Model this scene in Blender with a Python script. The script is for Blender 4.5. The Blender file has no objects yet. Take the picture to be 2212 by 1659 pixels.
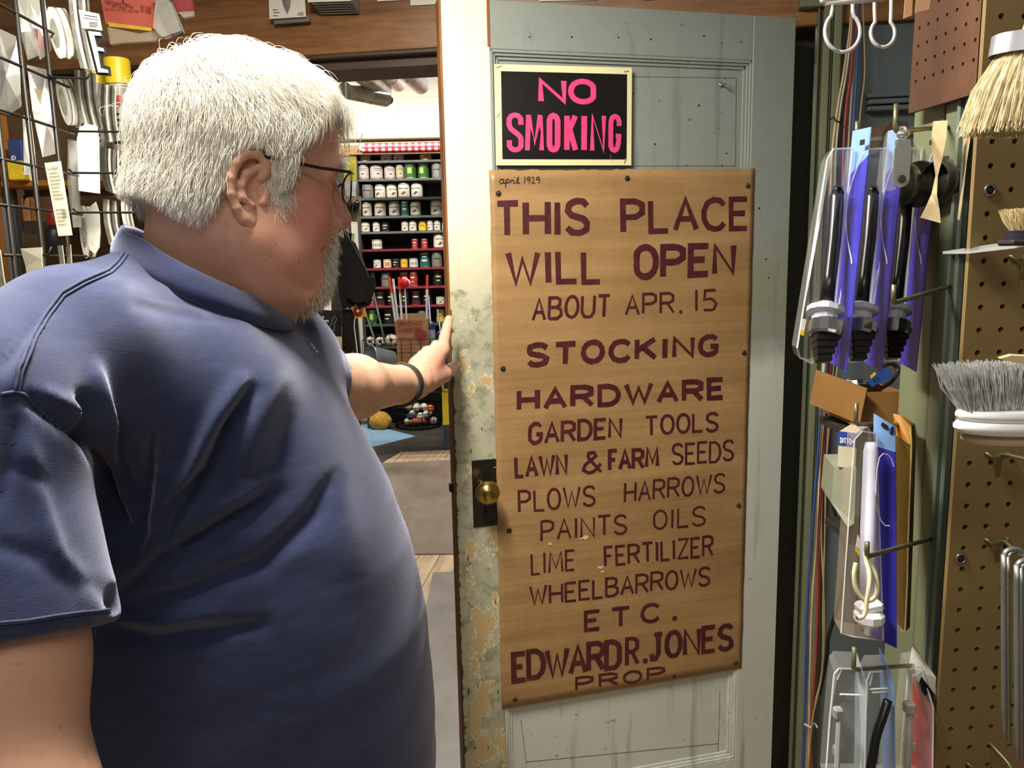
import bpy, bmesh, math, random
import numpy as np
from mathutils import Vector, Matrix, Quaternion
random.seed(7); np.random.seed(7)
PI = math.pi
sc = bpy.context.scene
COL = sc.collection

# ------------------------------------------------------------------ camera
FPX = 1720.0; CX, CY = 1106.0, 829.5
CAMH = 1.47
_up = Vector((-(1328-CX), (11800-CY), FPX)).normalized()      # world up in camera axes
_fw = Vector((0, 0, -1)); _fw = (_fw - _up*_fw.dot(_up)).normalized()
_rt = _fw.cross(_up)
RW = Matrix((_rt, _fw, _up))                                   # camera axes -> world
CAM = Vector((0, 0, CAMH))
cam = bpy.data.cameras.new('camera'); camo = bpy.data.objects.new('camera', cam); COL.objects.link(camo)
cam.sensor_width = 36; cam.lens = 36*FPX/2212; cam.clip_start = .02
camo.matrix_world = Matrix.Translation(CAM) @ RW.to_4x4()
sc.camera = camo
def ray(x, y): return RW @ Vector(((x-CX)/FPX, -(y-CY)/FPX, -1))
def P(x, y, d): return CAM + ray(x, y)*d
def hit(x, y, p0, n):
    r = ray(x, y); return CAM + r*((p0-CAM).dot(n)/r.dot(n))
def px(p):
    q = RW.transposed() @ (Vector(p)-CAM); return (CX+FPX*q.x/-q.z, CY-FPX*q.y/-q.z, -q.z)

# ------------------------------------------------------------------ light and exposure
sc.view_settings.view_transform = 'Standard'; sc.view_settings.look = 'None'
sc.view_settings.gamma = 1; sc.view_settings.use_curve_mapping = False
sc.view_settings.exposure = 0.0
w = bpy.data.worlds.new('world'); sc.world = w; w.use_nodes = True
w.node_tree.nodes['Background'].inputs[0].default_value = (1.0, .93, .80, 1)
w.node_tree.nodes['Background'].inputs[1].default_value = 0.14
def area(name, loc, target, sx, sy, power, col=(1, .93, .80), spread=180):
    l = bpy.data.lights.new(name, 'AREA'); l.shape = 'RECTANGLE'; l.size = sx; l.size_y = sy; l.energy = power; l.color = col
    l.spread = math.radians(spread)
    o = bpy.data.objects.new(name, l); COL.objects.link(o); o.location = loc
    o.rotation_euler = (Vector(target)-Vector(loc)).to_track_quat('-Z', 'Y').to_euler(); return o
area('tube_lamp_over_doorway', (-.30, .86, 2.28), (-.30, .86, 0), .16, .70, 50)
area('tube_lamp_behind', (-.05, -.6, 2.4), (.05, .6, 0.6), 1.2, .3, 9)
area('tube_lamp_paint_aisle', (-.9, 5.7, 3.05), (-.9, 6.0, 0), 3.0, .25, 135, (1, .96, .88))
area('tube_lamp_middle_aisle', (-.3, 3.4, 2.75), (-.3, 3.4, 0), 1.6, .25, 36, (1, .95, .86))

# ------------------------------------------------------------------ materials
def lin(c):
    if isinstance(c, str):
        c = c.lstrip('#'); c = [int(c[i:i+2], 16)/255 for i in (0, 2, 4)]
    return tuple(x/12.92 if x <= .04045 else ((x+.055)/1.055)**2.4 for x in c)
def L4(c): return (*lin(c), 1)
class N:
    def __init__(s, name):
        s.m = bpy.data.materials.new(name); s.m.use_nodes = True; s.t = s.m.node_tree; s.b = s.t.nodes['Principled BSDF']
        s.tc = s.t.nodes.new('ShaderNodeTexCoord')
    def n(s, typ, **kw):
        n = s.t.nodes.new(typ)
        for k, v in kw.items():
            if k.startswith('i_'):
                key = k[2:]; key = int(key) if key.isdigit() else key.replace('_', ' '); n.inputs[key].default_value = v
            else: setattr(n, k, v)
        return n
    def l(s, a, b): s.t.links.new(a, b)
    def co(s, scale=(1, 1, 1), loc=(0, 0, 0), rot=(0, 0, 0), src='Object'):
        m = s.n('ShaderNodeMapping'); m.inputs['Scale'].default_value = scale; m.inputs['Location'].default_value = loc; m.inputs['Rotation'].default_value = rot
        s.l(s.tc.outputs[src], m.inputs[0]); return m.outputs[0]
    def noise(s, scale, detail=4, rough=.55, co=None, dist=0):
        n = s.n('ShaderNodeTexNoise'); n.inputs['Scale'].default_value = scale; n.inputs['Detail'].default_value = detail
        n.inputs['Roughness'].default_value = rough; n.inputs['Distortion'].default_value = dist
        s.l(co if co is not None else s.tc.outputs['Object'], n.inputs['Vector']); return n.outputs['Fac']
    def ramp(s, fac, stops, interp='LINEAR'):
        r = s.n('ShaderNodeValToRGB'); r.color_ramp.interpolation = interp; e = r.color_ramp.elements
        while len(e) < len(stops): e.new(.5)
        for q, (p, c) in zip(e, stops): q.position = p; q.color = (c, c, c, 1) if isinstance(c, (int, float)) else L4(c)
        s.l(fac, r.inputs[0]); return r.outputs[0]
    def mix(s, fac, a, b, typ='MIX'):
        m = s.n('ShaderNodeMix', data_type='RGBA', blend_type=typ)
        for v, i in ((fac, 0), (a, 6), (b, 7)):
            if isinstance(v, (int, float)): m.inputs[i].default_value = v
            elif isinstance(v, (str, tuple)): m.inputs[i].default_value = L4(v)
            else: s.l(v, m.inputs[i])
        return m.outputs[2]
    def math(s, op, a, b=0.0, clamp=False):
        m = s.n('ShaderNodeMath', operation=op, use_clamp=clamp)
        for v, i in ((a, 0), (b, 1)):
            if isinstance(v, (int, float)): m.inputs[i].default_value = v
            else: s.l(v, m.inputs[i])
        return m.outputs[0]
    def sep(s, co=None):
        n = s.n('ShaderNodeSeparateXYZ'); s.l(co if co is not None else s.tc.outputs['Object'], n.inputs[0]); return n.outputs
    def col(s, c):
        if isinstance(c, (str, tuple)): s.b.inputs['Base Color'].default_value = L4(c)
        else: s.l(c, s.b.inputs['Base Color'])
    def bump(s, h, strength=.3, dist=.002):
        b = s.n('ShaderNodeBump'); b.inputs['Strength'].default_value = strength; b.inputs['Distance'].default_value = dist
        s.l(h, b.inputs['Height']); s.l(b.outputs[0], s.b.inputs['Normal'])
    def p(s, **kw):
        for k, v in kw.items():
            k = k.replace('_', ' ')
            if isinstance(v, (int, float, tuple)): s.b.inputs[k].default_value = v
            else: s.l(v, s.b.inputs[k])
        return s.m
_mc = {}
def M(c, rough=.55, metal=0.0, var=.12, scale=30, bump=0.0, **kw):
    key = (c, rough, metal, var, scale, bump, tuple(sorted(kw.items())))
    if key in _mc: return _mc[key]
    s = N('painted_'+str(c).strip('#'))
    f = s.noise(scale)
    l = lin(c); dk = tuple(x*(1-var*2) for x in l); lt = tuple(min(1, x*(1+var)) for x in l)
    r = s.n('ShaderNodeValToRGB'); r.color_ramp.elements[0].position = .3; r.color_ramp.elements[1].position = .7
    r.color_ramp.elements[0].color = (*dk, 1); r.color_ramp.elements[1].color = (*lt, 1); s.l(f, r.inputs[0]); s.l(r.outputs[0], s.b.inputs['Base Color'])
    if bump: s.bump(f, bump)
    s.p(Roughness=rough, Metallic=metal)
    for k, v in kw.items(): s.b.inputs[k.replace('_', ' ')].default_value = v
    _mc[key] = s.m; return s.m
def wood(name, a, b, c, scale=(3, 40, 40), rough=.5, bump=.15, knots=False):
    s = N(name); co = s.co(scale)
    f = s.noise(1.0, 6, .65, co, .6); g = s.noise(4.0, 3, .5, co, .2)
    cc = s.ramp(f, [(.3, a), (.5, b), (.72, c)]); cc = s.mix(s.math('MULTIPLY', g, .35), cc, a)
    d = s.noise(5, 5, .6); cc = s.mix(s.ramp(d, [(.45, 0.0), (.75, .5)]), cc, a)
    s.col(cc); s.bump(f, bump, .001); s.p(Roughness=rough); return s.m
def clear(name, tint='#e8eef0', alpha=.28, rough=.12):
    s = N(name); s.col(tint); s.p(Roughness=rough, Alpha=alpha, IOR=1.5, Specular_IOR_Level=.9)
    return s.m

# ------------------------------------------------------------------ mesh building
class MB:
    def __init__(s): s.v = []; s.f = []; s.mi = []; s.cur = 0
    def add(s, vs, fs):
        o = len(s.v); s.v += [Vector(v) for v in vs]; s.f += [tuple(i+o for i in f) for f in fs]; s.mi += [s.cur]*len(fs); return s
    def box(s, c, size, X=Vector((1, 0, 0)), Z=Vector((0, 0, 1)), bev=0.0):
        X = Vector(X).normalized(); Z = Vector(Z); Z = (Z-X*Z.dot(X)).normalized(); Y = Z.cross(X); hx, hy, hz = [k/2 for k in size]
        c = Vector(c); b = min(bev, hx*.9, hy*.9, hz*.9)
        if b <= 0:
            vs = [c+X*a*hx+Y*e*hy+Z*g*hz for a in (-1, 1) for e in (-1, 1) for g in (-1, 1)]
            return s.add(vs, [(0, 1, 3, 2), (4, 6, 7, 5), (0, 4, 5, 1), (2, 3, 7, 6), (0, 2, 6, 4), (1, 5, 7, 3)])
        vs = []; idx = {}
        for a in (-1, 1):
            for e in (-1, 1):
                for g in (-1, 1):
                    for ax in range(3):
                        h = [hx-b, hy-b, hz-b]; h[ax] += b
                        idx[(a, e, g, ax)] = len(vs); vs.append(c+X*a*h[0]+Y*e*h[1]+Z*g*h[2])
        fs = []
        for ax in range(3):
            o = [k for k in range(3) if k != ax]
            for sg in (-1, 1):
                q = []
                for (p1, p2) in ((-1, -1), (1, -1), (1, 1), (-1, 1)):
                    t = [0, 0, 0]; t[ax] = sg; t[o[0]] = p1; t[o[1]] = p2; q.append(idx[(*t, ax)])
                fs.append(tuple(q))
        for ax in range(3):
            o = [k for k in range(3) if k != ax]
            for p1 in (-1, 1):
                for p2 in (-1, 1):
                    def K(sg, a2):
                        t = [0, 0, 0]; t[ax] = sg; t[o[0]] = p1; t[o[1]] = p2; return idx[(*t, a2)]
                    fs.append((K(-1, o[0]), K(1, o[0]), K(1, o[1]), K(-1, o[1])))
        for a in (-1, 1):
            for e in (-1, 1):
                for g in (-1, 1): fs.append(tuple(idx[(a, e, g, k)] for k in range(3)))
        return s.add(vs, fs)
    def slab(s, pts, off):
        """closed polygon pts extruded by off"""
        n = len(pts); pts = [Vector(p) for p in pts]; off = Vector(off)
        return s.add(pts+[p+off for p in pts], [tuple(range(n))[::-1], tuple(range(n, 2*n))]+[(i, (i+1) % n, n+(i+1) % n, n+i) for i in range(n)])
    def tube(s, pts, r, seg=8, closed=False, flat=None):
        pts = [Vector(p) for p in pts]; n = len(pts); rr = r if isinstance(r, (list, tuple)) else [r]*n
        t0 = (pts[1]-pts[0]).normalized(); u = t0.orthogonal().normalized()
        if flat is not None: u = (Vector(flat[0])-t0*Vector(flat[0]).dot(t0)).normalized()
        vs = []
        for i in range(n):
            a = pts[i-1] if (i > 0 or closed) else pts[i]; b = pts[(i+1) % n] if (i < n-1 or closed) else pts[i]
            t = (b-a).normalized() if (b-a).length > 1e-9 else t0
            if flat is not None: u = (Vector(flat[0])-t*Vector(flat[0]).dot(t)).normalized()
            else: u = (u-t*u.dot(t)).normalized()
            v = t.cross(u); k = flat[1] if flat else 1
            for j in range(seg):
                an = 2*PI*j/seg; vs.append(pts[i]+u*math.cos(an)*rr[i]+v*math.sin(an)*rr[i]*k)
        fs = []
        for i in range(n if closed else n-1):
            a = i*seg; b = ((i+1) % n)*seg
            for j in range(seg): fs.append((a+j, a+(j+1) % seg, b+(j+1) % seg, b+j))
        if not closed: fs += [tuple(range(seg))[::-1], tuple(range((n-1)*seg, n*seg))]
        return s.add(vs, fs)
    def lathe(s, prof, c=(0, 0, 0), axis=(0, 0, 1), seg=24, cap=True):
        c = Vector(c); A = Vector(axis).normalized(); u = A.orthogonal().normalized(); v = A.cross(u); vs = []
        for (r, h) in prof:
            for j in range(seg):
                an = 2*PI*j/seg; vs.append(c+A*h+(u*math.cos(an)+v*math.sin(an))*r)
        n = len(prof); fs = [(i*seg+j, i*seg+(j+1) % seg, (i+1)*seg+(j+1) % seg, (i+1)*seg+j) for i in range(n-1) for j in range(seg)]
        if cap: fs += [tuple(range(seg))[::-1], tuple(range((n-1)*seg, n*seg))]
        return s.add(vs, fs)
    def grid(s, fn, nu, nv, closed_u=False):
        vs = [fn(i/nu, j/nv) for j in range(nv+1) for i in range(nu+1)]
        return s.add(vs, [(j*(nu+1)+i, j*(nu+1)+i+1, (j+1)*(nu+1)+i+1, (j+1)*(nu+1)+i) for j in range(nv) for i in range(nu)])
    def build(s, name, mat, parent=None, smooth=False, local=False, loc=None, fix=True):
        me = bpy.data.meshes.new(name)
        if parent is not None and not local:
            o = Vector(); p = parent
            while p is not None: o += p.location; p = p.parent
        elif parent is None and not local:
            if loc is None:
                xs = [v.x for v in s.v]; ys = [v.y for v in s.v]; zs = [v.z for v in s.v]
                loc = Vector(((min(xs)+max(xs))/2, (min(ys)+max(ys))/2, min(zs)))
            o = Vector(loc)
        else: o = Vector()
        me.from_pydata([tuple(v-o) for v in s.v], [], s.f)
        for m in (mat if isinstance(mat, (list, tuple)) else [mat]): me.materials.append(m)
        if any(s.mi): me.polygons.foreach_set('material_index', s.mi)
        if fix:
            bm = bmesh.new(); bm.from_mesh(me); bmesh.ops.recalc_face_normals(bm, faces=bm.faces); bm.to_mesh(me); bm.free()
        if smooth: me.polygons.foreach_set('use_smooth', [True]*len(me.polygons))
        ob = bpy.data.objects.new(name, me); COL.objects.link(ob)
        if smooth == 'auto':
            for e in me.edges: pass
            me.set_sharp_from_angle(angle=math.radians(38))
        if parent is not None: ob.parent = parent
        elif not local: ob.location = o
        elif loc is not None: ob.location = loc
        return ob
def tag(o, label=None, cat=None, group=None, kind=None):
    if label: o['label'] = label
    if cat: o['category'] = cat
    if group: o['group'] = group
    if kind: o['kind'] = kind
    return o
def thing(name, label, cat, loc=(0, 0, 0), rot=None, group=None):
    o = bpy.data.objects.new(name, None); o.empty_display_size = .02; COL.objects.link(o); o.location = Vector(loc)
    if rot is not None: o.rotation_euler = rot.to_euler() if hasattr(rot, 'to_euler') else rot
    return tag(o, label, cat, group)
def struct(o): o['kind'] = 'structure'; return o
def dup(root, loc, rot=None, label=None, group=None, scale=None, mats=None):
    r = root.copy(); COL.objects.link(r); r.location = loc
    if rot is not None: r.rotation_euler = rot
    if scale is not None: r.scale = scale
    if label: r['label'] = label
    if group: r['group'] = group
    for ch in list(root.children):
        c = ch.copy(); COL.objects.link(c); c.parent = r
        for g in list(ch.children):
            d = g.copy(); COL.objects.link(d); d.parent = c
    return r
def frame(X, Z):
    X = Vector(X).normalized(); Z = Vector(Z); Z = (Z-X*Z.dot(X)).normalized(); Y = Z.cross(X)
    return Matrix((X, Y, Z)).transposed()
def hdir(vx):
    r = ray(vx, 560-(vx-1106)*.0202); r.z = 0; return r.normalized()

# ------------------------------------------------------------------ stroke letters
G = {
'A': [[(0,0),(.5,1),(1,0)],[(.2,.36),(.8,.36)]],
'B': [[(0,0),(0,1),(.6,1),(.85,.9),(.85,.66),(.6,.54),(0,.54)],[(.6,.54),(.95,.42),(.98,.15),(.65,0),(0,0)]],
'C': [[(1,.82),(.8,.97),(.5,1),(.2,.9),(.03,.62),(.03,.35),(.2,.1),(.5,0),(.8,.03),(1,.2)]],
'D': [[(0,0),(0,1),(.5,1),(.85,.85),(1,.55),(.92,.22),(.6,0),(0,0)]],
'E': [[(1,1),(0,1),(0,0),(1,0)],[(0,.52),(.8,.52)]],
'F': [[(1,1),(0,1),(0,0)],[(0,.52),(.8,.52)]],
'G': [[(.95,.84),(.75,.98),(.45,1),(.15,.85),(0,.5),(.1,.18),(.4,0),(.8,.06),(.98,.25),(.98,.45),(.6,.45)]],
'H': [[(0,0),(0,1)],[(1,0),(1,1)],[(0,.5),(1,.5)]],
'I': [[(.5,0),(.5,1)]],
'J': [[(.7,1),(.7,.22),(.5,.02),(.2,.02),(0,.22)],[(.35,1),(1,1)]],
'K': [[(0,0),(0,1)],[(.95,1),(0,.42)],[(.3,.6),(1,0)]],
'L': [[(0,1),(0,0),(1,0)]],
'M': [[(0,0),(.1,1),(.5,.2),(.9,1),(1,0)]],
'N': [[(0,0),(0,1),(1,0),(1,1)]],
'O': [[(.5,1),(.3,.965),(.13,.85),(.03,.68),(0,.5),(.03,.32),(.13,.15),(.3,.035),(.5,0),(.7,.035),(.87,.15),(.97,.32),(1,.5),(.97,.68),(.87,.85),(.7,.965),(.5,1)]],
'P': [[(0,0),(0,1),(.65,1),(.95,.88),(.95,.62),(.65,.48),(0,.48)]],
'R': [[(0,0),(0,1),(.65,1),(.95,.88),(.95,.62),(.65,.5),(0,.5)],[(.5,.5),(1,0)]],
'S': [[(.95,.84),(.75,.98),(.4,1),(.1,.9),(.04,.7),(.2,.56),(.75,.44),(.96,.3),(.9,.1),(.6,0),(.25,.02),(0,.17)]],
'T': [[(0,1),(1,1)],[(.5,1),(.5,0)]],
'U': [[(0,1),(0,.25),(.2,.03),(.5,0),(.8,.03),(1,.25),(1,1)]],
'V': [[(0,1),(.5,0),(1,1)]],
'W': [[(0,1),(.27,0),(.5,.8),(.73,0),(1,1)]],
'Y': [[(0,1),(.5,.5),(1,1)],[(.5,.5),(.5,0)]],
'Z': [[(0,1),(1,1),(0,0),(1,0)]],
'&': [[(1,.05),(.3,.75),(.35,.97),(.6,1),(.7,.82),(.15,.4),(.08,.15),(.35,0),(.65,.1),(.95,.45)]],
'.': [[(.2,.0),(1,.0)]],
',': [[(.5,.05),(.35,-.1)]],
':': [[(.5,.15),(.5,.22)],[(.5,.65),(.5,.72)]],
'/': [[(0,0),(1,1)]],
'"': [[(.3,1),(.3,.75)],[(.7,1),(.7,.75)]],
'+': [[(0,.5),(1,.5)],[(.5,.2),(.5,.8)]],
'-': [[(.1,.5),(.9,.5)]],
'0': [[(.5,1),(.1,.85),(0,.5),(.1,.15),(.5,0),(.9,.15),(1,.5),(.9,.85),(.5,1)]],
'1': [[(.5,0),(.5,1)]],
'2': [[(.05,.8),(.3,1),(.7,1),(.92,.75),(.05,0),(1,0)]],
'3': [[(.05,.9),(.5,1),(.9,.8),(.5,.54),(.95,.28),(.5,0),(.05,.12)]],
'4': [[(.75,0),(.75,1),(0,.32),(1,.32)]],
'5': [[(.9,1),(.15,1),(.08,.56),(.6,.6),(.98,.35),(.75,.03),(.05,.05)]],
'9': [[(.95,.7),(.6,1),(.1,.85),(.1,.58),(.55,.5),(.95,.7),(.8,0)]],
}
WID = {'I': .2, '.': .26, ',': .2, ':': .2, '1': .3, 'M': 1.25, 'W': 1.35, 'J': .85, 'E': .85, 'F': .82, 'L': .8, ' ': .5, '"': .35}
def smooth_poly(p):
    """rounds off shallow corners (used for the curved letters)"""
    if len(p) < 6: return p
    out = [p[0]]
    for i in range(1, len(p)-1):
        a, b, c = [Vector(q) for q in (p[i-1], p[i], p[i+1])]
        if (b-a).length > 1e-6 and (c-b).length > 1e-6 and (b-a).angle(c-b) < 1.1:
            out += [tuple(b.lerp(a, .25)), tuple(b*.94+(a+c)*.03), tuple(b.lerp(c, .25))]
        else: out.append(p[i])
    out.append(p[-1]); p = out; out = [p[0]]
    for i in range(1, len(p)-1):
        a, b, c = [Vector(q) for q in (p[i-1], p[i], p[i+1])]
        if (b-a).length > 1e-6 and (c-b).length > 1e-6 and .12 < (b-a).angle(c-b) < .9: out += [tuple(b.lerp(a, .3)), tuple(b.lerp(c, .3))]
        else: out.append(p[i])
    return out+[p[-1]]
def ribbon(mb, pts, wd, fn, jit=0.0, th=0.0):
    """pts in plane units; fn(u,v,h) -> world; wd = pen width (units) ; mitred"""
    pts = [Vector(p) for p in pts]; n = len(pts); closed = (pts[0]-pts[-1]).length < 1e-6 and n > 3
    if closed: pts = pts[:-1]; n -= 1
    A = []; B = []
    for i in range(n):
        pa = pts[i-1] if (i > 0 or closed) else None; pb = pts[(i+1) % n] if (i < n-1 or closed) else None
        d1 = (pts[i]-pa).normalized() if pa is not None else None; d2 = (pb-pts[i]).normalized() if pb is not None else None
        if d1 is None: d1 = d2
        if d2 is None: d2 = d1
        t = d1+d2
        if t.length < .3: t = d1
        t.normalize(); nn = Vector((-t.y, t.x)); k = 1/max(.74, nn.dot(Vector((-d1.y, d1.x))))
        wv = wd*.5*k*(1+random.uniform(-jit, jit))
        A.append(pts[i]+nn*wv); B.append(pts[i]-nn*wv)
    h = random.uniform(0, .00012)
    vs = [fn(a.x, a.y, h+th) for a in A]+[fn(b.x, b.y, h+th) for b in B]
    fs = [(i, (i+1) % n, n+(i+1) % n, n+i) for i in range(n if closed else n-1)]
    mb.add(vs, fs)
def text_units(txt, gap=.32):
    x = 0; out = []
    for ch in txt:
        wch = WID.get(ch, 1.0)
        if ch in G: out.append((ch, x, wch))
        x += wch+gap
    return out, x-gap
def write(mb, txt, fn, aspect, pen, jit=.06, gap=.32, wob=.0, vpen=None):
    """fn(u,v,h): u,v in 0..1 over the word's box; aspect = box width/height ; pen relative to height"""
    gl, W = text_units(txt, gap)
    for ch, x0, wch in gl:
        dx, dy = random.uniform(-wob, wob)*.3, random.uniform(-wob, wob)
        sx = 1/W
        if ch == '.':
            xa = (x0+.1)*sx*aspect; ribbon(mb, [(xa, pen*.65), (xa+pen*1.2, pen*.65)], pen*1.3, lambda u, v, h: fn(u/aspect, v, h), jit); continue
        for st in G[ch]:
            st = smooth_poly(st)
            q = [((x0+p[0]*wch)*sx*aspect, p[1]+dy) for p in st]
            ins = pen*.5
            q = [(min(max(a, ins*.6), aspect-ins*.6)+dx*sx, b*(1-pen)+ins) for a, b in q]
            # extend free ends a little
            ribbon(mb, q, pen, lambda u, v, h: fn(u/aspect, v, h), jit)
def quadfn(c4, p0, n, lift=.0008):
    """bilinear over photo corner points TL,TR,BR,BL laid on plane (p0,n)"""
    TL, TR, BR, BL = [hit(x, y, p0, n) for x, y in c4]
    nn = n if n.dot(CAM-p0) > 0 else -n
    def fn(u, v, h=0): return (BL*(1-u)+BR*u)*(1-v)+(TL*(1-u)+TR*u)*v + nn*(lift+h)
    asp = ((TR-TL).length+(BR-BL).length)/((TL-BL).length+(TR-BR).length)
    return fn, asp
# ------------------------------------------------------------------ structure: near room, doorway, far room
UP = Vector((0, 0, 1))
DD = hdir(8100)                        # the door leaf runs along this
DP0 = P(965, 500, 1.70); DN = DD.cross(UP).normalized()
if DN.dot(CAM-DP0) < 0: DN = -DN
WD = -hdir(-10600)                     # the partition wall runs along this (to the right)
def door_l(x, y, lift=0.0): return hit(x, y, DP0+DN*lift, DN)
HINGE = door_l(1700, 500); HINGE.z = 0
WP0 = HINGE-DN*.07 ; WN = WD.cross(UP).normalized()
if WN.dot(CAM-WP0) < 0: WN = -WN
def wall_l(x, y, lift=0.0): return hit(x, y, WP0+WN*lift, WN)
def quad_box(mb, a, b, z0, z1, n, t):
    """upright box between ground points a, b ; thickness t towards -n"""
    a = Vector((a.x, a.y, z0)); b = Vector((b.x, b.y, z0)); h = Vector((0, 0, z1-z0))
    mb.slab([a, b, b+h, a+h], -n*t)

# floor of worn boards
s = N('worn_plank_floor'); co = s.co((1.0, 1, 1), rot=(0, 0, .12)); x, y, z = s.sep(co)
row = s.math('FLOOR', s.math('DIVIDE', x, .105)); fr = s.math('FRACT', s.math('DIVIDE', x, .105))
gap = s.math('LESS_THAN', fr, .035)
cmb = s.n('ShaderNodeCombineXYZ'); s.l(s.math('MULTIPLY', x, 16), cmb.inputs[0]); s.l(s.math('MULTIPLY', y, 1.3), cmb.inputs[1]); s.l(s.math('MULTIPLY', row, 3.3), cmb.inputs[2])
g = s.noise(1.6, 5, .6, cmb.outputs[0], .4); c = s.ramp(g, [(.3, '#8d7558'), (.5, '#b59a78'), (.7, '#c9b08d')])
c = s.mix(s.ramp(s.noise(3, 5, .7), [(.4, 0.0), (.75, .7)]), c, '#8a7f70'); c = s.mix(gap, c, '#3a2e22'); s.col(c); s.bump(g, .15); FLOORM = s.p(Roughness=.45)
m = MB(); m.box((0, 3.5, -.05), (8, 11, .1)); struct(m.build('floor', FLOORM, loc=(0, 0, 0)))

# partition wall with the wide doorway: header of stained board
HW = wood('stained_header_wood', '#603d22', '#96683e', '#b98a58', (2.2, 26, 26), .35, .12)
HW2 = wood('dark_oiled_wood', '#2c2018', '#4a3a2c', '#5d4a39', (3, 30, 30), .5)
HANG = lambda o: o
zb = wall_l(941, 103).z
hdr = MB(); a = WP0-WD*3.2; b = WP0+WD*.9
frm = math.atan2(WD.y, WD.x)
WFR = Matrix.Rotation(frm, 3, 'Z')
def wbox(mb, u0, u1, z0, z1, t0, t1, bev=0.0):
    """box in wall space: u along the wall from the hinge, t = distance in front(+)/behind(-) of the wall face"""
    c = WP0+WD*((u0+u1)/2)+WN*((t0+t1)/2); c.z = (z0+z1)/2
    mb.box(c, (u1-u0, abs(t1-t0), z1-z0), WD, UP, bev); return mb
def wu(x, y):
    p = wall_l(x, y)-WP0; return p.dot(WD)
def wpart(mb, name, mat, parent=None, label=None):
    """structure piece with its local axes along the wall so that grain runs with it"""
    o = mb.build(name, mat, None, loc=tuple(WP0)); inv = Matrix.Rotation(-frm, 4, 'Z'); o.data.transform(inv); o.rotation_euler = (0, 0, frm)
    return struct(o)
wpart(wbox(MB(), -3.2, 1.0, zb, 2.75, -.02, 0, .002), 'wall_header_board', HW)
wpart(wbox(MB(), -3.2, .02, zb-.035, zb-.006, -.16, -.022), 'trim_head_jamb', HW2)
wpart(wbox(MB(), -3.2, .02, zb-.012, zb, -.16, .004, .003), 'trim_header_lip', HW2)
# partition on both sides of the doorway
GRN = M('#7c8268', .5, var=.07, scale=14)
GRNd = M('#5d634e', .55, var=.08, scale=14)
uL = wu(470, 600)
wpart(wbox(MB(), -3.2, uL, 0, zb-.04, -.14, 0), 'wall_left', M('#6e5334', .6, var=.15, scale=8))
wpart(wbox(MB(), uL, uL+.03, 0, zb-.04, -.16, .01), 'trim_left_jamb', HW2)

# blue-grey old door paint, worn
def door_paint():
    s = N('worn_door_paint'); x, y, z = s.sep()
    n1 = s.noise(3.5, 5, .6); n2 = s.noise(22, 6, .7); n3 = s.noise(70, 4, .7, s.co((1, 1, .35)))
    zz = s.math('ADD', z, s.math('MULTIPLY', s.math('SUBTRACT', n1, .5), .10))
    up = s.mix(n1, '#858b84', '#929a98'); up = s.mix(s.ramp(n2, [(.3, 0.0), (.7, .4)]), up, '#7d827c')
    low = s.mix(n1, '#b9bdb0', '#c8cdc9'); green = s.mix(n1, '#8b8d68', '#7e8460')
    xr = s.math('GREATER_THAN', x, .60)
    # right stile and panels: blue-grey above, green rubbed zone in the middle, later pale coat below
    c = s.mix(s.ramp(zz, [(.0, 1.0), (1.0, 0.0)]) if False else s.math('MULTIPLY', s.math('SUBTRACT', 1.30, s.math('ADD', zz, s.math('MULTIPLY', n2, .06))), 14.0, True), up, low)
    gz = s.math('MULTIPLY', s.math('MULTIPLY', s.ramp(zz, [(0.0, 0.0)]), 0), 0)
    band = s.math('MULTIPLY', s.math('SUBTRACT', 1.0, s.math('MULTIPLY', s.math('ABSOLUTE', s.math('SUBTRACT', zz, 1.37)), 6.0), True), s.ramp(n2, [(.35, .2), (.6, .9)]))
    c = s.mix(s.math('MULTIPLY', band, s.math('GREATER_THAN', x, .70)), c, green)
    scr = s.math('MULTIPLY', s.math('LESS_THAN', s.math('ABSOLUTE', s.math('SUBTRACT', x, .685)), .03), s.math('MULTIPLY', s.ramp(n3, [(.48, 0.0), (.58, 1.0)]), s.math('LESS_THAN', zz, 1.47)))
    c = s.mix(s.math('MULTIPLY', scr, .8), c, '#d2d5ce')
    dark = s.ramp(s.noise(60, 3, .5), [(.70, 0.0), (.74, 1.0)]); c = s.mix(s.math('MULTIPLY', dark, .55), c, '#4a4a40')
    spot = s.ramp(s.noise(9, 6, .75, s.co((1.5, 1, .5))), [(.60, 0.0), (.72, .5)]); c = s.mix(spot, c, '#5d6156')
    run = s.ramp(s.noise(14, 3, .5, s.co((2.2, 1, .16))), [(.60, 0.0), (.74, .45)]); c = s.mix(run, c, '#4f564e')
    s.col(c); s.bump(n3, .12, .0008); return s.p(Roughness=.5)
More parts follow.
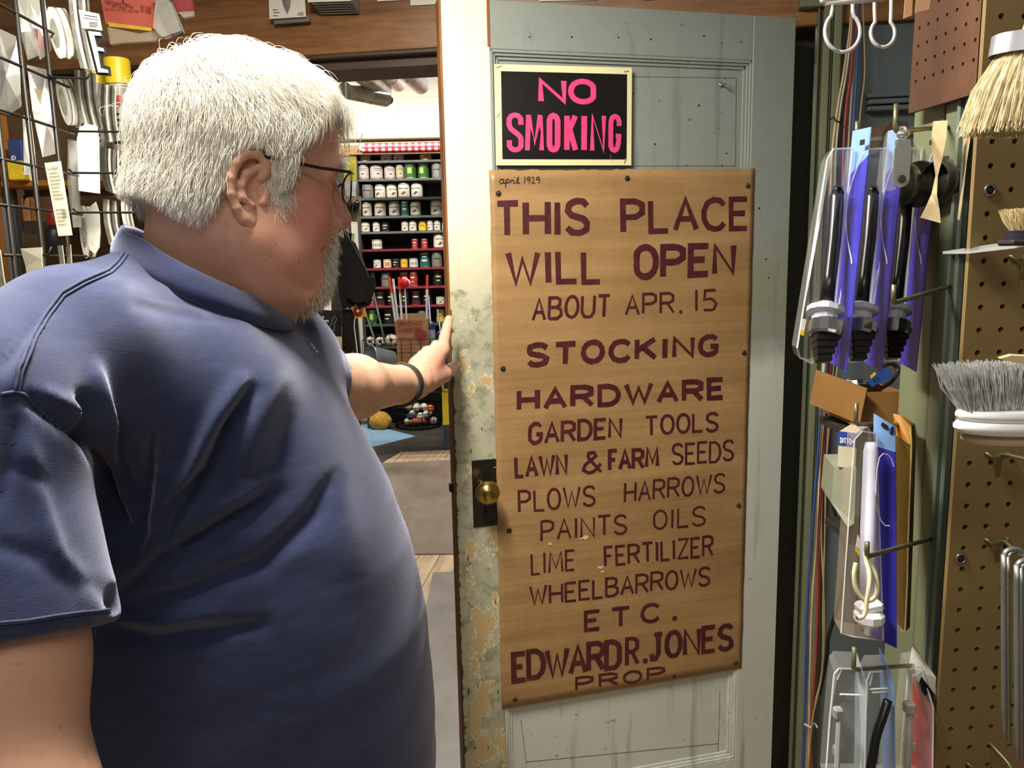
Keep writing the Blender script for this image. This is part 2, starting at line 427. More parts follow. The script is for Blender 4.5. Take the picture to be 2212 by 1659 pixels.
def stile_paint():
    s = N('flaking_stile_paint'); x, y, z = s.sep()
    n1 = s.noise(4, 5, .6); n2 = s.noise(26, 7, .72); n3 = s.noise(11, 6, .62, s.co((1.3, 1, .8), loc=(3, 1, 2)))
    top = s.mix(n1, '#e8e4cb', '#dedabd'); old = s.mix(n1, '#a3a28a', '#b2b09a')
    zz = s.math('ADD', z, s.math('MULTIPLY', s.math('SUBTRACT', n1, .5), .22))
    c = s.mix(s.math('MULTIPLY', s.math('SUBTRACT', 1.56, zz), 4.0, True), top, old)  # upper tone lightened to paint in lamp glare, over a real change of coat
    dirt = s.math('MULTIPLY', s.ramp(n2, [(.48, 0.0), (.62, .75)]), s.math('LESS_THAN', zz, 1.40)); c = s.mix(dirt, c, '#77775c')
    # chips down to the tan undercoat, and to bare dark wood, each with its own outline
    inb = s.math('MULTIPLY', s.math('GREATER_THAN', x, .018), s.math('LESS_THAN', zz, 1.35))
    chip = s.math('MULTIPLY', s.math('GREATER_THAN', s.math('ADD', n3, s.math('MULTIPLY', s.math('SUBTRACT', 1.15, z), .05)), .562), inb); rim = s.math('MULTIPLY', s.math('GREATER_THAN', s.math('ADD', n3, s.math('MULTIPLY', s.math('SUBTRACT', 1.15, z), .05)), .548), inb)
    c = s.mix(s.math('MULTIPLY', rim, .8), c, '#d9d6bb'); c = s.mix(chip, c, s.mix(n1, '#c5ab7c', '#b39a6c'))
    n4 = s.noise(60, 5, .6, s.co((1.6, 1, .45))); pit = s.math('MULTIPLY', s.math('GREATER_THAN', n4, .655), s.math('LESS_THAN', zz, 1.36))
    c = s.mix(pit, c, '#4d3d28')
    edge = s.math('LESS_THAN', x, s.math('MULTIPLY', s.math('SUBTRACT', n2, .44), .045)); c = s.mix(s.math('MULTIPLY', edge, s.math('LESS_THAN', zz, 1.36)), c, '#54401f')
    s.col(c); s.bump(s.math('ADD', n2, s.math('MULTIPLY', chip, -.6)), .35, .0012); return s.p(Roughness=.45)
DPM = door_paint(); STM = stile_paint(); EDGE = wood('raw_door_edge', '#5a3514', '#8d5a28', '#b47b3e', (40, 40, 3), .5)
EDGEd = wood('dark_door_edge', '#3c2812', '#5c3f20', '#7a5730', (40, 40, 3), .6)
# door leaf: an Empty whose x runs along the leaf from its free edge
LE = door_l(966, 500); LE.z = 0
dang = math.atan2(DD.y, DD.x)
door = thing('door_1', 'old panelled door with worn blue-grey and cream paint standing open in the doorway', 'door', LE, (0, 0, dang)); door['kind'] = 'structure'
def dx(x, y): q = door_l(x, y)-LE; return q.dot(DD), q.z+LE.z
DW = dx(1705, 500)[0]; DT = .040
ZT = door_l(1400, 19).z
ZB = .012
YF = -0.0                      # local front face: y = 0 is the front plane, thickness goes to +y (away from the camera)
sy = 1 if (Vector((-math.sin(dang), math.cos(dang), 0)).dot(DN) < 0) else -1
def dbox(mb, x0, x1, z0, z1, y0=0.0, y1=DT, bev=.0015):
    mb.box(((x0+x1)/2, sy*(y0+y1)/2, (z0+z1)/2), (x1-x0, abs(y1-y0), z1-z0), (1, 0, 0), (0, 0, 1), bev); return mb
xs1 = dx(1063, 300)[0]; xs2 = dx(1622, 300)[0]
zt1 = dx(1340, 118)[1]            # underside of the top rail
zlb = dx(1350, 1659)[1]-.02
zbr = dx(1580, 1640)[1]           # top of bottom rail
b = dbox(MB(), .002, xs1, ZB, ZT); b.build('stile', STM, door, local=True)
b = dbox(MB(), xs2, DW, ZB, ZT); b.build('stile', DPM, door, local=True)
b = dbox(MB(), xs1, xs2, zt1, ZT, .0006, DT); b.build('top_rail', DPM, door, local=True)
b = dbox(MB(), xs1, xs2, ZB, zbr, .0006, DT); b.build('bottom_rail', DPM, door, local=True)
zl0, zl1 = dx(1340, 380)[1]-.02, dx(1340, 375)[1]-.012
lockz0 = 1.00; lockz1 = 1.10
b = dbox(MB(), xs1, xs2, lockz0, lockz1, .0006, DT); b.build('lock_rail', DPM, door, local=True)
for nm, za, zc in (('upper_panel', lockz1, zt1), ('lower_panel', zbr, lockz0)):
    b = dbox(MB(), xs1, xs2, za, zc, .012, .030, 0); b.build(nm, DPM, door, local=True)
    mo = MB()
    for k, (wd, d0) in enumerate(((.006, .001), (.012, .0045), (.019, .0085))):
        for (x0, x1, z0, z1) in ((xs1, xs2, zc-wd, zc), (xs1, xs2, za, za+wd), (xs1, xs1+wd, za, zc), (xs2-wd, xs2, za, zc)):
            dbox(mo, x0, x1, z0, z1, d0, .014, .001)
    mo.build('panel_moulding', DPM, door, local=True)
# outline of a sign that once hung on the upper panel: a shallow scored line
# raw wood free edge with torn paint line
b = MB(); b.cur = 0; zc = 1.32
dbox(b, -.003, .002, zc, ZT, .001, DT, .001); b.cur = 1; dbox(b, -.003, .002, ZB, zc, .001, DT, .001)
b.build('free_edge', [EDGE, EDGEd], door, local=True)
b = MB(); dbox(b, .0975, .104, ZT-.094, ZT+.001, -.0004, .004, .0005); b.build('split_crack', M('#8a4c22', .7), door, local=True)
# latch bolt
zk = dx(1047, 1050)[1]; xk = dx(1047, 1060)[0]
b = MB(); dbox(b, -.011, -.001, zk-.012, zk+.008, .012, .026, .002); b.build('latch_bolt', M('#3a3330', .4, .8), door, local=True, smooth='auto')
# lock plate and brass knob
q = [dx(x, y) for x, y in ((1017, 993), (1070, 992), (1076, 1135), (1024, 1138))]
px0, px1 = (q[0][0]+q[3][0])/2, (q[1][0]+q[2][0])/2; pz0, pz1 = (q[2][1]+q[3][1])/2, (q[0][1]+q[1][1])/2
s = N('worn_black_plate'); nn = s.noise(60, 5, .7); s.col(s.mix(s.math('GREATER_THAN', nn, .66), '#15130f', '#8d8a74')); BLK = s.p(Roughness=.28, Specular_IOR_Level=.6)
pl = MB(); dbox(pl, px0, px1, pz0, pz1, -.0035, .001, .0018); plate = pl.build('lock_plate', BLK, door, local=True)
kh = MB(); kx = (px0+px1)/2; kz = dx(1047, 1098)[1]
kh.lathe([(.0001, 0), (.004, 0), (.004, .0003), (.0001, .0003)], (kx, -sy*.0037, kz), (0, -sy, 0), 16); kh.box((kx, -sy*.0038, kz-.006), (.004, .0004, .012)); kh.build('keyhole', M('#020202', .9), plate, local=True)
kr = 27.5*1.68/FPX
kp = MB(); kp.lathe([(.011, 0), (.015, .002), (.013, .006), (.0085, .012), (.009, .022), (kr*.55, .028), (kr*.88, .036), (kr, .047), (kr*.95, .058), (kr*.7, .067), (kr*.3, .0715), (.0005, .072)], (xk-.004, -sy*.003, zk), (0, -sy, 0), 40)
s = N('old_brass'); nn = s.noise(12, 4); s.col(s.mix(nn, '#a58a45', '#c2a85c')); kn = kp.build('knob', s.p(Metallic=1.0, Roughness=.24), door, True, local=True)
# small screw hook and pin holes on the panel
hk = MB(); hx, hz = dx(1563, 181); y0 = -sy*-.012
hk.lathe([(.006, 0), (.006, .002), (.003, .004)], (hx, sy*.012, hz), (0, -sy, 0), 12); hk.tube([(hx, sy*.010, hz), (hx, sy*-.004, hz), (hx, sy*-.008, hz-.005), (hx, sy*-.007, hz+.010)], .0016, 6)
hk.build('hook_pin', M('#b8b6ac', .3, .9), door, True, local=True)
rh = random.Random(3); ph = MB()
for (ax, ay) in ((1144, 80), (1235, 80), (1336, 81), (1406, 85), (1521, 78), (1557, 275), (1559, 93), (1515, 226), (1601, 90), (1372, 200), (1640, 450), (1660, 600), (1655, 560), (1575, 330), (1420, 310), (1489, 356), (1565, 357)):
    hx, hz = dx(ax, ay); dep = .012 if (xs1 < hx < xs2 and hz < zt1) else (.0006 if hx < xs2 else 0)
    ph.lathe([(.0002, 0), (.0016+rh.random()*.0012, 0)], (hx, sy*(dep-.0003), hz), (0, -sy, 0), 8, cap=False)
sl_ = MB()
for (pa_, pb_) in (((1372, 163), (1596, 166)), ((1596, 166), (1594, 357)), ((1372, 357), (1594, 357)), ((1128, 1560), (1140, 1659)), ((1560, 1500), (1556, 1640)), ((1140, 1652), (1556, 1612))):
    (xa_, za_), (xb_, zb_2) = dx(*pa_), dx(*pb_); A_ = Vector((xa_, sy*.0118, za_)); B_2 = Vector((xb_, sy*.0118, zb_2)); sl_.tube([A_, B_2], .0007, 4)
sl_.build('score_line', M('#55584e', .6), door, local=True)
ph.build('nail_hole', M('#1f1a14', .9), door, local=True)

# ---- hanging signs on the door
YEL = M('#e6dfae', .5, var=.04, scale=4)
c4 = [(1067, 139), (1364, 147), (1362.5, 357.5), (1071, 357.5)]
PP0 = DP0-DN*.0115
sg = thing('no_smoking_sign', 'black NO SMOKING sign with pink letters and pale yellow border on upper door panel', 'sign', hit(1215, 357, DP0, DN), None)
def sheet(c4, p0, n, t, bow=0.0, nu=8, nv=8, lift=0.0, curlTop=0.0, rag=0.0):
    fn, asp = quadfn(c4, p0, n, lift); nn = n if n.dot(CAM-p0) > 0 else -n; rr = random.Random(5)
    j = [rr.uniform(-rag, rag) for _ in range(200)]
    def g(u, v):
        q = fn(u, v)+nn*(bow*math.sin(u*PI)*math.sin(v*PI)+curlTop*max(0, v-.94)/.06)
        if v == 1: q += UP*j[int(u*60)]
        if u == 0: q += DD*j[60+int(v*60)]*.6
        if u == 1: q += DD*j[130+int(v*60)]*.5
        return q
    mb = MB(); mb.grid(g, nu, nv); k = len(mb.v); base = list(mb.v); W = nu+1
    mb.add([q-nn*t for q in base], []); o = k
    mb.f += [tuple(i+o for i in f)[::-1] for f in mb.f[:nu*nv]]; mb.mi += [0]*(nu*nv)
    ring = [i for i in range(W)]+[W*j+nu for j in range(1, nv+1)]+[W*nv+i for i in range(nu-1, -1, -1)]+[W*j for j in range(nv-1, 0, -1)]
    for i in range(len(ring)): a, b2 = ring[i], ring[(i+1) % len(ring)]; mb.f.append((a, b2, b2+o, a+o)); mb.mi.append(0)
    return mb, fn, asp
p0s = DP0-DN*.002
mb, fn, asp = sheet(c4, p0s, DN, .0012, .004, 10, 8, .003); mb.build('border_board', YEL, sg, smooth=False)
nn = DN
fb, _ = quadfn(c4, p0s, DN, .003)
def bow(u, v, h=0): return fb(u, v)+nn*(.0042*math.sin(u*PI)*math.sin(v*PI)+.0006+h)
ib = [(1079, 153), (1353, 158.5), (1352, 345), (1083.5, 344)]
i0u, i1u, i0v, i1v = .045, .962, .062, .932
def inb(u, v, h=0): return bow(i0u+(i1u-i0u)*u, i0v+(i1v-i0v)*v, h)
fld = MB(); fld.grid(lambda u, v: inb(u, v, .0), 12, 10); fld.build('black_field', M('#141311', .35, var=.05), sg)
pk = MB()
G2 = {'O': [[(.5,1),(.2,.97),(0,.86),(0,.5),(0,.14),(.2,.03),(.5,0),(.8,.03),(1,.14),(1,.5),(1,.86),(.8,.97),(.5,1)]], 'S': [[(1,.72),(1,.88),(.8,.97),(.5,1),(.2,.97),(0,.88),(0,.70),(.15,.60),(.85,.42),(1,.32),(1,.12),(.8,.03),(.5,0),(.2,.03),(0,.12),(0,.28)]], 'G': [[(1,.72),(1,.86),(.8,.97),(.5,1),(.2,.97),(0,.86),(0,.14),(.2,.03),(.5,0),(.75,.04),(.9,.16),(1,.42),(.6,.42)]]}
def wfn(u0, u1, v0, v1): return lambda u, v, h: inb(u0+(u1-u0)*u, v0+(v1-v0)*v, .0006+h)
# NO: wide letters; SMOKING: tall condensed letters with heavy uprights
write(pk, 'NO', wfn(.29, .735, .635, .935), 2.05, .21, 0, .28)
for ch, u0, u1 in (('S', .035, .165), ('M', .175, .325), ('O', .345, .455), ('K', .485, .60), ('I', .62, .672), ('N', .695, .825), ('G', .845, .955)):
    f = wfn(u0, u1, .075, .535)
    A = {'S': .78, 'M': .88, 'O': .66, 'K': .70, 'I': .3, 'N': .78, 'G': .68}[ch]*.52; hp = .13; 
    for st in G2.get(ch, G[ch]):
        st = smooth_poly(st); pen = {'S': .125, 'N': .115, 'M': .115, 'G': .13}.get(ch, .14)
        q = [(pen/2+p[0]*(A-pen) if ch != 'I' else A/2, pen/2+p[1]*(1-pen)) for p in st]
        ribbon(pk, q, pen, lambda u, v, h: f(u/A, v, h), 0)
pk.build('pink_lettering', M('#e0457f', .4, var=.05, scale=60), sg)
st = MB()
for (u, v, an) in ((.03, .975, .4), (.955, .962, .2), (.948, .05, 1.2), (.02, .5, .9), (.84, .085, 1.9)):
    c = bow(u, v, .0012); d = DD*math.cos(an)+UP*math.sin(an); st = MB(); st.tube([c-d*.006, c+d*.006], .0006, 5); st.build('staple', M('#c9c7bd', .35, .9), sg)

# brown paper opening sign
s = N('aged_brown_paper'); n1 = s.noise(2.2, 4, .5, s.co((1, 1, 7))); n2 = s.noise(9, 5, .6); n3 = s.noise(160, 2, .5, s.co((1, 1, .1)))
c = s.ramp(n1, [(.35, '#8a6c46'), (.55, '#9b7a52'), (.7, '#a7875e')]); c = s.mix(s.ramp(n2, [(.5, 0.0), (.8, .5)]), c, '#7f5f38')
x, y, z = s.sep()
c = s.mix(s.ramp(s.noise(30, 4, .6), [(.70, 0.0), (.78, .35)]), c, '#6c4a25'); c = s.mix(s.math('MULTIPLY', n3, .15), c, '#c7a26c')
crease = s.n('ShaderNodeTexNoise'); s.l(s.co((1.2, 1, 26)), crease.inputs['Vector']); crease.inputs['Scale'].default_value = 1.0; crease.inputs['Detail'].default_value = 4
s.col(c); s.bump(s.math('ADD', crease.outputs['Fac'], s.math('MULTIPLY', n2, .4)), .55, .006); PAPER = s.p(Roughness=.38)
PC = [(1056.5, 368), (1629.3, 364.8), (1600.8, 1442), (1083.5, 1531)]
pap = thing('paper_opening_sign', 'large brown paper sign hand-lettered in dark red, tacked on the door', 'sign', hit(1342, 1486, DP0, DN))
mb, fp, asp = sheet(PC, DP0, DN, .0009, .0016, 48, 60, .0022, rag=.0016)
r2 = random.Random(11)
mb.build('brown_paper', PAPER, pap, smooth=True)
INK = M('#4c1820', .5, var=.22, scale=45); INK2 = M('#45201a', .5, var=.2, scale=45)
WORDS = [('THIS', (1069.5,432.7,1270,426.6,1270,510,1071,513.5), .155), ('PLACE', (1340.3,427.5,1615,423.2,1615,498.3,1341.6,505.6), .15),
 ('WILL', (1093,540.4,1297,536.9,1298,612.8,1096,618.5), .15), ('OPEN', (1369.9,528.6,1586.9,523.9,1584.7,595.5,1369.9,607.6), .17),
 ('ABOUT', (1150.7,641.5,1317.8,633.7,1315.6,685.8,1148.5,693), .13), ('APR.', (1350.3,635,1470,629.3,1470,677,1349,681.4), .12), ('15', (1498.2,625,1547,622.8,1547,671.9,1498,674.9), .11),
 ('STOCKING', (1139.5,740.5,1548.9,720.2,1547.7,770.5,1138.3,795.4), .20), ('HARDWARE', (1116.9,838.8,1562.1,813.9,1562.1,863.6,1116.9,889.1), .20),
 ('GARDEN', (1141.2,911,1341.8,899.5,1340.7,945.7,1141.2,961.9), .15), ('TOOLS', (1391.6,896.6,1550,887.9,1548.9,932.4,1392.7,941.7), .14),
 ('LAWN', (1110.5,984.5,1223.9,976.4,1223.9,1025,1112.3,1033.6), .15), ('&', (1255.1,974.7,1298.5,971.8,1298.5,1023.8,1255.1,1025), .13), ('FARM', (1312.9,968.9,1420.5,963.1,1420.5,1009.4,1312.9,1018), .16), ('SEEDS', (1450.5,957.3,1583.5,948.6,1582.4,996,1450.5,1005.3), .11),
 ('PLOWS', (1118,1056.8,1284,1047,1284,1093.2,1119.8,1106.5), .11), ('HARROWS', (1347.6,1041.2,1565,1019.8,1563.3,1064.3,1346.5,1086.3), .11),
 ('PAINTS', (1167.2,1122.1,1352.2,1107.7,1352.2,1152.2,1167.2,1169.5), .11), ('OILS', (1410,1101.9,1522.8,1090.3,1521.7,1134.8,1410,1145.2), .10),
 ('LIME', (1145.8,1193.2,1240.6,1185.7,1240.6,1232,1147,1241.8), .10), ('FERTILIZER', (1303.1,1178.8,1538.4,1153.9,1538.4,1200.2,1304.8,1223.3), .12),
 ('WHEELBARROWS', (1142.9,1263.8,1532.7,1220.4,1531.5,1263.8,1144,1308.3), .12), ('ETC.', (1261.5,1317,1457,1295.6,1457,1339,1261.5,1363.8), .16),
 ('EDWARD', (1104.8,1406.6,1340,1377.7,1340,1444.8,1106.5,1474.8), .15), ('R.', (1350.5,1373.6,1392,1369.6,1392,1431.5,1350.5,1439), .13), ('JONES', (1403.1,1365,1581.8,1341.8,1580.6,1402.6,1403.1,1427.4), .15),
 ('PROP.', (1242.4,1460.4,1458,1434.4,1458,1463.3,1242.4,1492.2), .17)]
Pa, Pb, Pc, Pd = [door_l(x, y) for x, y in PC]
def paper_lift(q):
    u = max(0, min(1, (q-Pa).dot(DD)/(Pb-Pa).length)); v = max(0, min(1, (q.z-Pd.z)/(Pa.z-Pd.z)))
    return .0016*math.sin(u*PI)*math.sin(v*PI)
for i, (wd, c, pen) in enumerate(WORDS):
    ink = MB()
    cc = [(c[0], c[1]), (c[2], c[3]), (c[4], c[5]), (c[6], c[7])]
    fn, a = quadfn(cc, DP0, DN, .0030)
    gp = {'STOCKING': .42, 'HARDWARE': .4, 'ETC.': .75, 'WHEELBARROWS': .3, 'EDWARD': .22, 'PROP.': .4, 'SEEDS': .3}.get(wd, .34)
    write(ink, wd, lambda u, v, h, fn=fn: (lambda q: q+DN*(paper_lift(q)))(fn(u, v, h)), a, pen*(1.08 if pen > .14 else 1.0), .10, gp, .03)
    ink.build('red_lettering', INK, pap)
hb = MB()
def scrib(x0, y0, sx, sy_, strokes, wpx):
    for st in strokes:
        ps = [hit(x0+a*sx, y0-b*sy_, DP0, DN)+DN*.0028 for a, b in st]
        hb.tube(ps, wpx*1.7/FPX*.5, 5, flat=(DN, 1))
scrib(1078, 397, 1, 1, [[(8,9),(3,10),(0,5),(2,0),(7,1),(10,10),(9,2),(13,1)], [(15,10),(13,-8),(14,6),(18,10),(22,7),(20,2),(15,2)], [(24,2),(26,9),(27,7),(30,8)], [(31,8),(31,1),(34,1)], [(32,14),(33,15)], [(36,1),(39,13),(41,15),(40,5),(39,1),(44,2)]], 2.2)
scrib(1130, 397, 1, 1, [[(3,15),(2,1)], [(14,9),(8,8),(8,13),(13,15),(14,10),(12,1)], [(17,12),(20,15),(23,12),(18,1),(25,2)], [(34,9),(28,9),(28,13),(33,15),(35,10),(33,1)]], 2.2)
hb.build('date_scribble', M('#0f0d0c', .5), pap)
tk = MB()
for x, y in ((1076, 418), (1354, 385.5), (1614, 401.5), (1086, 796), (1606, 762), (1099, 1145), (1594, 1091), (1112, 1510), (1588, 1431)):
    tk = MB(); c = door_l(x, y)+DN*.0022; tk.lathe([(.006, 0), (.0062, .001), (.0048, .0022), (.0046, .0030), (.0022, .0032), (.0020, .0045), (.0008, .005)], c, DN, 14); tk.build('tack', M('#4a4238', .45, .6, var=.3), pap, smooth='auto')
fl = MB(); rr = random.Random(9)
for (x, y, r) in ((1262, 1160, 12), (1186, 1174, 7), (1296, 1225, 8), (1300, 1234, 5)):
    fl = MB(); c = door_l(x, y)+DN*.0042; pts = []
    for k in range(11):
        an = 2*PI*k/11; rad = r*1.72/FPX*rr.uniform(.5, 1.1)*(.55 if abs(math.sin(an)) > .7 else 1); pts.append(c+DD*math.cos(an)*rad+UP*math.sin(an)*rad)
    fl.slab(pts, -DN*.001); fl.build('paint_fleck', M('#d8c29a', .7), pap)
# ------------------------------------------------------------------ right side: casing, recess, corner post, pegboards
def vpart(mb, name, mat, smooth=False): return struct(mb.build(name, mat, None, smooth))
def upbox(mb, pa, pb, n, t, z0=0.0, z1=2.75, bev=.002):
    """upright box whose front face runs pa->pb (ground), thickness t behind (-n)"""
    a = Vector((pa.x, pa.y, 0)); b = Vector((pb.x, pb.y, 0)); d = (b-a); L = d.length; d.normalize(); nn = Vector((n.x, n.y, 0)).normalized()
    c = (a+b)/2-nn*t/2; c.z = (z0+z1)/2; mb.box(c, (L, t, z1-z0), d, UP, bev); return mb
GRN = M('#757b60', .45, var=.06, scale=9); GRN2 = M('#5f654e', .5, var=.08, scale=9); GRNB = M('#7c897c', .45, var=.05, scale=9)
# frame casing right of the hinge: stepped mouldings
z1 = 2.75
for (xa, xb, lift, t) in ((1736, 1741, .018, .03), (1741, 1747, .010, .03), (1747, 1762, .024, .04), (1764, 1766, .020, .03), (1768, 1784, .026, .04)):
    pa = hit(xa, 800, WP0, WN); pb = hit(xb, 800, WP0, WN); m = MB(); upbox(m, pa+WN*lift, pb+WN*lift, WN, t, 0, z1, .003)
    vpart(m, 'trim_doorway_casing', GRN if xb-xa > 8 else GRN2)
m = MB(); upbox(m, hit(1690, 800, WP0, WN)-WN*.09, hit(1800, 800, WP0, WN)-WN*.09, WN, .14, 0, z1); vpart(m, 'trim_right_jamb', M('#2b2d22', .6, var=.1))  # jamb colour darkened to paint in the shade of the hinge gap
m = MB(); pa = hit(1690, 20, WP0, WN); pb = hit(1990, 20, WP0, WN)
zt = hit(1745, 22, WP0, WN).z
upbox(m, hit(1722, 20, WP0, WN)+WN*.030, hit(1800, 20, WP0, WN)+WN*.03, WN, .05, zt, zt+.13); vpart(m, 'trim_head_casing', GRN)
# recessed blue-grey panelled wall behind the wires
RB = M('#5f6a6d', .5, var=.05, scale=6)
m = MB(); upbox(m, hit(1780, 800, WP0, WN)-WN*.02, hit(2300, 800, WP0, WN)-WN*.02, WN, .05, 0, z1); vpart(m, 'wall_recess', RB)
zr = hit(1900, 240, WP0, WN).z
m = MB(); 
for dz, tt in ((0, .012), (.014, .02), (.03, .008)): upbox(m, hit(1845, 800, WP0, WN)+WN*tt, hit(2200, 800, WP0, WN)+WN*tt, WN, tt+.03, zr+dz, zr+dz+.011)
vpart(m, 'trim_recess_rail', RB)
# corner post: its left face runs away from the camera
SPd = hdir(1092); SP0 = P(2112, 400, .93); SN = Vector((-SPd.y, SPd.x, 0))
if SN.dot(CAM-SP0) < 0: SN = -SN
def post(x, y, lift=0.0): return hit(x, y, SP0+SN*lift, SN)
def postx(x): return post(x, 900)
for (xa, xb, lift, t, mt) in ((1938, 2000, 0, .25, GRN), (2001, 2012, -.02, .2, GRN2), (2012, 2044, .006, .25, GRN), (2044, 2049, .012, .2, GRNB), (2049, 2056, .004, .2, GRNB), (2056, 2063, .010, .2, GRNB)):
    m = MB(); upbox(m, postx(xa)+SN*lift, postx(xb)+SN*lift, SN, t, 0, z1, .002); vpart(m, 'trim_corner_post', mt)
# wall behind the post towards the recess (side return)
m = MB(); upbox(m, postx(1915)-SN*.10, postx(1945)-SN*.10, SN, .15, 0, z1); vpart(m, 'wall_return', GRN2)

# tan pegboard facing the camera
TD = hdir(26000); TD = TD if TD.x > 0 else -TD
TP0 = P(2060, 900, .90); TN = TD.cross(UP)
if TN.dot(CAM-TP0) < 0: TN = -TN
def peg(x, y, lift=0.0): return hit(x, y, TP0+TN*lift, TN)
s = N('tan_hardboard'); n1 = s.noise(5, 4); n2 = s.noise(300, 2); n3 = s.noise(12, 6, .7)
c = s.mix(n1, '#7b6740', '#8b7349'); c = s.mix(s.ramp(n3, [(.55, 0.0), (.78, .5)]), c, '#6d5530'); s.col(c); s.bump(n2, .1, .0004); TAN = s.p(Roughness=.6)
HOLE = M('#1c150c', .95, var=0)
def pegboard(name, label, c0, X, Z, Nn, wdt, hgt, th, nx, nz, pitch, offx, offz, mat, hr=.0030, hpar='peg_hole'):
    """c0 = top-left corner; X to the right, board hangs down; real sunk holes"""
    t = thing(name, label, 'pegboard', c0+X*wdt/2-Z*hgt)
    m = MB(); xs = [0]; 
    # face with square cells around octagonal holes
    def pt(a, b, d=0): return c0+X*a-Z*b-Nn*d
    hx = [offx+i*pitch for i in range(nx)]; hz = [offz+j*pitch for j in range(nz)]
    he = pitch*.5
    vs = []; fs = []
    def V(a, b, d=0): vs.append(pt(a, b, d)); return len(vs)-1
    ex = [0]+[hx[0]-he]+[q+he for q in hx]+[wdt]; ez = [0]+[hz[0]-he]+[q+he for q in hz]+[hgt]
    ex = [max(0, min(wdt, e)) for e in ex]; ez = [max(0, min(hgt, e)) for e in ez]
    for j in range(len(ez)-1):
        for i in range(len(ex)-1):
            a0, a1, b0, b1 = ex[i], ex[i+1], ez[j], ez[j+1]
            if a1-a0 < 1e-6 or b1-b0 < 1e-6: continue
            if 1 <= i <= nx and 1 <= j <= nz and (i, j) not in ():
                cx, cz = hx[i-1], hz[j-1]; o = []; q = []
                for k in range(8):
                    an = PI/8+k*PI/4; o.append(V(cx+math.cos(an)*hr, cz+math.sin(an)*hr)); q.append(V(cx+math.cos(an)*hr, cz+math.sin(an)*hr, th))
                cs = [V(a1, b1), V(a0, b1), V(a0, b0), V(a1, b0)]
                mids = [V(a1, (b0+b1)/2), V((a0+a1)/2, b1), V(a0, (b0+b1)/2), V((a0+a1)/2, b0)]
                # octagon verts 0..7 start at 22.5deg: between mids[0](0deg) and cs[0](45deg)
                for k in range(4):
                    k2 = (k+1) % 4
                    fs.append((o[2*k], cs[k], o[2*k+1])); fs.append((o[(2*k-1) % 8], mids[k], o[2*k])); fs.append((mids[k], cs[k], o[2*k])); fs.append((cs[k], mids[k2], o[2*k+1]))
                for k in range(8): fs.append((o[k], o[(k+1) % 8], q[(k+1) % 8], q[k]))
            else: fs.append((V(a0, b0), V(a1, b0), V(a1, b1), V(a0, b1)))
    m.add(vs, fs)
    for (a0, a1, b0, b1) in ((0, wdt, 0, 0), (0, wdt, hgt, hgt)): m.add([pt(a0, b0), pt(a1, b0), pt(a1, b0, th), pt(a0, b0, th)], [(0, 1, 2, 3)])
    for a in (0, wdt): m.add([pt(a, 0), pt(a, hgt), pt(a, hgt, th), pt(a, 0, th)], [(0, 1, 2, 3)])
    m.build('board', mat, t, fix=False)
    b = MB(); b.add([pt(0, 0, th), pt(wdt, 0, th), pt(wdt, hgt, th), pt(0, hgt, th)], [(0, 1, 2, 3)]); b.add([pt(0, 0, th+.002), pt(wdt, 0, th+.002), pt(wdt, hgt, th+.002), pt(0, hgt, th+.002)], [(3, 2, 1, 0)]); b.build('backing', HOLE, t)
    return t
hA = peg(2128, 459-.0); # hole columns are measured from the photo
h0 = peg(2077, 1206); h1 = peg(2120, 1206); pt_ = .0254
topz = peg(2140, -60).z; c0 = peg(2070, 900); c0.z = topz; lx = -.004
tp = pegboard('tan_pegboard', 'tan pegboard with rows of round holes beside green post, right edge', c0, TD, UP, TN, .40, topz-.25, .006, 15, int((topz-.3)/.0254), .0254, .0175, .0254*.7, TAN, .0034)
# brown pegboard, fixed on the post's left side above the packs
s = N('brown_hardboard'); n1 = s.noise(5, 5, .6, s.co((1, 1, .3))); s.col(s.ramp(n1, [(.3, '#3a271d'), (.55, '#5c3e2d'), (.75, '#6f4c38')])); BRN = s.p(Roughness=.5)
qa = post(1962, 245, .02); qb = post(2112, 200, .02); BX = (qb-qa).normalized(); ZZ = (UP-BX*UP.dot(BX)).normalized()
qt = qa+ZZ*.40; bn = BX.cross(ZZ); bn = bn if bn.dot(CAM-qa) > 0 else -bn
pegboard('brown_pegboard', 'dark brown pegboard with fine holes hanging over the green post', qt, BX, ZZ, bn, (qb-qa).length, .40, .005, 7, int(.37/((qb-qa).length/7.3)), (qb-qa).length/7.3, (qb-qa).length*.09, .02, BRN, .0026)

STEEL = M('#8f8c80', .35, .85, var=.08); GALV = M('#9a9c9a', .38, .8, var=.1); HOOKM = M('#7d7a5c', .4, .6, var=.15)
def grommet(x, y, lbl):
    c = peg(x, y)+TN*.0005; t = thing('screw_washer', lbl, 'washer', c)
    m = MB(); m.lathe([(.0072, 0), (.0070, .0018), (.0050, .0028), (.0040, .0014), (.0040, 0)], c, TN, 22); m.build('cup', STEEL, t, True)
    m = MB(); m.lathe([(.0039, 0), (.0030, .0018), (.0002, .0022)], c, TN, 16); m.build('screw_head', M('#3e3c36', .45, .7), t, True)
grommet(2137, 411, 'upper chrome screw cup in the tan pegboard beside rubber coupling'); grommet(2074, 1206, 'lower chrome screw cup in the tan pegboard beside lower peg hook')

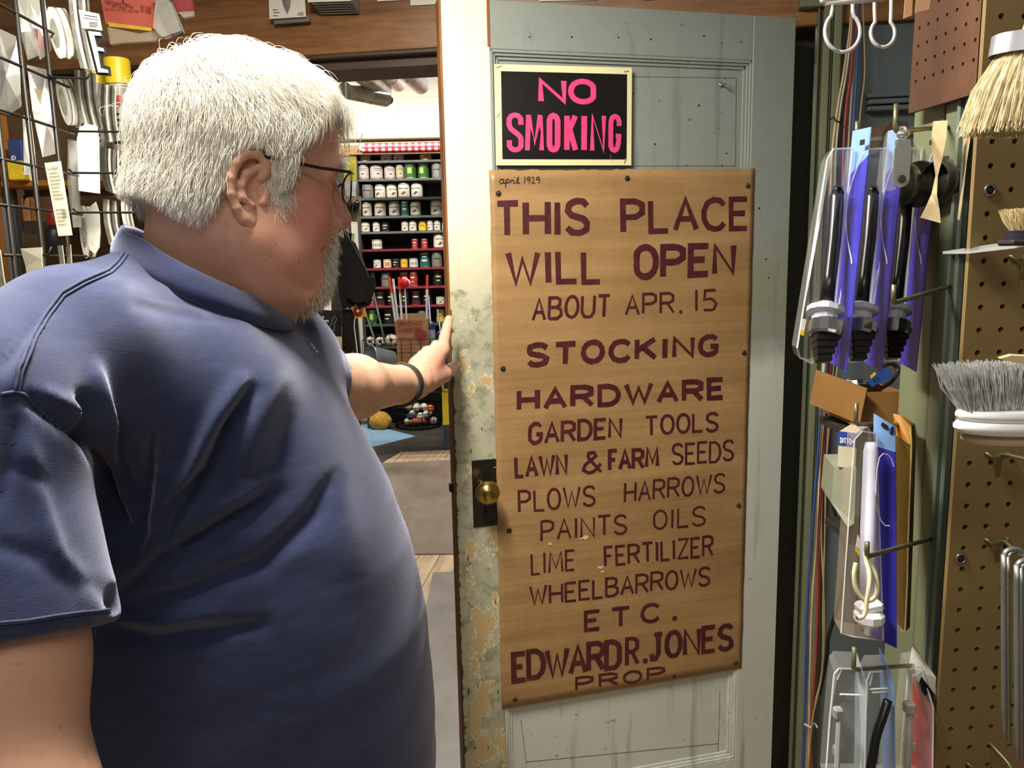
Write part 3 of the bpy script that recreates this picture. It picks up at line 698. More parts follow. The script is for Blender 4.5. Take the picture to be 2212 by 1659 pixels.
# ---- straight hooks sticking out of the corner post towards the left
def hook(root, tip, up, label, r=.0027, name='display_hook'):
    m = MB(); root = Vector(root); tip = Vector(tip); d = (tip-root).normalized()
    m.tube([root-d*.012, root, root.lerp(tip, .5), tip-d*.006, tip-d*.001+UP*.002, tip+UP*.008, tip+UP*up], r, 8)
    o = m.build(name, HOOKM, None, True, loc=tuple(root)); return tag(o, label, 'hook')
HK1r, HK1t = P(2010, 270, 1.06), P(1855, 300, .92)
hook(P(1990, 292, 1.12), P(1850, 303, .96), .022, 'steel hook carrying the three long faucet sprayer packs')
hook(P(2078, 271, 1.00), P(1933, 284, .90), .030, 'steel hook carrying the folded straps and rubber couplings')
hook(post(2062, 615, -.004), P(1929, 655, .86), .020, 'empty steel hook in front of the third blue pack')
hook(P(1985, 918, 1.10), P(1848, 916, .98), .026, 'steel hook carrying the blue pack with white tube and the amber pack')
hook(post(2022, 1161, -.004), P(1872, 1202, .84), .016, 'steel hook carrying the cream tube loop and price tag')
hook(P(1992, 1436, 1.02), P(1843, 1446, .88), .026, 'lowest steel hook carrying clear and red clamshell packs')

BLUE = M('#3c3bb8', .35, var=.1, scale=8); LBLUE = M('#7fa6df', .3, var=.08, scale=10); CLEAR = clear('clear_plastic', '#d9dde0', .17, .08); WEDGE = clear('clear_edge', '#e6e9ea', .5, .15)
SMOKE = clear('brown_tinted_clear', '#b9a690', .30, .1)
BLKP = M('#151414', .25, var=.1); CHR = M('#d9dadb', .12, 1.0, var=.03); GRYP = M('#b9bdcb', .35, var=.05); WHT = M('#e9e9e6', .4, var=.04); YLW = M('#e8cf27', .45, var=.05)
def card(mb, q, t):
    q = [Vector(a) for a in q]; n = (q[1]-q[0]).cross(q[3]-q[0]).normalized(); mb.slab(q, n*t); return mb
def px_card(c, ds): return [P(x, y, d) for (x, y), d in zip(c, ds)]
def sprayer_pack(name, label, dx_, dd, white, hang, depths=(.93, 1.0)):
    """blister pack seen obliquely: blue card (TL,TR,BR,BL) and clear bubble to its left"""
    d0, d1 = depths
    T = lambda x, y, d: P(x+dx_, y, d+dd)
    t = thing(name, label, 'blister pack', T(1838, 800, d0), None, 'hanging faucet sprayer packs')
    TL, TR, BR, BL = T(1842, 283, d0+.02), T(1881, 274, d0-.02), T(1828, 803, d0-.05), T(1790, 782, d0+.02)
    ML, MR = TL.lerp(BL, .20), TR.lerp(BR, .12)
    sidev = (TR-TL).normalized(); nrm = sidev.cross((BL-TL).normalized()); nrm = nrm if nrm.x < 0 else -nrm
    m = MB(); card(m, [ML, MR, BR, BL], .0012); m.build('blue_card', BLUE, t)
    m = MB(); card(m, [TL, TR, MR, ML], .0012); m.build('hang_tab', LBLUE, t)
    m = MB(); c1 = T(1866, 308, d0-.02)+nrm*.002; m.box(c1, (.010, .0006, .006), sidev); m.build('hang_slot', M('#14161c', .8), t)
    # white curved line printed on card
    m = MB(); pts = []
    for k in range(22):
        a = k/21; u = .15+.70*abs(math.sin(PI*(a*.5+.05))) if a < .5 else .15+.5*(1-math.sin(PI*(a-.5)))
        v = a*.46+.11
        u = .80-.62*math.sin(PI*min(1, a*1.02)); pts.append(((TL.lerp(TR, u)).lerp(BL.lerp(BR, u), v))+nrm*.0018)
    m.tube(pts, .0007, 5); m.build('printed_curve', M('#dfe4f5', .5), t)
    # clear bubble: box-like shell with rounded ends on the left of the card
    b0, b1 = T(1800, 322, d0-.02), T(1842, 320, d0+.005); e0, e1 = T(1722, 752, d0-.07), T(1792, 779, d0-.01)
    bb = MB(); off = (sidev*.35+nrm).normalized()
    A = [b1, b0, T(1787, 345, d0-.02), e0, T(1727, 772, d0-.06), T(1750, 784, d0-.04), e1]
    back = [a+Vector((0, 1, 0))*.034+Vector((.006, 0, 0)) for a in A]
    n = len(A); bb.add(A+back, [tuple(range(n))]+[(i, (i+1) % n, n+(i+1) % n, n+i) for i in range(n)])
    bb.build('clear_bubble', CLEAR, t, fix=True)
    eg = MB(); eg.tube(A+[A[0]], .0011, 5); eg.build('bubble_rim', WEDGE, t)
    # sprayer hose, nuts and nozzle inside
    k = MB(); k.tube([T(1812, 402, d0), T(1809, 420, d0)], [.005, .0075], 10); k.lathe([(.0026, 0), (.0040, .0015), (.0026, .003), (.0026, 0)], T(1811, 410, d0-.01), (0, -1, 0), 12)
    k.tube([T(1809, 412, d0), T(1807, 430, d0), T(1800, 520, d0-.01), T(1791, 600, d0-.02), T(1785, 660, d0-.03)], [.0065, .0085, .0085, .0080, .0078], 12)
    k.build('hose', BLKP, t, True)
    k = MB(); ax = (T(1785, 660, d0-.03)-T(1800, 520, d0-.01)).normalized(); c = T(1785, 656, d0-.03)
    k.lathe([(.010, 0), (.011, .004), (.0205, .006), (.0205, .012), (.014, .014), (.0135, .026), (.012, .030)], c, ax, 12); k.build('plastic_nut', GRYP, t)
    k = MB(); c = T(1785, 694, d0-.035); k.lathe([(.0165, 0), (.0185, .002), (.0185, .015), (.0165, .018)], c, ax, 12); k.build('chrome_collar', CHR, t)
    k = MB(); c = T(1784, 718, d0-.037)
    for i in range(5): k.box(c+ax*(i*.0078), (.031-i*.0035, .024-i*.003, .0082), (1, 0, 0), -ax, .0015)
    k.build('nozzle', BLKP, t)
    return t
sprayer_pack('sprayer_pack', 'nearest long blue-card pack with black hose and chrome collar, yellow price sticker', 0, 0, 0, 0)
m = MB(); q = [P(1733, 688, .84), P(1742, 690, .84), P(1736, 724, .84), P(1728, 718, .84)]; card(m, q, .0005); t = bpy.data.objects['sprayer_pack']; m.build('price_sticker', WHT, t)
m = MB(); q = [P(1729.5, 711, .8395), P(1738, 713, .8395), P(1736, 726, .8395), P(1728, 722, .8395)]; card(m, q, .0006); m.build('yellow_sticker', YLW, t)
sprayer_pack('sprayer_pack', 'middle long blue-card pack with black hose and chrome collar, behind the nearest one', 76, .06, 0, 0)
t3 = sprayer_pack('sprayer_pack', 'rearmost long blue-card pack with tilted grey nut, nearest the green post', 150, .11, 0, 0)

# folded metal strap and couplings on the upper hook
t = thing('folded_strap', 'shiny folded metal strap with a round hole on upper hook', 'strap', P(1940, 410, .90)); m = MB()
ALU = M('#c6c8c2', .28, .75, var=.05)
def strap(mb, x0, y0, x1, y1, wpx, d, hole=True):
    a, b = P(x0, y0, d), P(x1, y1, d); X = (P(x0+10, y0, d)-P(x0, y0, d)).normalized(); hw = wpx/2*d/FPX
    dn = (b-a).normalized(); pts = [a-X*hw*.7, a+X*hw*.7]; pts += [a.lerp(b, .2)+X*hw]; n = 10
    cb = b-dn*hw
    pts += [cb+X*hw*math.cos(PI*k/n)+dn*hw*math.sin(PI*k/n) for k in range(n+1)]; pts += [a.lerp(b, .2)-X*hw]
    nn = X.cross(dn); mb.slab(pts, nn*.0015)
    return cb, nn, hw
cb, nn, hw = strap(m, 1953, 300, 1945, 405, 36, .885); m.build('front_leaf', ALU, t)
m = MB(); cb2, nn2, _ = strap(m, 1928, 285, 1922, 413, 34, .905); m.build('rear_leaf', CLEAR, t)
m = MB(); vv = nn if nn.dot(CAM-cb) > 0 else -nn; m.lathe([(hw*.50, 0), (hw*.42, .0006), (.0001, .0006)], cb+vv*.0022, vv, 20); m.build('hole', M('#2a2a25', .8), t)
m = MB(); m.tube([P(1934, 286, .905), P(1942, 276, .90), P(1955, 276, .89), P(1962, 290, .885)], .0022, 6); m.box(P(1950, 290, .889), (.013, .010, .009), (1, 0, 0), UP, .003); m.build('fold', M('#f2f2f2', .15, .9), t, True)
RUB = M('#33332a', .42, var=.15, scale=40)
def coupling(label, x, y, d, rpx, L, dirv):
    t = thing('rubber_coupling', label, 'pipe coupling', P(x, y+rpx, d), None, 'rubber pipe couplings'); r = rpx*d/FPX; m = MB()
    c = P(x, y, d); dv = Vector(dirv).normalized()
    m.lathe([(r*.80, 0), (r*.86, .002), (r*.88, L*.38), (r*1.0, L*.42), (r*1.04, L*.5), (r*1.0, L*.58), (r*.88, L*.62), (r*.86, L-.002), (r*.80, L), (r*.72, L), (r*.70, L*.3), (0.001, L*.28)], c-dv*L/2, dv, 32, cap=False)
    m.build('body', RUB, t, True)
    m = MB(); m.lathe([(r*.885, 0), (r*.90, .001), (r*.90, .009), (r*.885, .010)], c-dv*L*.36, dv, 32, cap=False); m.lathe([(r*.885, 0), (r*.90, .001), (r*.90, .009), (r*.885, .010)], c+dv*L*.28, dv, 32, cap=False)
    m.box(c-dv*L*.30+UP*r*.92, (.012, .007, .008), dv, UP, .001); m.build('hose_clamp', STEEL, t, True); return t
coupling('black rubber coupling behind the 1 1/4" card, left one of the two', 1985, 398, 1.02, 48, .075, (1, .25, 0))
coupling('black rubber coupling against the green post, right one of the two', 2062, 392, .98, 50, .06, (1, .25, 0))
KRAFT = M('#cdb88d', .6, var=.06, scale=14); KRAFTd = M('#a98f66', .6, var=.08, scale=14)
# twisted kraft card with 1 1/4"
def twisted_card(name, label, L, R, parts, cat='packaging card', mat=KRAFT):
    """L and R: lists of (x,y,d) down the left and right edges"""
    n = len(L); t = thing(name, label, cat, P(*L[-1])); m = MB(); th = .0011; A = [P(*a) for a in L]; B = [P(*b) for b in R]
    off = Vector((.0004, .0011, 0)); m.v = A+B+[a+off for a in A]+[b+off for b in B]
    for i in range(n-1): m.f += [(i, n+i, n+i+1, i+1), (2*n+i, 2*n+i+1, 3*n+i+1, 3*n+i), (i, i+1, 2*n+i+1, 2*n+i), (n+i, 3*n+i, 3*n+i+1, n+i+1)]
    m.f += [(0, 2*n, 3*n, n), (n-1, 2*n-1, 4*n-1, 3*n-1)]; m.mi = [0]*len(m.f); m.build('card', mat, t, fix=False)
    return t, A, B
t, A, B = twisted_card('size_card', 'twisted kraft card marked 1 1/4" hanging between the two couplings',
  [(2016, 262, .93), (2012, 300, .935), (2016, 345, .94), (2021, 380, .95), (2012, 420, .95), (1996, 455, .95), (1988, 470, .95)],
  [(2047, 260, .90), (2044, 300, .90), (2035, 345, .915), (2026, 380, .93), (2024, 420, .93), (2030, 455, .92), (2032, 482, .91)], None)
m = MB(); f = lambda u, v, h=0: (A[0].lerp(B[0], u)).lerp(A[1].lerp(B[1], u), 1-v)+Vector((0, -.0008-h, 0))
write(m, '1', lambda u, v, h: f(.16+u*.13, .28+v*.62, h), .3, .16, 0); write(m, '1', lambda u, v, h: f(.36+u*.12, .60+v*.32, h), .4, .18, 0)
write(m, '4', lambda u, v, h: f(.34+u*.18, .18+v*.34, h), .8, .18, 0); write(m, '-', lambda u, v, h: f(.34+u*.2, .5+v*.1, h), 1.5, .4, 0); write(m, '"', lambda u, v, h: f(.62+u*.18, .4+v*.5, h), .35, .14, 0)
m.build('size_print', BLKP, t)
t, A, B = twisted_card('size_card', 'narrow edge-on kraft card in front of the post, right of the 1 1/4" card',
  [(2074, 262, .94), (2081, 300, .94), (2082, 350, .935), (2078, 400, .93), (2072, 440, .93), (2068, 473, .93)],
  [(2101, 255, .885), (2096, 300, .885), (2088, 350, .90), (2083, 400, .91), (2078, 440, .91), (2073, 476, .915)], None)
m = MB(); f = lambda u, v, h=0: (A[0].lerp(B[0], u)).lerp(A[1].lerp(B[1], u), 1-v)+Vector((0, -.0008-h, 0)); write(m, '"', lambda u, v, h: f(.3+u*.3, .45+v*.45, h), .45, .15, 0); m.build('inch_mark', BLKP, t)
t, A, B = twisted_card('hole_size_card', 'grey card with red square reading Hole Size behind the couplings',
  [(2052, 268, 1.01), (2050, 300, 1.01), (2049, 344, 1.01)], [(2075, 266, .985), (2074, 300, .985), (2074, 325, .985)], None, mat=M('#c9bf9f', .6, var=.05))
f = lambda u, v, h=0: (A[0].lerp(B[0], u)).lerp(A[2].lerp(B[2], u), 1-v)+Vector((0, -.0010-h, 0))
m = MB(); m.add([f(.25, .86), f(.8, .86), f(.8, .62), f(.25, .62)], [(0, 1, 2, 3)]); m.build('red_square', M('#c8402a', .5), t)
m = MB(); write(m, 'HOLE SIZE', lambda u, v, h: f(.08+u*.85, .34+v*.16, h), 4.2, .2, 0); m.build('print', BLKP, t)

# bulb shaped wire hangers, top
m0 = MB()
def bulb(label, cx, w, ytop, ybot, d, neck):
    t = thing('wire_hanger', label, 'wire hanger', P(cx, ybot, d), None, 'bulb-shaped white wire hangers'); m = MB(); pts = []
    n = 40; yc = ybot-w*.55
    pts = [(cx-neck-4, ytop-30), (cx-neck, ytop), (cx-neck, ytop+22)]
    for k in range(n+1):
        an = math.radians(125+ (415-125)*0 ) ; a = math.radians(130)+ (math.radians(410)-math.radians(130))*k/n
        pts.append((cx+w/2*math.cos(a), yc-w*.58*math.sin(a)))
    pts += [(cx+neck, ytop+22), (cx+neck, ytop), (cx+neck+5, ytop-30)]
    m.tube([P(x, y, d+(.02 if i > 20 else 0)) for i, (x, y) in enumerate(pts)], .0021, 8); m.build('loop', M('#d9dadb', .3, .4, var=.03), t, True)
    if cx < 1850:
        m = MB(); m.box(P(cx-25, -2, d), (.022, .012, .008), (1, 0, .1), UP, .003); m.tube([P(cx-38, 6, d), P(cx+90, -4, d)], .0035, 8); m.build('crossbar', M('#d9dadb', .3, .4, var=.03), t, True)
    return t
bulb('white bulb-shaped wire hanger at the top, left and larger of two', 1820, 76, -2, 110, .86, 22)
bulb('white bulb-shaped wire hanger at the top, right and narrower of two', 1907, 52, -2, 100, .92, 18)
# kraft cards at the top edge
for (c, lab) in ((((1956, -10), (1972, -10), (1970, 33), (1952, 40)), 'narrow tan card at the top left of the brown pegboard'), (((1980, -10), (2012, -12), (2008, 20), (1977, 28)), 'wider tan card over the top of the brown pegboard')):
    m = MB(); card(m, [P(x, y, .90) for x, y in c], .001); tag(m.build('hanging_card', M('#b98f6a', .6, var=.05), None), lab, 'packaging card')
# ---- second row: blue pack with white tube, amber pack behind
AMB = clear('amber_clear', '#a56f22', .62, .15)
t = thing('supply_tube_pack', 'blue-card pack with white tube hanging below the shelf boxes', 'blister pack', P(1925, 1395, .96)); hook2 = 0
TL, TR, BR, BL = P(1887, 893, 1.0), P(1934, 922, .97), P(1936, 1400, .92), P(1885, 1375, .95)
ML, MR = TL.lerp(BL, .15), TR.lerp(BR, .12)
m = MB(); card(m, [ML, MR, BR, BL], .0012); m.build('blue_card', M('#2f2f9e', .35, var=.1, scale=8), t)
m = MB(); card(m, [TL, TR, MR, ML], .0012); m.build('hang_tab', LBLUE, t)
m = MB(); sd = (TR-TL).normalized(); m.box(P(1911, 920, .98), (.010, .0008, .005), sd); m.box(P(1927, 930, .97), (.004, .0008, .010), sd); m.build('hang_slot', M('#101216', .8), t)
m = MB(); m.tube([P(x, y, .945) for x, y in ((1931, 1008), (1926, 992), (1918, 982), (1908, 980), (1900, 988), (1895, 1010), (1892, 1050), (1892, 1080), (1896, 1105), (1903, 1125), (1912, 1135), (1922, 1136))], .0007, 5); m.build('printed_curve', M('#dfe4f5', .5), t)
A = [P(x, y, d) for x, y, d in ((1893, 938, .98), (1862, 932, .96), (1846, 950, .95), (1828, 1200, .92), (1817, 1368, .90), (1845, 1376, .90), (1908, 1384, .92))]
bk = [a+Vector((.006, .036, 0)) for a in A]; n = len(A); bb = MB(); bb.add(A+bk, [tuple(range(n))]+[(i, (i+1) % n, n+(i+1) % n, n+i) for i in range(n)]); bb.build('clear_bubble', SMOKE, t)
m = MB(); m.tube(A+[A[0]], .0010, 5); m.build('bubble_rim', WEDGE, t)
m = MB(); m.tube([P(1880, 955, .965), P(1881, 975, .965), P(1875, 1150, .94), P(1873, 1290, .925)], [.0055, .0085, .0088, .0085], 12); m.build('white_tube', M('#dcdff5', .35, var=.03), t, True)
m = MB(); m.box(P(1877, 1310, .92), (.028, .02, .012), (1, 0, .2), UP, .003); m.lathe([(.013, 0), (.017, .004), (.017, .012), (.010, .018)], P(1878, 1318, .92), (0, 0, -1), 10); m.build('tube_nut', M('#e4e5ea', .4, var=.03), t)
m = MB(); m.tube([P(1880, 1335, .915), P(1872, 1372, .91)], [.006, .004], 8); m.build('tip', CLEAR, t)
t = thing('amber_pack', 'amber plastic pack edge-on just right of the blue white-tube pack', 'blister pack', P(1955, 1360, 1.02)); m = MB()
q = [P(x, y, d) for x, y, d in ((1929, 896, 1.07), (1966, 920, 1.04), (1969, 960, 1.03), (1962, 1170, 1.0), (1955, 1365, .98), (1938, 1345, 1.02))]; m.slab(q, Vector((.012, .012, 0))); m.build('amber_body', M('#5d4718', .3, var=.2, scale=10), t)
m = MB(); q = [P(x, y, d-.002) for x, y, d in ((1929, 894, 1.07), (1945, 898, 1.06), (1967, 922, 1.04), (1966, 962, 1.03), (1935, 940, 1.06))]; m.slab(q, Vector((.003, .003, 0))); m.build('orange_tab', M('#b27a25', .4, var=.12), t)
m = MB(); m.tube([P(x, y, d-.003) for x, y, d in ((1967, 922, 1.04), (1969, 960, 1.03), (1962, 1170, 1.0), (1960, 1260, .99), (1955, 1365, .98), (1947, 1362, 1.0))], .0009, 5); m.build('rim', M('#b9a878', .4), t)
# cream vinyl loop on its hook with a price tag
t = thing('vinyl_tube_loop', 'cream vinyl tube looped over the hook in front of blue pack', 'tubing', P(1864, 1335, .84)); m = MB()
pts = [(1849, 1216, .84), (1845, 1240, .838), (1848, 1268, .838), (1860, 1290, .838), (1875, 1298, .838), (1890, 1290, .838), (1895, 1270, .84), (1891, 1240, .842), (1880, 1215, .845), (1875, 1200, .85), (1870, 1196, .85), (1872, 1215, .845), (1878, 1240, .835), (1877, 1270, .83), (1872, 1300, .83), (1870, 1320, .83), (1864, 1332, .83), (1853, 1335, .83)]
def spline(p, k=6):
    p = [Vector(a) for a in p]; out = []
    for i in range(len(p)-1):
        a = p[max(0, i-1)]; b = p[i]; c = p[i+1]; d = p[min(len(p)-1, i+2)]
        for j in range(k):
            s_ = j/k; out.append(.5*((2*b)+(-a+c)*s_+(2*a-5*b+4*c-d)*s_*s_+(-a+3*b-3*c+d)*s_**3))
    return out+[p[-1]]
m.tube(spline([P(*q) for q in pts]), .0024, 10); m.build('tube', M('#d8d2ae', .4, var=.04), t, True)
m = MB(); c = P(1852, 1335, .8295); m.lathe([(.0012, 0), (.0017, .0004)], c, CAM-c, 10); m.build('bore', M('#3a362c', .8), t)
t = thing('price_tag', 'small white and yellow price tag on the hook with the cream loop', 'tag', P(1855, 1200, .835)); m = MB()
card(m, [P(1853, 1155, .835), P(1860, 1168, .835), P(1857, 1190, .835), P(1849, 1182, .835)], .0005); m.build('tag_top', WHT, t); m = MB(); card(m, [P(1849, 1180, .835), P(1858, 1188, .835), P(1856, 1202, .835), P(1848, 1190, .835)], .0005); m.build('yellow_end', YLW, t)

# ---- lowest row: clear clamshells and red one
GREY = M('#8e9294', .35, var=.06)
def clam(name, label, TLp, TRp, BRp, BLp, ds, front, colr, inner=None, cat='clamshell pack', grp=None, tabs=True):
    t = thing(name, label, cat, P((TLp[0]+BRp[0])/2, 1700, ds[0]), None, grp)
    q = [P(*TLp, ds[0]), P(*TRp, ds[1]), P(*BRp, ds[2]), P(*BLp, ds[3])]
    m = MB(); card(m, q, .0008); m.build('backing_card', colr, t)
    A = [P(x, y, d) for x, y, d in front]; n = len(A); bk = [a+Vector((.010, .040, 0)) for a in A]
    bb = MB(); bb.add(A+bk, [tuple(range(n))]+[(i, (i+1) % n, n+(i+1) % n, n+i) for i in range(n)]); bb.build('clear_shell', CLEAR, t)
    m = MB(); m.tube(A+[A[0]], .0011, 5); 
    for a, b in ((0, 1),): m.tube([A[a].lerp(A[-1], .12)+Vector((.004, 0, 0)), A[b].lerp(A[2], .12)], .0009, 5)
    m.build('shell_rim', WEDGE, t); return t
t = clam('clear_clamshell', 'clear clamshell pack, empty-looking, left on the lowest hook', (1847, 1400), (1872, 1478), (1868, 1700), (1846, 1700), (.90, .88, .85, .88),
     [(1802, 1456, .885), (1812, 1444, .885), (1862, 1446, .90), (1866, 1500, .89), (1858, 1700, .86), (1782, 1700, .85), (1792, 1560, .87)], clear('frosted_card', '#aab3bd', .45, .2), grp=None)
m = MB()
for yy in (1530, 1612): m.box(P(1810, yy+10, .865), (.010, .010, .013), (1, 0, 0), UP, .002)
m.tube([P(1813, 1540, .866), P(1806, 1700, .85)], .0032, 8); m.build('grey_clip_strip', GREY, t)
m = MB(); m.tube([P(1815, 1500, .88), P(1868, 1502, .886)], .0012, 6); m.build('glint_ridge', WHT, t)
t = clam('clear_clamshell', 'clear clamshell with blue-edged card and slanting black cable, second on the lowest hook', (1899, 1398), (1931, 1470), (1934, 1700), (1906, 1700), (.95, .92, .90, .92),
     [(1872, 1470, .93), (1880, 1452, .93), (1924, 1450, .94), (1932, 1520, .93), (1932, 1700, .90), (1868, 1700, .90), (1870, 1560, .91)], clear('blue_edge_card', '#7c9acb', .6, .2))
m = MB(); m.tube(spline([P(*q) for q in ((1918, 1512, .915), (1908, 1545, .91), (1893, 1590, .905), (1884, 1640, .90), (1872, 1700, .895))], 3), .0052, 8); m.build('black_cable', BLKP, t, True)
m = MB(); m.tube([P(1880, 1489, .925), P(1920, 1487, .93)], .0011, 6); m.tube([P(1884, 1496, .925), P(1922, 1494, .93)], .0011, 6); m.build('glint_ridge', WHT, t)
RED = M('#b03a30', .4, var=.12, scale=9)
t = clam('red_clamshell', 'clamshell pack with red card and grey plastic strip beside the post, lowest hook', (1971, 1390), (2024, 1466), (2017, 1530), (1963, 1440), (1.02, .96, .96, 1.0),
     [(1962, 1446, .985), (1990, 1440, .98), (2016, 1530, .95), (2014, 1700, .93), (1942, 1700, .93), (1950, 1580, .95)], M('#b5b3ac', .45, var=.15))
m = MB(); card(m, [P(1972, 1455, 1.0), P(2016, 1528, .965), P(2013, 1700, .93), (P(1966, 1700, .97))], .001); m.build('red_card', RED, t)
m = MB(); card(m, [P(1990, 1462, .972), P(2018, 1500, .955), P(2016, 1530, .955), P(1982, 1480, .975)], .001); m.build('black_band', BLKP, t)
m = MB()
for yy in (1528, 1610): m.box(P(1964, yy, .94), (.012, .012, .014), (1, 0, 0), UP, .002)
m.tube([P(1966, 1520, .945), P(1957, 1700, .925)], .0042, 8); m.build('grey_clip_strip', M('#a9a59b', .45), t)

# ---- bundle of wires running down beside the casing
r3 = random.Random(4)
WR = [('#c7b184', 0, .0026, 'tan insulated wire nearest the casing'), ('#a23a33', 16, .0028, 'red insulated wire in the bundle'), ('#b79f78', 24, .0022, 'pale brown wire right of the red one'),
      ('#2c4c97', 30, .0028, 'blue insulated wire of the bundle, crossing to its left side lower down'), ('#d6cfb4', 9, .0024, 'cream wire between tan and red wires'), ('#9a8964', 38, .0020, 'thin dull tan wire hanging free at the right of the bundle'),
      ('#6f4a3a', 20, .0022, 'dark brown wire in the middle of the bundle')]
base = [(1843, -20), (1842, 60), (1836, 160), (1828, 230), (1818, 330), (1812, 480), (1800, 640), (1790, 800), (1782, 900), (1775, 1000), (1768, 1150), (1760, 1300), (1752, 1450), (1748, 1560), (1742, 1700)]
offs = {0: [-2, -6, -14, -18, -20, -20, -16, -8, -2, -6, -12, -10, -10, -4, -2], 16: [2, 2, 2, 0, 4, 6, 6, 4, 2, 2, 0, 6, 8, 4, 8], 24: [6, 6, 6, 10, 14, 14, 12, 10, 8, 4, 6, 20, 24, 4, 14],
        30: [12, 12, 14, 18, 20, 6, -4, -6, -10, -10, -14, -16, -12, -10, -10], 9: [-1, -2, -8, -12, -12, -10, -8, -12, 0, -4, -2, -6, -2, 0, 2], 38: [20, 24, 32, 32, 34, 30, 24, 18, 12, 10, 14, 18, 24, 6, 2], 20: [4, 5, 6, 4, 4, 2, 3, 6, 6, 4, 6, 12, 16, 4, 18]}
zd = {0: 1.83, 16: 1.84, 24: 1.845, 30: 1.82, 9: 1.85, 38: 1.80, 20: 1.86}
for c, k, r, lab in WR:
    m = MB(); pts = [P(x+o, y, zd[k]) for (x, y), o in zip(base, offs[k])]; m.tube(spline(pts, 5), r, 7)
    tag(m.build('hanging_wire', M(c, .45, var=.08), None, True), lab, 'wire', 'wires running down beside the casing')
m = MB(); m.tube([P(1738, 1564, 1.81), P(1750, 1572, 1.80), P(1760, 1562, 1.81), P(1766, 1572, 1.80)], .003, 6); tag(m.build('string_tie', M('#c9c6b6', .8), None, True), 'short white string tied around the wire bundle', 'string')
m = MB(); m.tube([P(1795, 258, 1.86), P(1800, 252, 1.83), P(1806, 262, 1.82), P(1818, 264, 1.82)], .0018, 6); tag(m.build('bent_nail', M('#22201a', .5, .6), None, True), 'bent nail in the casing beside the wires', 'nail')
m = MB(); m.tube(spline([P(*q) for q in ((1797, 1000, 1.86), (1800, 1090, 1.85), (1818, 1160, 1.84), (1828, 1210, 1.83), (1815, 1290, 1.84), (1800, 1340, 1.85), (1789, 1380, 1.86), (1786, 1420, 1.86), (1770, 1500, 1.86))], 5), .0045, 8); tag(m.build('black_cable', M('#17150f', .6), None, True), 'black cable bowing out right of the wires below the shelf', 'cable')

# ---- boxes on the ledges in the recess
CB = M('#9a703c', .65, var=.08, scale=12); CBi = M('#6e4f2b', .7)
dW = 1.50
def obox(name, label, q, dep, hgt, mat, open_=True, cat='box', grp=None):
    """open carton: q = front bottom-left, front bottom-right (px,y,d), height, depth backwards"""
    a, b = P(*q[0]), P(*q[1]); b.z = a.z; X = (b-a).normalized(); Yv = UP.cross(X); Yv = Yv if Yv.y > 0 else -Yv; w_ = (b-a).length
    t = thing(name, label, cat, (a+b)/2+Yv*dep/2); m = MB(); th = .003
    for c, sz in (((a+b)/2, (w_, th, hgt)), ((a+b)/2+Yv*dep, (w_, th, hgt))): m.box(c+UP*hgt/2, sz, X, UP)
    for c in (a, b): m.box(c+Yv*dep/2+UP*hgt/2, (th, dep, hgt), X, UP)
    m.box((a+b)/2+Yv*dep/2+UP*th/2, (w_, dep, th), X, UP); 
    m.build('carton', mat, t); return t, a, b, X, Yv, w_
def ledge(x0, x1, y, d0, dep, name, mat):
    a, b = P(x0, y, d0), P(x1, y, d0); b.z = a.z; X = (b-a).normalized(); Yv = UP.cross(X); Yv = Yv if Yv.y > 0 else -Yv
    m = MB(); m.box((a+b)/2+Yv*dep/2-UP*.008, ((b-a).length, dep, .016), X, UP, .002); return m.build(name, mat)
tag(ledge(1826, 1990, 926, 1.50, .13, 'recess_shelf', M('#2f2f2a', .7)), 'dark shelf board in the recess under the cardboard box', 'shelf')
t, a, b, X, Y_, w_ = obox('cardboard_box', 'open cardboard box holding clear bags, above the blue and white carton', [(1842, 918, 1.5), (1948, 905, 1.5)], .12, .062, CB)
m = MB(); m.box(a-X*.018+UP*.05+Y_*.03, (.003, .12, .07), X+Y_*.5, UP+X*.4); m.build('side_flap', CB, t)
t = thing('wire_coil', 'dark coil of wire bagged in the open cardboard box', 'coil', (a+b)/2+Y_*.09+UP*.052); c = t.location; m = MB()
for k in range(5): m.tube([c+X*math.cos(q*PI/12)*(.030+.002*k)+Y_*math.sin(q*PI/12)*.028+UP*(.002+.003*k) for q in range(24)], .0022, 6, closed=True)
m.build('coil', M('#2b2b2a', .25, .3), t, True)
t = thing('clear_bag', 'crumpled clear bag beside the wire coil in the cardboard box', 'bag', a+X*.02+Y_*.06+UP*.05); m = MB(); c = t.location; rr = random.Random(2)
def crumple(m, c, ex, ey, ez, rr, X, Y, nu=14, nv=9, amp=.3):
    ph = [rr.uniform(0, 6) for _ in range(8)]
    def f(u, v):
        a = u*2*PI; b = (v-.5)*PI; k = 1+amp*(math.sin(3*a+ph[0])*math.sin(4*b+ph[1])+.6*math.sin(5*a+ph[2]+3*b))
        return c+X*math.cos(a)*math.cos(b)*ex*k+Y*math.sin(a)*math.cos(b)*ey*k+UP*math.sin(b)*ez*k
    m.grid(f, nu, nv)
crumple(m, c+UP*.008, .02, .03, .014, rr, X, Y_); m.build('bag', M('#a9b0b0', .25, var=.25, scale=60), t)
t = thing('blue_header_pack', 'small blue header card with bagged cord above the cardboard box', 'package', P(1905, 830, 1.42)); m = MB(); card(m, [P(1873, 822, 1.40), P(1915, 792, 1.42), P(1930, 812, 1.42), P(1884, 836, 1.40)], .001); m.build('header_card', M('#2e56a8', .45), t)
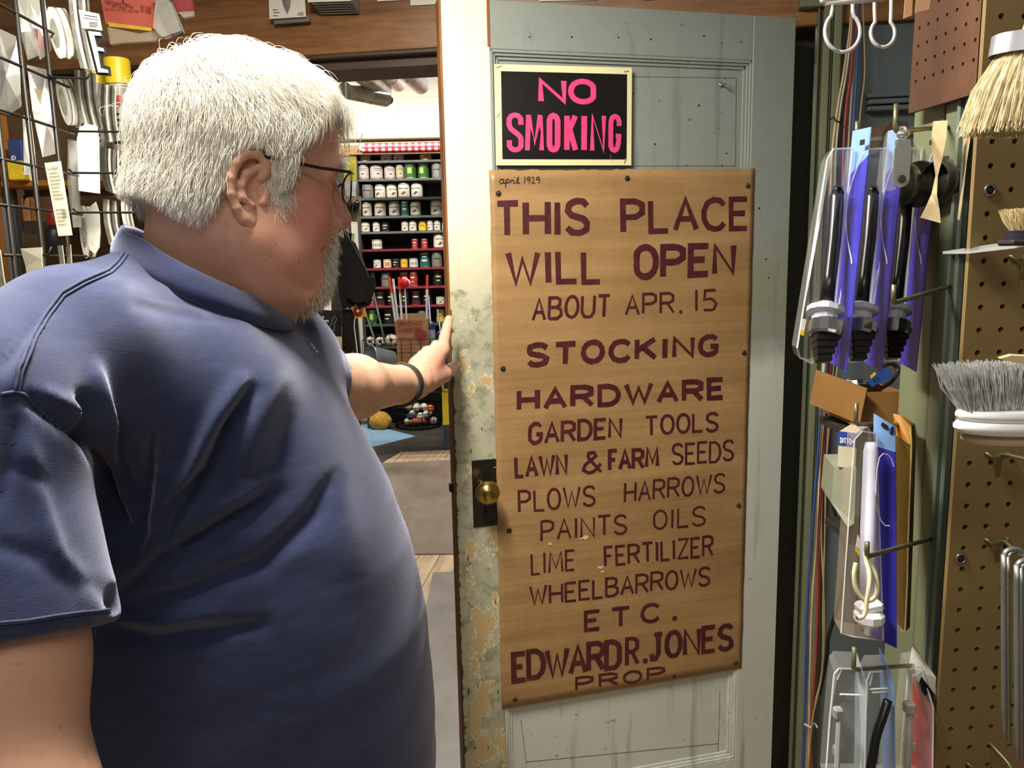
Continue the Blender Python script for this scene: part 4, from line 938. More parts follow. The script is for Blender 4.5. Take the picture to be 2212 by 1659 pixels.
m = MB(); card(m, [P(1880, 812, 1.398), P(1890, 803, 1.40), P(1893, 808, 1.40), (P(1882, 818, 1.398))], .0005); m.build('yellow_sticker', YLW, t); m = MB(); m.tube(spline([P(*q) for q in ((1890, 834, 1.42), (1900, 800, 1.43), (1925, 785, 1.44), (1940, 800, 1.44), (1925, 825, 1.43), (1900, 840, 1.43))], 4), .004, 6); m.build('cord', M('#23211d', .4), t, True)
s = M('#d9d3be', .55, var=.05)
t = thing('tools_carton', 'white carton with blue top panel on ledge below the cardboard box', 'carton', P(1823, 1012, 1.48)); m = MB()
a, b = P(1808, 1010, 1.46), P(1848, 1012, 1.44); b.z = a.z; X = (b-a).normalized(); Y_ = UP.cross(X)*(1 if UP.cross(X).y > 0 else -1); h = P(1808, 928, 1.46).z-a.z
m.box((a+b)/2+Y_*.06+UP*h/2, ((b-a).length, .12, h), X, UP, .002); m.build('carton', s, t)
m = MB(); fr = lambda u, v, hh=0: a.lerp(b, u)+UP*h*v-Y_*(.0012+hh); m.add([fr(0, .62), fr(1, .62), fr(1, 1), fr(0, 1)], [(0, 1, 2, 3)]); m.build('blue_panel', M('#2b4aa6', .45), t)
m = MB(); write(m, 'DITTO+', lambda u, v, hh: fr(.12+u*.75, .68+v*.16, .0005+hh), 3, .2, 0); m.build('white_print', WHT, t);
t = thing('grey_carton', 'pale grey-green carton leaning under the white carton in the recess', 'carton', P(1822, 1130, 1.46)); m = MB()
m.slab([P(1795, 1085, 1.48), P(1832, 1140, 1.42), P(1845, 1130, 1.42), P(1850, 1010, 1.42), P(1802, 1010, 1.48)], Vector((.02, .10, 0))); m.build('carton', M('#9a9e8c', .6, var=.05), t)
tag(ledge(1835, 2000, 1160, 1.5, .12, 'recess_shelf', M('#2f2f2a', .7)), 'lower dark shelf board in the recess, behind the white-tube pack', 'shelf')
m = MB(); m.slab([P(1905, 285, 1.5), P(1925, 262, 1.5), P(1962, 262, 1.5), P(1962, 330, 1.5), P(1895, 330, 1.5)], Vector((0, .08, 0))); tag(m.build('corrugated_scrap', M('#4a3727', .8)), 'piece of dark corrugated cardboard behind the strap hook', 'cardboard')

# ---- peg hooks and what hangs in front of the tan pegboard
def peghook(x, y, lab, out=.12, drop=.0, side=.012):
    c = peg(x, y); t = thing('peg_hook', lab, 'hook', c-UP*.02, None, 'peg hooks on the tan board'); m = MB()
    m.tube([c-TD*.0127-TN*.004, c-TD*.0127+TN*.004, c-TD*.010+TN*.006-UP*.003, c+TD*.010+TN*.006-UP*.003, c+TD*.0127+TN*.004, c+TD*.0127-TN*.004], .0019, 7); m.build('crossbar', HOOKM, t, True)
    m = MB(); m.tube([c+TN*.006-UP*.026, c+TN*.007, c+TN*.016+UP*.002, c+TN*out-UP*drop+TD*.02, c+TN*(out+.006)-UP*(drop-.012)+TD*.02], .0022, 7); m.build('arm', HOOKM, t, True); return c
c1 = peghook(2150, 1163, 'peg hook carrying the bent steel rods', .15, .05)
c2 = peghook(2203, 553, 'peg hook holding the small cream brush', .05)
c3 = peghook(2152, 978, 'peg hook under the grey bristle brush', .06)
# short bent hook at the bottom
t = thing('peg_hook', 'lowest peg hook with bent tip near the bottom edge', 'hook', peg(2110, 1655), None, 'peg hooks on the tan board'); m = MB(); q = [peg(2137, 1604)-TN*.003, peg(2137, 1606)+TN*.01, peg(2143, 1618)+TN*.03, peg(2140, 1630)+TN*.035, peg(2118, 1634)+TN*.03, peg(2108, 1645)+TN*.03]
m.tube(spline(q, 4), .0022, 7); m.build('arm', HOOKM, t, True); m = MB(); m.tube([peg(2084, 1643)+TN*.004, peg(2092, 1650)+TN*.008, peg(2120, 1656)+TN*.008, peg(2134, 1650)+TN*.004], .0022, 7); m.build('crossbar', HOOKM, t, True)
# bent steel rods
for (x0, x1, yt, yb, d, lab) in ((2178, 2170, 1194, 1600, .80, 'long bent steel rod, leftmost of the pair on the peg hook'), (2206, 2200, 1218, 1640, .77, 'thicker bent steel rod in front, cut by the right edge')):
    m = MB(); w_ = 26; pts = [(x0-8, yb, d)] + [(x0-10, yt+40, d), (x0-8, yt+10, d)]+[(x0+12-20*math.cos(k*PI/6), yt-14*math.sin(k*PI/6)+6, d) for k in range(0, 7)]+[(x0+32, yt+60, d), (x0+24, yb, d)]
    t = thing('bent_rod', lab, 'steel rod', P(x0, yb, d), None, 'bent steel rods on the peg hook')
    m.tube(spline([P(*q) for q in pts], 3), .0028, 8); m.build('outer_rod', GALV, t, True)
    m = MB(); m.tube(spline([P(q[0]+9, q[1]+5, q[2]+.008) for q in pts], 3), .0024, 8); m.build('inner_rod', GALV, t, True)

# ---- brushes
def bristle(mb, root, tip, r0, n, spread_r, spread_t, rr, X, Y, th=.0007, curve=0.0, lr=(0.9, 1.04), flatt=1.0):
    """tapered bristles from a round/oval band at root to a wider one at tip"""
    for i in range(n):
        a = rr.uniform(0, 2*PI); q = math.sqrt(rr.random())
        p0 = root+X*math.cos(a)*q*spread_r[0]+Y*math.sin(a)*q*spread_r[1]
        L = rr.uniform(*lr); p1 = root+(tip-root)*L+X*(math.cos(a)*q*spread_t[0]+rr.gauss(0, .003))+Y*(math.sin(a)*q*spread_t[1]+rr.gauss(0, .003))
        mid = p0.lerp(p1, .5)+X*rr.gauss(0, .0015)+(X*math.cos(a)+Y*math.sin(a))*curve*q
        mb.tube([p0, mid, p1], [th, th, th*.55], 4)
rr = random.Random(21)
# top right: whisk of pale straw bristles hanging down
t = thing('straw_brush', 'hanging brush with pale straw bristles and grey metal band, top right', 'brush', P(2185, 285, .70)); rt, tp_ = P(2236, 104, .70), P(2206, 285, .70); X = Vector((1, 0, 0)); Y = Vector((0, 1, 0))
m = MB(); bristle(m, rt, tp_, 0, 2200, (.029, .018), (.050, .028), rr, X, Y, .0008, .004)
m.build('bristles', M('#ecdcb2', .55, var=.2, scale=120), t, fix=False)
m = MB(); ax = (rt-tp_).normalized(); m.grid(lambda u, v: rt-ax*.006+ax*.018*v+X*math.cos(u*2*PI)*.038+Y*math.sin(u*2*PI)*.024, 40, 3); m.grid(lambda u, v: rt-ax*.006+ax*.018+X*math.cos(u*2*PI)*.038*v+Y*math.sin(u*2*PI)*.024*v, 40, 2); m.build('metal_band', M('#9d9fa5', .35, .5, var=.06), t, True)
m = MB(); m.tube([rt+ax*.008, rt+ax*.03, rt+ax*.14], [.014, .010, .010], 16); m.build('handle', M('#b7b0a0', .5), t, True)
# grey counter brush, bristles up, seen end-on
t = thing('grey_counter_brush', 'brush with upright grey bristles on white oval base, right edge', 'brush', P(2150, 965, .72)); rr = random.Random(8)
b0, b1 = P(2155, 880, .72), P(2150, 786, .72)
m = MB()
for k in range(9):
    u = k/8; cx_ = 2086+u*140; root = P(cx_, 885-3*math.sin(u*3), .72); top = P(2052+u*190, 790-6*math.sin(u*PI), .72)
    bristle(m, root, top, 0, 260, (.0048, .012), (.0085, .016), rr, X, Y, .0005, .001)
m.build('bristles', M('#b9babb', .5, var=.22, scale=90), t, fix=False)
def oval(mb, x0, x1, y, hpx, d, deep, rb):
    a, b = P(x0, y, d), P(x1, y, d); c = (a+b)/2; rx = (b-a).length/2; h = hpx*d/FPX
    n = 36; pr = [(rx-rb, -h/2), (rx, -h/2+rb), (rx, h/2-rb), (rx-rb, h/2)]; vs = []
    for (r, z) in pr:
        for j in range(n): an = 2*PI*j/n; vs.append(c+X*math.cos(an)*r+Y*math.sin(an)*(deep/2)*(r/rx)+UP*z)
    fs = [(i*n+j, i*n+(j+1) % n, (i+1)*n+(j+1) % n, (i+1)*n+j) for i in range(3) for j in range(n)]+[tuple(range(n))[::-1], tuple(range(3*n, 4*n))]; mb.add(vs, fs)
m = MB(); oval(m, 2066, 2330, 893, 22, .72, .05, .0035); m.build('upper_base', M('#dfe0e2', .3, var=.03), t, 'auto')
m = MB(); oval(m, 2062, 2330, 918, 26, .72, .052, .004); m.build('lower_base', M('#d9dadd', .3, var=.03), t, 'auto')
m = MB(); oval(m, 2078, 2330, 942, 22, .725, .045, .003); m.build('wood_base', M('#b8a587', .55, var=.08), t, 'auto')
m = MB(); q = [P(2160, 775, .69), P(2185, 768, .69), P(2225, 770, .69), P(2225, 790, .69), P(2195, 784, .69)]; m.slab(q, Vector((0, .004, .001))); tag(m.build('paper_tag', M('#c9b48b', .6)), 'tan paper tag lying over the grey counter brush bristles', 'tag')
# small cream brush lying on a peg hook
t = thing('cream_brush', 'small brush with cream bristles and dark ferrule, above the clear shelf strip', 'brush', P(2190, 520, .80)); m = MB(); rr = random.Random(5)
bristle(m, P(2212, 502, .80), P(2202, 452, .80), 0, 420, (.011, .010), (.017, .012), rr, X, Y, .0006, .001); m.build('bristles', M('#dcca98', .55, var=.15, scale=120), t, fix=False)
m = MB(); m.grid(lambda u, v: P(2218, 524, .80)+UP*.012*v+X*math.cos(u*2*PI)*.0215+Y*math.sin(u*2*PI)*.012, 24, 2); m.build('ferrule', M('#3c3a48', .4, .5), t, True); m = MB(); m.box(P(2214, 524, .80), (.042, .026, .006), X, UP, .002); m.build('block', M('#2e2c33', .45), t)
# thin clear shelf strip on a small nail
m = MB(); m.slab([P(2090, 542, .86), P(2230, 522, .80), P(2230, 532, .80), P(2090, 548, .86)], Vector((0, .05, 0))); t = m.build('clear_shelf_strip', clear('clear_strip', '#dde2e0', .35, .1)); tag(t, 'thin clear plastic strip across the pegboard under the cream brush', 'shelf strip')
m = MB(); m.tube([post(2086, 540), post(2086, 540)+SN*.014, post(2084, 558)+SN*.014], .0012, 6); tag(m.build('small_nail', M('#5c5a4c', .5, .6), None, True), 'small bent nail in the post trim under the clear strip', 'nail')
# ------------------------------------------------------------------ far room seen through the doorway
YF = 6.95
def fp(x, y, Y=YF): r = ray(x, y); return CAM+r*(Y/r.y)
def fl(x, y): return hit(x, y, Vector((0, 0, 0)), UP)
CEIL = 3.25
m = MB(); m.box((0, 5.6, CEIL+.05), (8, 7.2, .1)); struct(m.build('ceiling', M('#6a5f50', .8), loc=(0, 5.6, CEIL)))
s = N('white_plank_wall'); x, y, z = s.sep(); fr = s.math('FRACT', s.math('DIVIDE', z, .165)); ln = s.math('LESS_THAN', fr, .02)
s.col(s.mix(s.math('MULTIPLY', ln, .55), s.mix(s.noise(2), '#efe9d8', '#e4dcc6'), '#8a7c62')); s.p(Roughness=.6)
m = MB(); m.box((0, YF+.42, 1.7), (8, .08, 3.4)); struct(m.build('wall_back', s.m, loc=(0, YF+.42, 0)))
m = MB(); m.box((-2.6, 5.2, 1.65), (.08, 4.4, 3.3)); struct(m.build('wall_far_left', M('#6f665a', .7), loc=(-2.6, 5.2, 0)))
ztp = fp(860, 298).z
m = MB(); m.box((-.9, YF-.05, ztp), (2.6, .10, .035), bev=.006); m.box((-.9, YF-.02, ztp-.05), (2.6, .06, .03), bev=.006); struct(m.build('trim_shelf_cornice', M('#e2d7b8', .5, var=.05)))
m = MB(); zb_ = fp(860, 325).z; m.box((-.95, YF-.03, zb_), (2.4, .05, .07), bev=.003); struct(m.build('trim_wood_rail', wood('pine_rail', '#8a6238', '#b98a52', '#cda36b', (4, 20, 20))))
zs0, zs1 = fp(860, 312).z, ztp
m = MB(); m.box((0, YF+.05, (ztp+CEIL)/2), (8, .04, CEIL-ztp)); struct(m.build('wall_above_shelves', s.m, loc=(0, YF+.05, ztp)))
# big shelving unit
SH = [346, 385.5, 426.5, 466, 499.5, 537.5, 578.5, 619, 660, 700, 748, 800]
DK = M('#2b2e2e', .6, var=.15, scale=5); GS = M('#5a5d58', .5, var=.12, scale=9); RS = M('#7c2530', .4, var=.12, scale=14); DG = M('#2e3d34', .5, var=.15)
X0 = fp(772, 346).x; X1 = fp(1120, 346).x
zF = lambda y: fp(870, y).z
sh = thing('paint_shelving', 'tall dark shelving of grey and dark red boards filled with paint cans', 'shelving', ((X0+X1)/2, YF+.2, 0))
m = MB(); m.box(((X0+X1)/2, YF+.34, zF(320)/2), (X1-X0, .02, zF(320))); m.build('back_panel', M('#2c3032', .7, var=.1, scale=3), sh)
for xx in (X0-.012, X1+.012): m = MB(); m.box((xx, YF+.17, zF(320)/2), (.024, .35, zF(320)), bev=.002); m.build('side_panel', DK, sh)
for i, y in enumerate(SH):
    m = MB(); m.box(((X0+X1)/2, YF+.16, zF(y)-.010), (X1-X0-.002, .33, .020), bev=.003); m.build('shelf_board', (GS if i < 5 else RS if i < 9 else DG), sh)
# paint cans: one of each kind with its parts, then copies
def mk_can(kind, label, body, lid, lab, lc, marks, r=.05, h=.12):
    t = thing('paint_can', label, 'paint can', (0, 0, 0)); m = MB()
    m.lathe([(r*.96, 0), (r, .003), (r*.985, .006), (r*.985, h-.008), (r, h-.005), (r, h), (r*.9, h)], seg=24); m.build('can_body', body, t, True, local=True)
    m = MB(); m.lathe([(r*.99, h-.001), (r*.99, h+.004), (r*.88, h+.004), (r*.86, h), (.001, h)], seg=24, cap=False); m.build('lid', lid, t, 'auto', local=True)
    m = MB(); n = 20
    m.grid(lambda u, v: Vector((math.sin((u-.5)*2*PI*.86)*r*1.004, -math.cos((u-.5)*2*PI*.86)*r*1.004, .010+v*(h-.022))), n, 1); lo = m.build('wrap_label', lab, t, True, local=True)
    for nm, c, boxes in marks:
        m = MB()
        for (u0, u1, v0, v1) in boxes: m.grid(lambda u, v: (lambda a: Vector((math.sin(a)*r*1.012, -math.cos(a)*r*1.012, h*(v0+(v1-v0)*v))))((u0+(u1-u0)*u)*1.1), 5, 1)
        m.build(nm, c, lo, local=True)
    return t
W_ = M('#cfc8b8', .4, var=.06); B_ = M('#1e1d1d', .4); Rr = M('#9c2f2b', .4, var=.08); Gg = M('#2f5c24', .4, var=.1); Yy = M('#d9b02e', .4); TT = M('#1f5c58', .4); Bb = M('#2c3f8c', .4); Sv = M('#9d9a92', .35, .6); Cr = M('#bfa987', .5, var=.08); Gy = M('#6d6f6c', .45)
brush_marks = [('dark_band', B_, [(-.75, .75, .60, .66)]), ('brown_mark', M('#5b2f24', .5), [(-.1, .35, .30, .42), (-.3, .1, .22, .32)])]
text_marks = [('print_lines', M('#4b4038', .6), [(-.6, .6, .75, .80), (-.5, .5, .62, .66), (-.2, .2, .35, .45), (-.7, .7, .10, .14)])]
K = {
 'w': mk_can('w', 'x', Sv, Sv, W_, 0, brush_marks), 'd': mk_can('d', 'x', Sv, B_, W_, 0, brush_marks), 'p': mk_can('p', 'x', Sv, M('#b5a6a0', .4), M('#bfb2ac', .45, var=.08), 0, text_marks),
 'c': mk_can('c', 'x', Sv, Sv, Cr, 0, text_marks), 'g': mk_can('g', 'x', Sv, Sv, Gg, 0, [('pale_patch', M('#9cbf5a', .5), [(-.3, .35, .35, .75)]), ('white_edge', W_, [(-1.2, -.95, .12, .88)])]),
 'y': mk_can('y', 'x', Sv, Yy, Yy, 0, [('print_lines', M('#7a5a16', .6), [(-.4, .4, .5, .6)])]), 'r': mk_can('r', 'x', Sv, Sv, Rr, 0, [('print_lines', W_, [(-.5, .5, .58, .68), (-.3, .3, .30, .36)])]),
 'b': mk_can('b', 'x', B_, Gy, B_, 0, [('print_lines', W_, [(-.5, .5, .62, .72), (-.4, .2, .34, .42)])]), 't': mk_can('t', 'x', Sv, Sv, TT, 0, [('print_lines', W_, [(-.4, .4, .72, .78), (-.5, .5, .42, .55)])]),
 's': mk_can('s', 'x', Gy, Gy, Sv, 0, [('print_lines', B_, [(-.6, .6, .55, .62)])]), 'u': mk_can('u', 'x', Sv, W_, W_, 0, [('blue_band', Bb, [(-.9, .9, .3, .62)])]),
 'e': mk_can('e', 'x', Sv, Rr, W_, 0, brush_marks), 'f': mk_can('f', 'x', Sv, Yy, W_, 0, brush_marks), 'o': mk_can('o', 'x', Sv, W_, W_, 0, [('orange_patch', M('#c97a22', .5), [(-.2, .8, .2, .7)])]),
 'n': mk_can('n', 'x', Rr, Sv, B_, 0, [('red_band', Rr, [(-1.2, 1.2, .1, .35)]), ('print_lines', W_, [(-.5, .5, .6, .7)])]),
}
used = set()
DESC = {'w': 'white paint can', 'd': 'white black-lidded paint can', 'p': 'pinkish white paint can with print', 'c': 'cream paint can', 'g': 'green paint can', 'y': 'yellow paint can', 'r': 'red can', 'b': 'black can', 't': 'teal can', 's': 'silver-grey can', 'u': 'white can with blue band', 'e': 'white can with red lid', 'f': 'white can with yellow lid', 'o': 'white can with orange patch', 'n': 'black and red can'}
ROWN = ['top shelf under the gingham roll', 'second shelf', 'third shelf', 'fourth shelf', 'fifth shelf, last grey board', 'sixth shelf, first red board', 'second red board', 'third red board', 'fourth red board', 'green board']
ROWS = [
 [('c', 774, 799, 330), ('w', 819, 845, 330), ('w', 846, 871, 330), ('o', 905, 931, 326), ('w', 962, 988, 330)],
 [('p', 771, 795, 353), ('p', 796, 825, 353), ('p', 827, 853, 355), ('c', 854, 871, 355), ('g', 870, 898, 351), ('g', 900, 926, 351), ('s', 931, 955, 352), ('w', 960, 985, 352)],
 [('s', 779, 805, 396), ('w', 807, 831, 396), ('w', 832, 856, 395), ('d', 858, 884, 393), ('d', 886, 912, 393)],
 [('w', 780, 802, 434), ('e', 806, 832, 434), ('f', 837, 863, 433), ('t', 865, 882, 434), ('d', 884, 908, 433), ('w', 928, 955, 432)],
 [('w', 776, 797, 478), ('w', 803, 819, 478), ('b', 821, 840, 478), ('w', 866, 881, 478), ('e', 882, 899, 477), ('y', 902, 921, 477), ('w', 922, 935, 477), ('w', 936, 951, 477), ('w', 953, 970, 477)],
 [('u', 801, 824, 516), ('r', 888, 902, 516), ('r', 908, 923, 516), ('d', 935, 960, 504)],
 [('w', 805, 822, 559), ('o', 826, 844, 559), ('b', 846, 863, 559), ('y', 864, 880, 559), ('u', 882, 902, 558), ('t', 905, 928, 546), ('s', 931, 955, 546)],
 [('b', 798, 811, 587), ('s', 821, 843, 588), ('r', 862, 882, 588), ('r', 884, 902, 587), ('b', 933, 955, 587)],
 [('r', 796, 808, 631), ('n', 810, 830, 630), ('b', 834, 853, 630), ('b', 866, 883, 630), ('n', 887, 908, 630), ('b', 911, 933, 630), ('w', 941, 960, 642)],
 [('g', 793, 813, 668), ('b', 826, 851, 668), ('y', 941, 960, 670), ('s', 900, 922, 672)],
]
for ri, row in enumerate(ROWS):
    for ci, (k, xa, xb, yt) in enumerate(row):
        pc = fp((xa+xb)/2, SH[ri]); zt_ = zF(SH[ri]); r = (fp(xb, SH[ri])-fp(xa, SH[ri])).length/2*.96; h = (zF(yt)-zt_)*.94
        same = [c for c in row if c[0] == k]; n = same.index((k, xa, xb, yt)); 
        pos = '' if len(same) == 1 else (', leftmost' if n == 0 else ', rightmost' if n == len(same)-1 else ', %s from left' % {1: 'second', 2: 'third', 3: 'fourth', 4: 'fifth', 5: 'sixth'}[n])
        lab = DESC[k]+' on the '+ROWN[ri]+pos
        loc = (pc.x, YF+r+.015+.01*(ci % 3), zt_+.0005); scl = (r/.05, r/.05, h/.12)
        if k in used: o = dup(K[k], loc, (0, 0, random.uniform(-.4, .4)), lab, 'paint cans in the far shelving', scl)
        else: used.add(k); o = K[k]; o.location = loc; o.scale = scl; o['label'] = lab; o['group'] = 'paint cans in the far shelving'
for k in K:
    if k not in used:
        for c in list(K[k].children):
            for g in list(c.children): bpy.data.objects.remove(g)
            bpy.data.objects.remove(c)
        bpy.data.objects.remove(K[k])
# white rolls on the low board
for i, (xa, xb) in enumerate(((787, 808), (809, 829), (831, 857))):
    c = fp((xa+xb)/2, 732); r = (xb-xa)/2*7/FPX; t = thing('tape_roll', 'off-white roll on the low green board, %s' % ('left', 'middle', 'right')[i], 'roll', (c.x, YF+.02, zF(748)+.001), None, 'rolls on the low board')
    cc = Vector((c.x, YF+.06, zF(748)+r+.001)); m = MB(); m.lathe([(r*.3, 0), (r, .001), (r, .08), (r*.3, .081)], cc-Vector((0, .04, 0)), (0, 1, 0), 20, cap=False); m.build('roll', M('#b6ab9b', .6, var=.1), t, True); m = MB(); m.lathe([(r*.3, .001), (r*.3, .078)], cc-Vector((0, .04, 0)), (0, 1, 0), 14, cap=False); m.lathe([(r*.3, .01), (.001, .01)], cc-Vector((0, .04, 0)), (0, 1, 0), 14, cap=False); m.build('core', M('#2b2520', .8), t, True)
# red gingham roll on its hooks
s = N('red_gingham'); x, y, z = s.sep(); 
fx = s.math('LESS_THAN', s.math('FRACT', s.math('DIVIDE', x, .052)), .5); fz = s.math('LESS_THAN', s.math('FRACT', s.math('ADD', s.math('DIVIDE', z, .036), .1)), .5)
sm_ = s.math('MULTIPLY', s.math('ADD', fx, fz), .5); s.col(s.ramp(sm_, [(0.0, '#e9dfd6'), (.45, '#c2505a'), (.9, '#a5182c')], 'CONSTANT')); GING = s.p(Roughness=.4)
a, b = fp(783, 321, 6.5), fp(1110, 316, 6.5); b.z = a.z; m = MB(); m.tube([a, b], .040, 24); t = thing('gingham_roll', 'red and white gingham cloth roll hung along the top of the shelving', 'cloth roll', (a+b)/2-UP*.04); m.build('cloth', GING, t, 'auto')
m = MB(); m.tube([a-Vector((.02, 0, 0)), a+Vector((.004, 0, 0))], .03, 16); m.build('core', M('#c9b79a', .7), t, 'auto')
m = MB()
for dx_ in (-.02,): q = a+Vector((dx_, 0, 0)); m.tube([q+Vector((-.03, .3, .16)), q+Vector((-.03, .1, .01)), q+Vector((-.02, 0, -.03)), q+Vector((0, -.03, .0))], .004, 6)
m.tube([a+Vector((-.2, .2, .0)), a+Vector((-.1, .2, .02)), a+Vector((-.08, .2, .16))], .003, 6)
m.build('wire_bracket', M('#8c8474', .4, .6), t, True)
# floor coverings
def mat_(name, label, pts, mat, th=.004, cat='mat'):
    m = MB(); m.slab([fl(*p) + UP*.0005 for p in pts], UP*th); return tag(m.build(name, mat), label, cat)
VM = N('brown_vinyl'); n1 = VM.noise(3, 5, .6, VM.co((1.5, .6, 1))); n2 = VM.noise(1.3, 3); c = VM.ramp(n1, [(.3, '#6e6256'), (.6, '#84776c'), (.8, '#8f847a')]); c = VM.mix(VM.ramp(VM.noise(2.2, 3, .5, VM.co(loc=(4, 2, 0))), [(.58, 0.0), (.7, .5)]), c, '#7a4a3e'); VM.col(c); VM.bump(n1, .2, .003); VMm = VM.p(Roughness=.34)
GM = N('grey_vinyl'); n1 = GM.noise(4, 5, .6); GM.col(GM.ramp(n1, [(.3, '#706a64'), (.7, '#8b8580')])); GM.bump(n1, .35, .006); GMm = GM.p(Roughness=.32)
mat_('door_mat', 'large brown worn vinyl floor mat between the plank strips', [(760, 1008), (800, 1005), (834, 1001), (1100, 990), (1100, 1197), (889, 1199), (700, 1204)], VMm, .006)
mat_('floor_runner', 'grey vinyl runner on the floor nearest the doorway', [(935, 1239), (1100, 1232), (1130, 1900), (880, 1900), (900, 1500), (914, 1350)], GMm, .006)
m = MB(); m.slab([fl(*p)+UP*.0005 for p in ((866, 976), (1150, 966), (1150, 905), (750, 905), (750, 985), (826, 1000))], UP*.003); tag(m.build('dark_floor_mat', M('#3b3833', .55, var=.15, scale=6)), 'dark floor mat in front of the paint shelving', 'mat')
mat_('blue_rug', 'light blue rug corner on the far dark floor', [(640, 930), (797, 918), (897, 944), (812, 966), (640, 985)], M('#7fa0bb', .8, var=.08, scale=40, bump=.2), .008, 'rug')
tag_ = tag
# driveway markers box with stakes
D5 = 5.9
t = thing('driveway_marker_box', 'brown cardboard box printed DRIVEWAY MARKERS standing in a wire basket', 'cardboard box', fp(893, 800, D5)); 
a, b = fp(860, 800, D5), fp(927, 798, D5); b.z = a.z; h = fp(860, 690, D5).z-a.z
BXm = M('#9c7650', .6, var=.06, scale=8); PRT = M('#8e3a28', .6)
m = MB(); wd = (b-a).length
for c, sz in (((a+b)/2, (wd, .005, h)), ((a+b)/2+Vector((0, .2, 0)), (wd, .005, h+.03)), (a+Vector((0, .1, 0)), (.005, .2, h)), (b+Vector((0, .1, 0)), (.005, .2, h))): m.box(c+UP*sz[2]/2, sz)
m.box((a+b)/2+Vector((0, .1, .003)), (wd, .2, .005)); m.build('carton', BXm, t)
fn = lambda u, v, hh=0: a.lerp(b, u)+UP*h*v-Vector((0, .004+hh, 0))
m = MB()
for tx, u0, u1, v0, v1, ap, pn in (('DRIVEWAY', .05, .83, .86, .97, 5.0, .24), ('MARKERS', .05, .82, .74, .84, 5, .24), ('PROTECT:', .06, .60, .58, .65, 6, .2)): write(m, tx, lambda u, v, hh: fn(u0+(u1-u0)*u, v0+(v1-v0)*v, hh), ap, pn, 0)
for k in range(6): write(m, ('LAWNS', 'GARDENS', 'SHRUBS', 'DRIVEWAYS', 'WALKS', 'CURBS')[k], lambda u, v, hh: fn(.08+(.38+.1*(k % 2))*u, .48-.075*k+.035*v, hh), 8, .2, 0)
m.build('red_print', PRT, t)
m = MB(); c = fn(.78, .68, .002); m.lathe([(.045, 0), (.001, 0)], c, (0, -1, 0), 18, cap=False); m.build('red_disc', M('#8c2f2b', .5), t)
def stake(label, p0, p1, reds, w_=.008):
    t = thing('driveway_stake', label, 'driveway marker', p0); m = MB(); n = len(reds)
    m.cur = 0
    for i, (s0, s1, red) in enumerate(reds): m.cur = red; m.tube([p0.lerp(p1, s0), p0.lerp(p1, s1)], w_, 8)
    m.build('rod', [M('#cfd0cf', .4), M('#d23a26', .4, var=.05)], t, 'auto'); return t
zb5 = D5+.1
for (x0, y0, x1, y1, lab, pat) in ((867, 790, 841, 598, 'leftmost leaning red-tipped driveway stake in the carton', [(0, .50, 1), (.50, .82, 0), (.82, 1, 1)]), (871, 790, 849, 602, 'clear-white driveway stake beside the leftmost one', [(0, .48, 1), (.48, 1, 0)]), (874, 790, 862, 598, 'thin red stake just left of the round reflector', [(0, .45, 1), (.45, .82, 0), (.82, 1, 1)]),
    (884, 790, 874, 612, 'driveway stake topped by a round red reflector', [(0, 1, 0)]), (921, 790, 923, 594, 'upright red and white stake at the right of the carton', [(0, .52, 1), (.52, .84, 0), (.84, 1, 1)])):
    q0, q1 = fp(x0, y0, zb5), fp(x1, y1, zb5); t = stake(lab, q0, q1, pat, .009 if x1 != 874 else .006); t['group'] = 'driveway stakes'
    if x1 == 874:
        m = MB(); c = q1-Vector((0, .02, 0)); m.lathe([(.036, 0), (.036, .012), (.03, .016), (.001, .018)], c+Vector((0, .01, 0)), (0, -1, 0), 20); m.build('reflector', M('#c41522', .2, var=.08), t, True); m = MB(); m.lathe([(.034, 0), (.034, .01), (.001, .01)], c+Vector((0.010, .026, .0)), (0, -1, 0), 20); m.build('reflector_back', M('#d3cfc4', .4), t, True)
# the wire basket around it
def wireframe(name, label, x0, x1, yt, yb, Y0, Y1, nx, nz, r=.003, cat='basket', matc='#3a352c'):
    A = fp(x0, yb, Y0); B = fp(x1, yb, Y0); B.z = A.z; H = fp(x0, yt, Y0).z-A.z; dp = Vector((0, Y1-Y0, 0)); t = thing(name, label, cat, (A+B)/2+dp/2)
    m = MB()
    for i in range(nx+1):
        p = A.lerp(B, i/nx); m.tube([p, p+UP*H], r, 5); m.tube([p+dp, p+dp+UP*H], r, 5); m.tube([p, p+dp], r, 5)
    for j in range(nz+1):
        q = UP*H*j/nz; m.tube([A+q, B+q, B+dp+q, A+dp+q], r, 5, closed=True)
    m.build('wire_mesh', M(matc, .4, .6), t); return t
wireframe('wire_basket', 'dark wire basket around the DRIVEWAY MARKERS carton', 788, 975, 735, 850, D5-.06, D5+.34, 9, 4)
# leaning green frame
m = MB(); m.tube([fp(779, 645, 6.3), fp(832, 800, 5.9)], .008, 8); m.tube([fp(800, 600, 6.3), fp(846, 805, 5.9)], .008, 8); 
for k in range(3): m.tube([fp(784+15*k, 660+45*k, 6.25-.1*k), fp(804+15*k, 620+60*k, 6.25-.13*k)], .005, 6)
tag(m.build('green_rack_frame', M('#34463c', .45), None, True), 'dark green metal rack frame leaning in front of the shelving', 'rack')
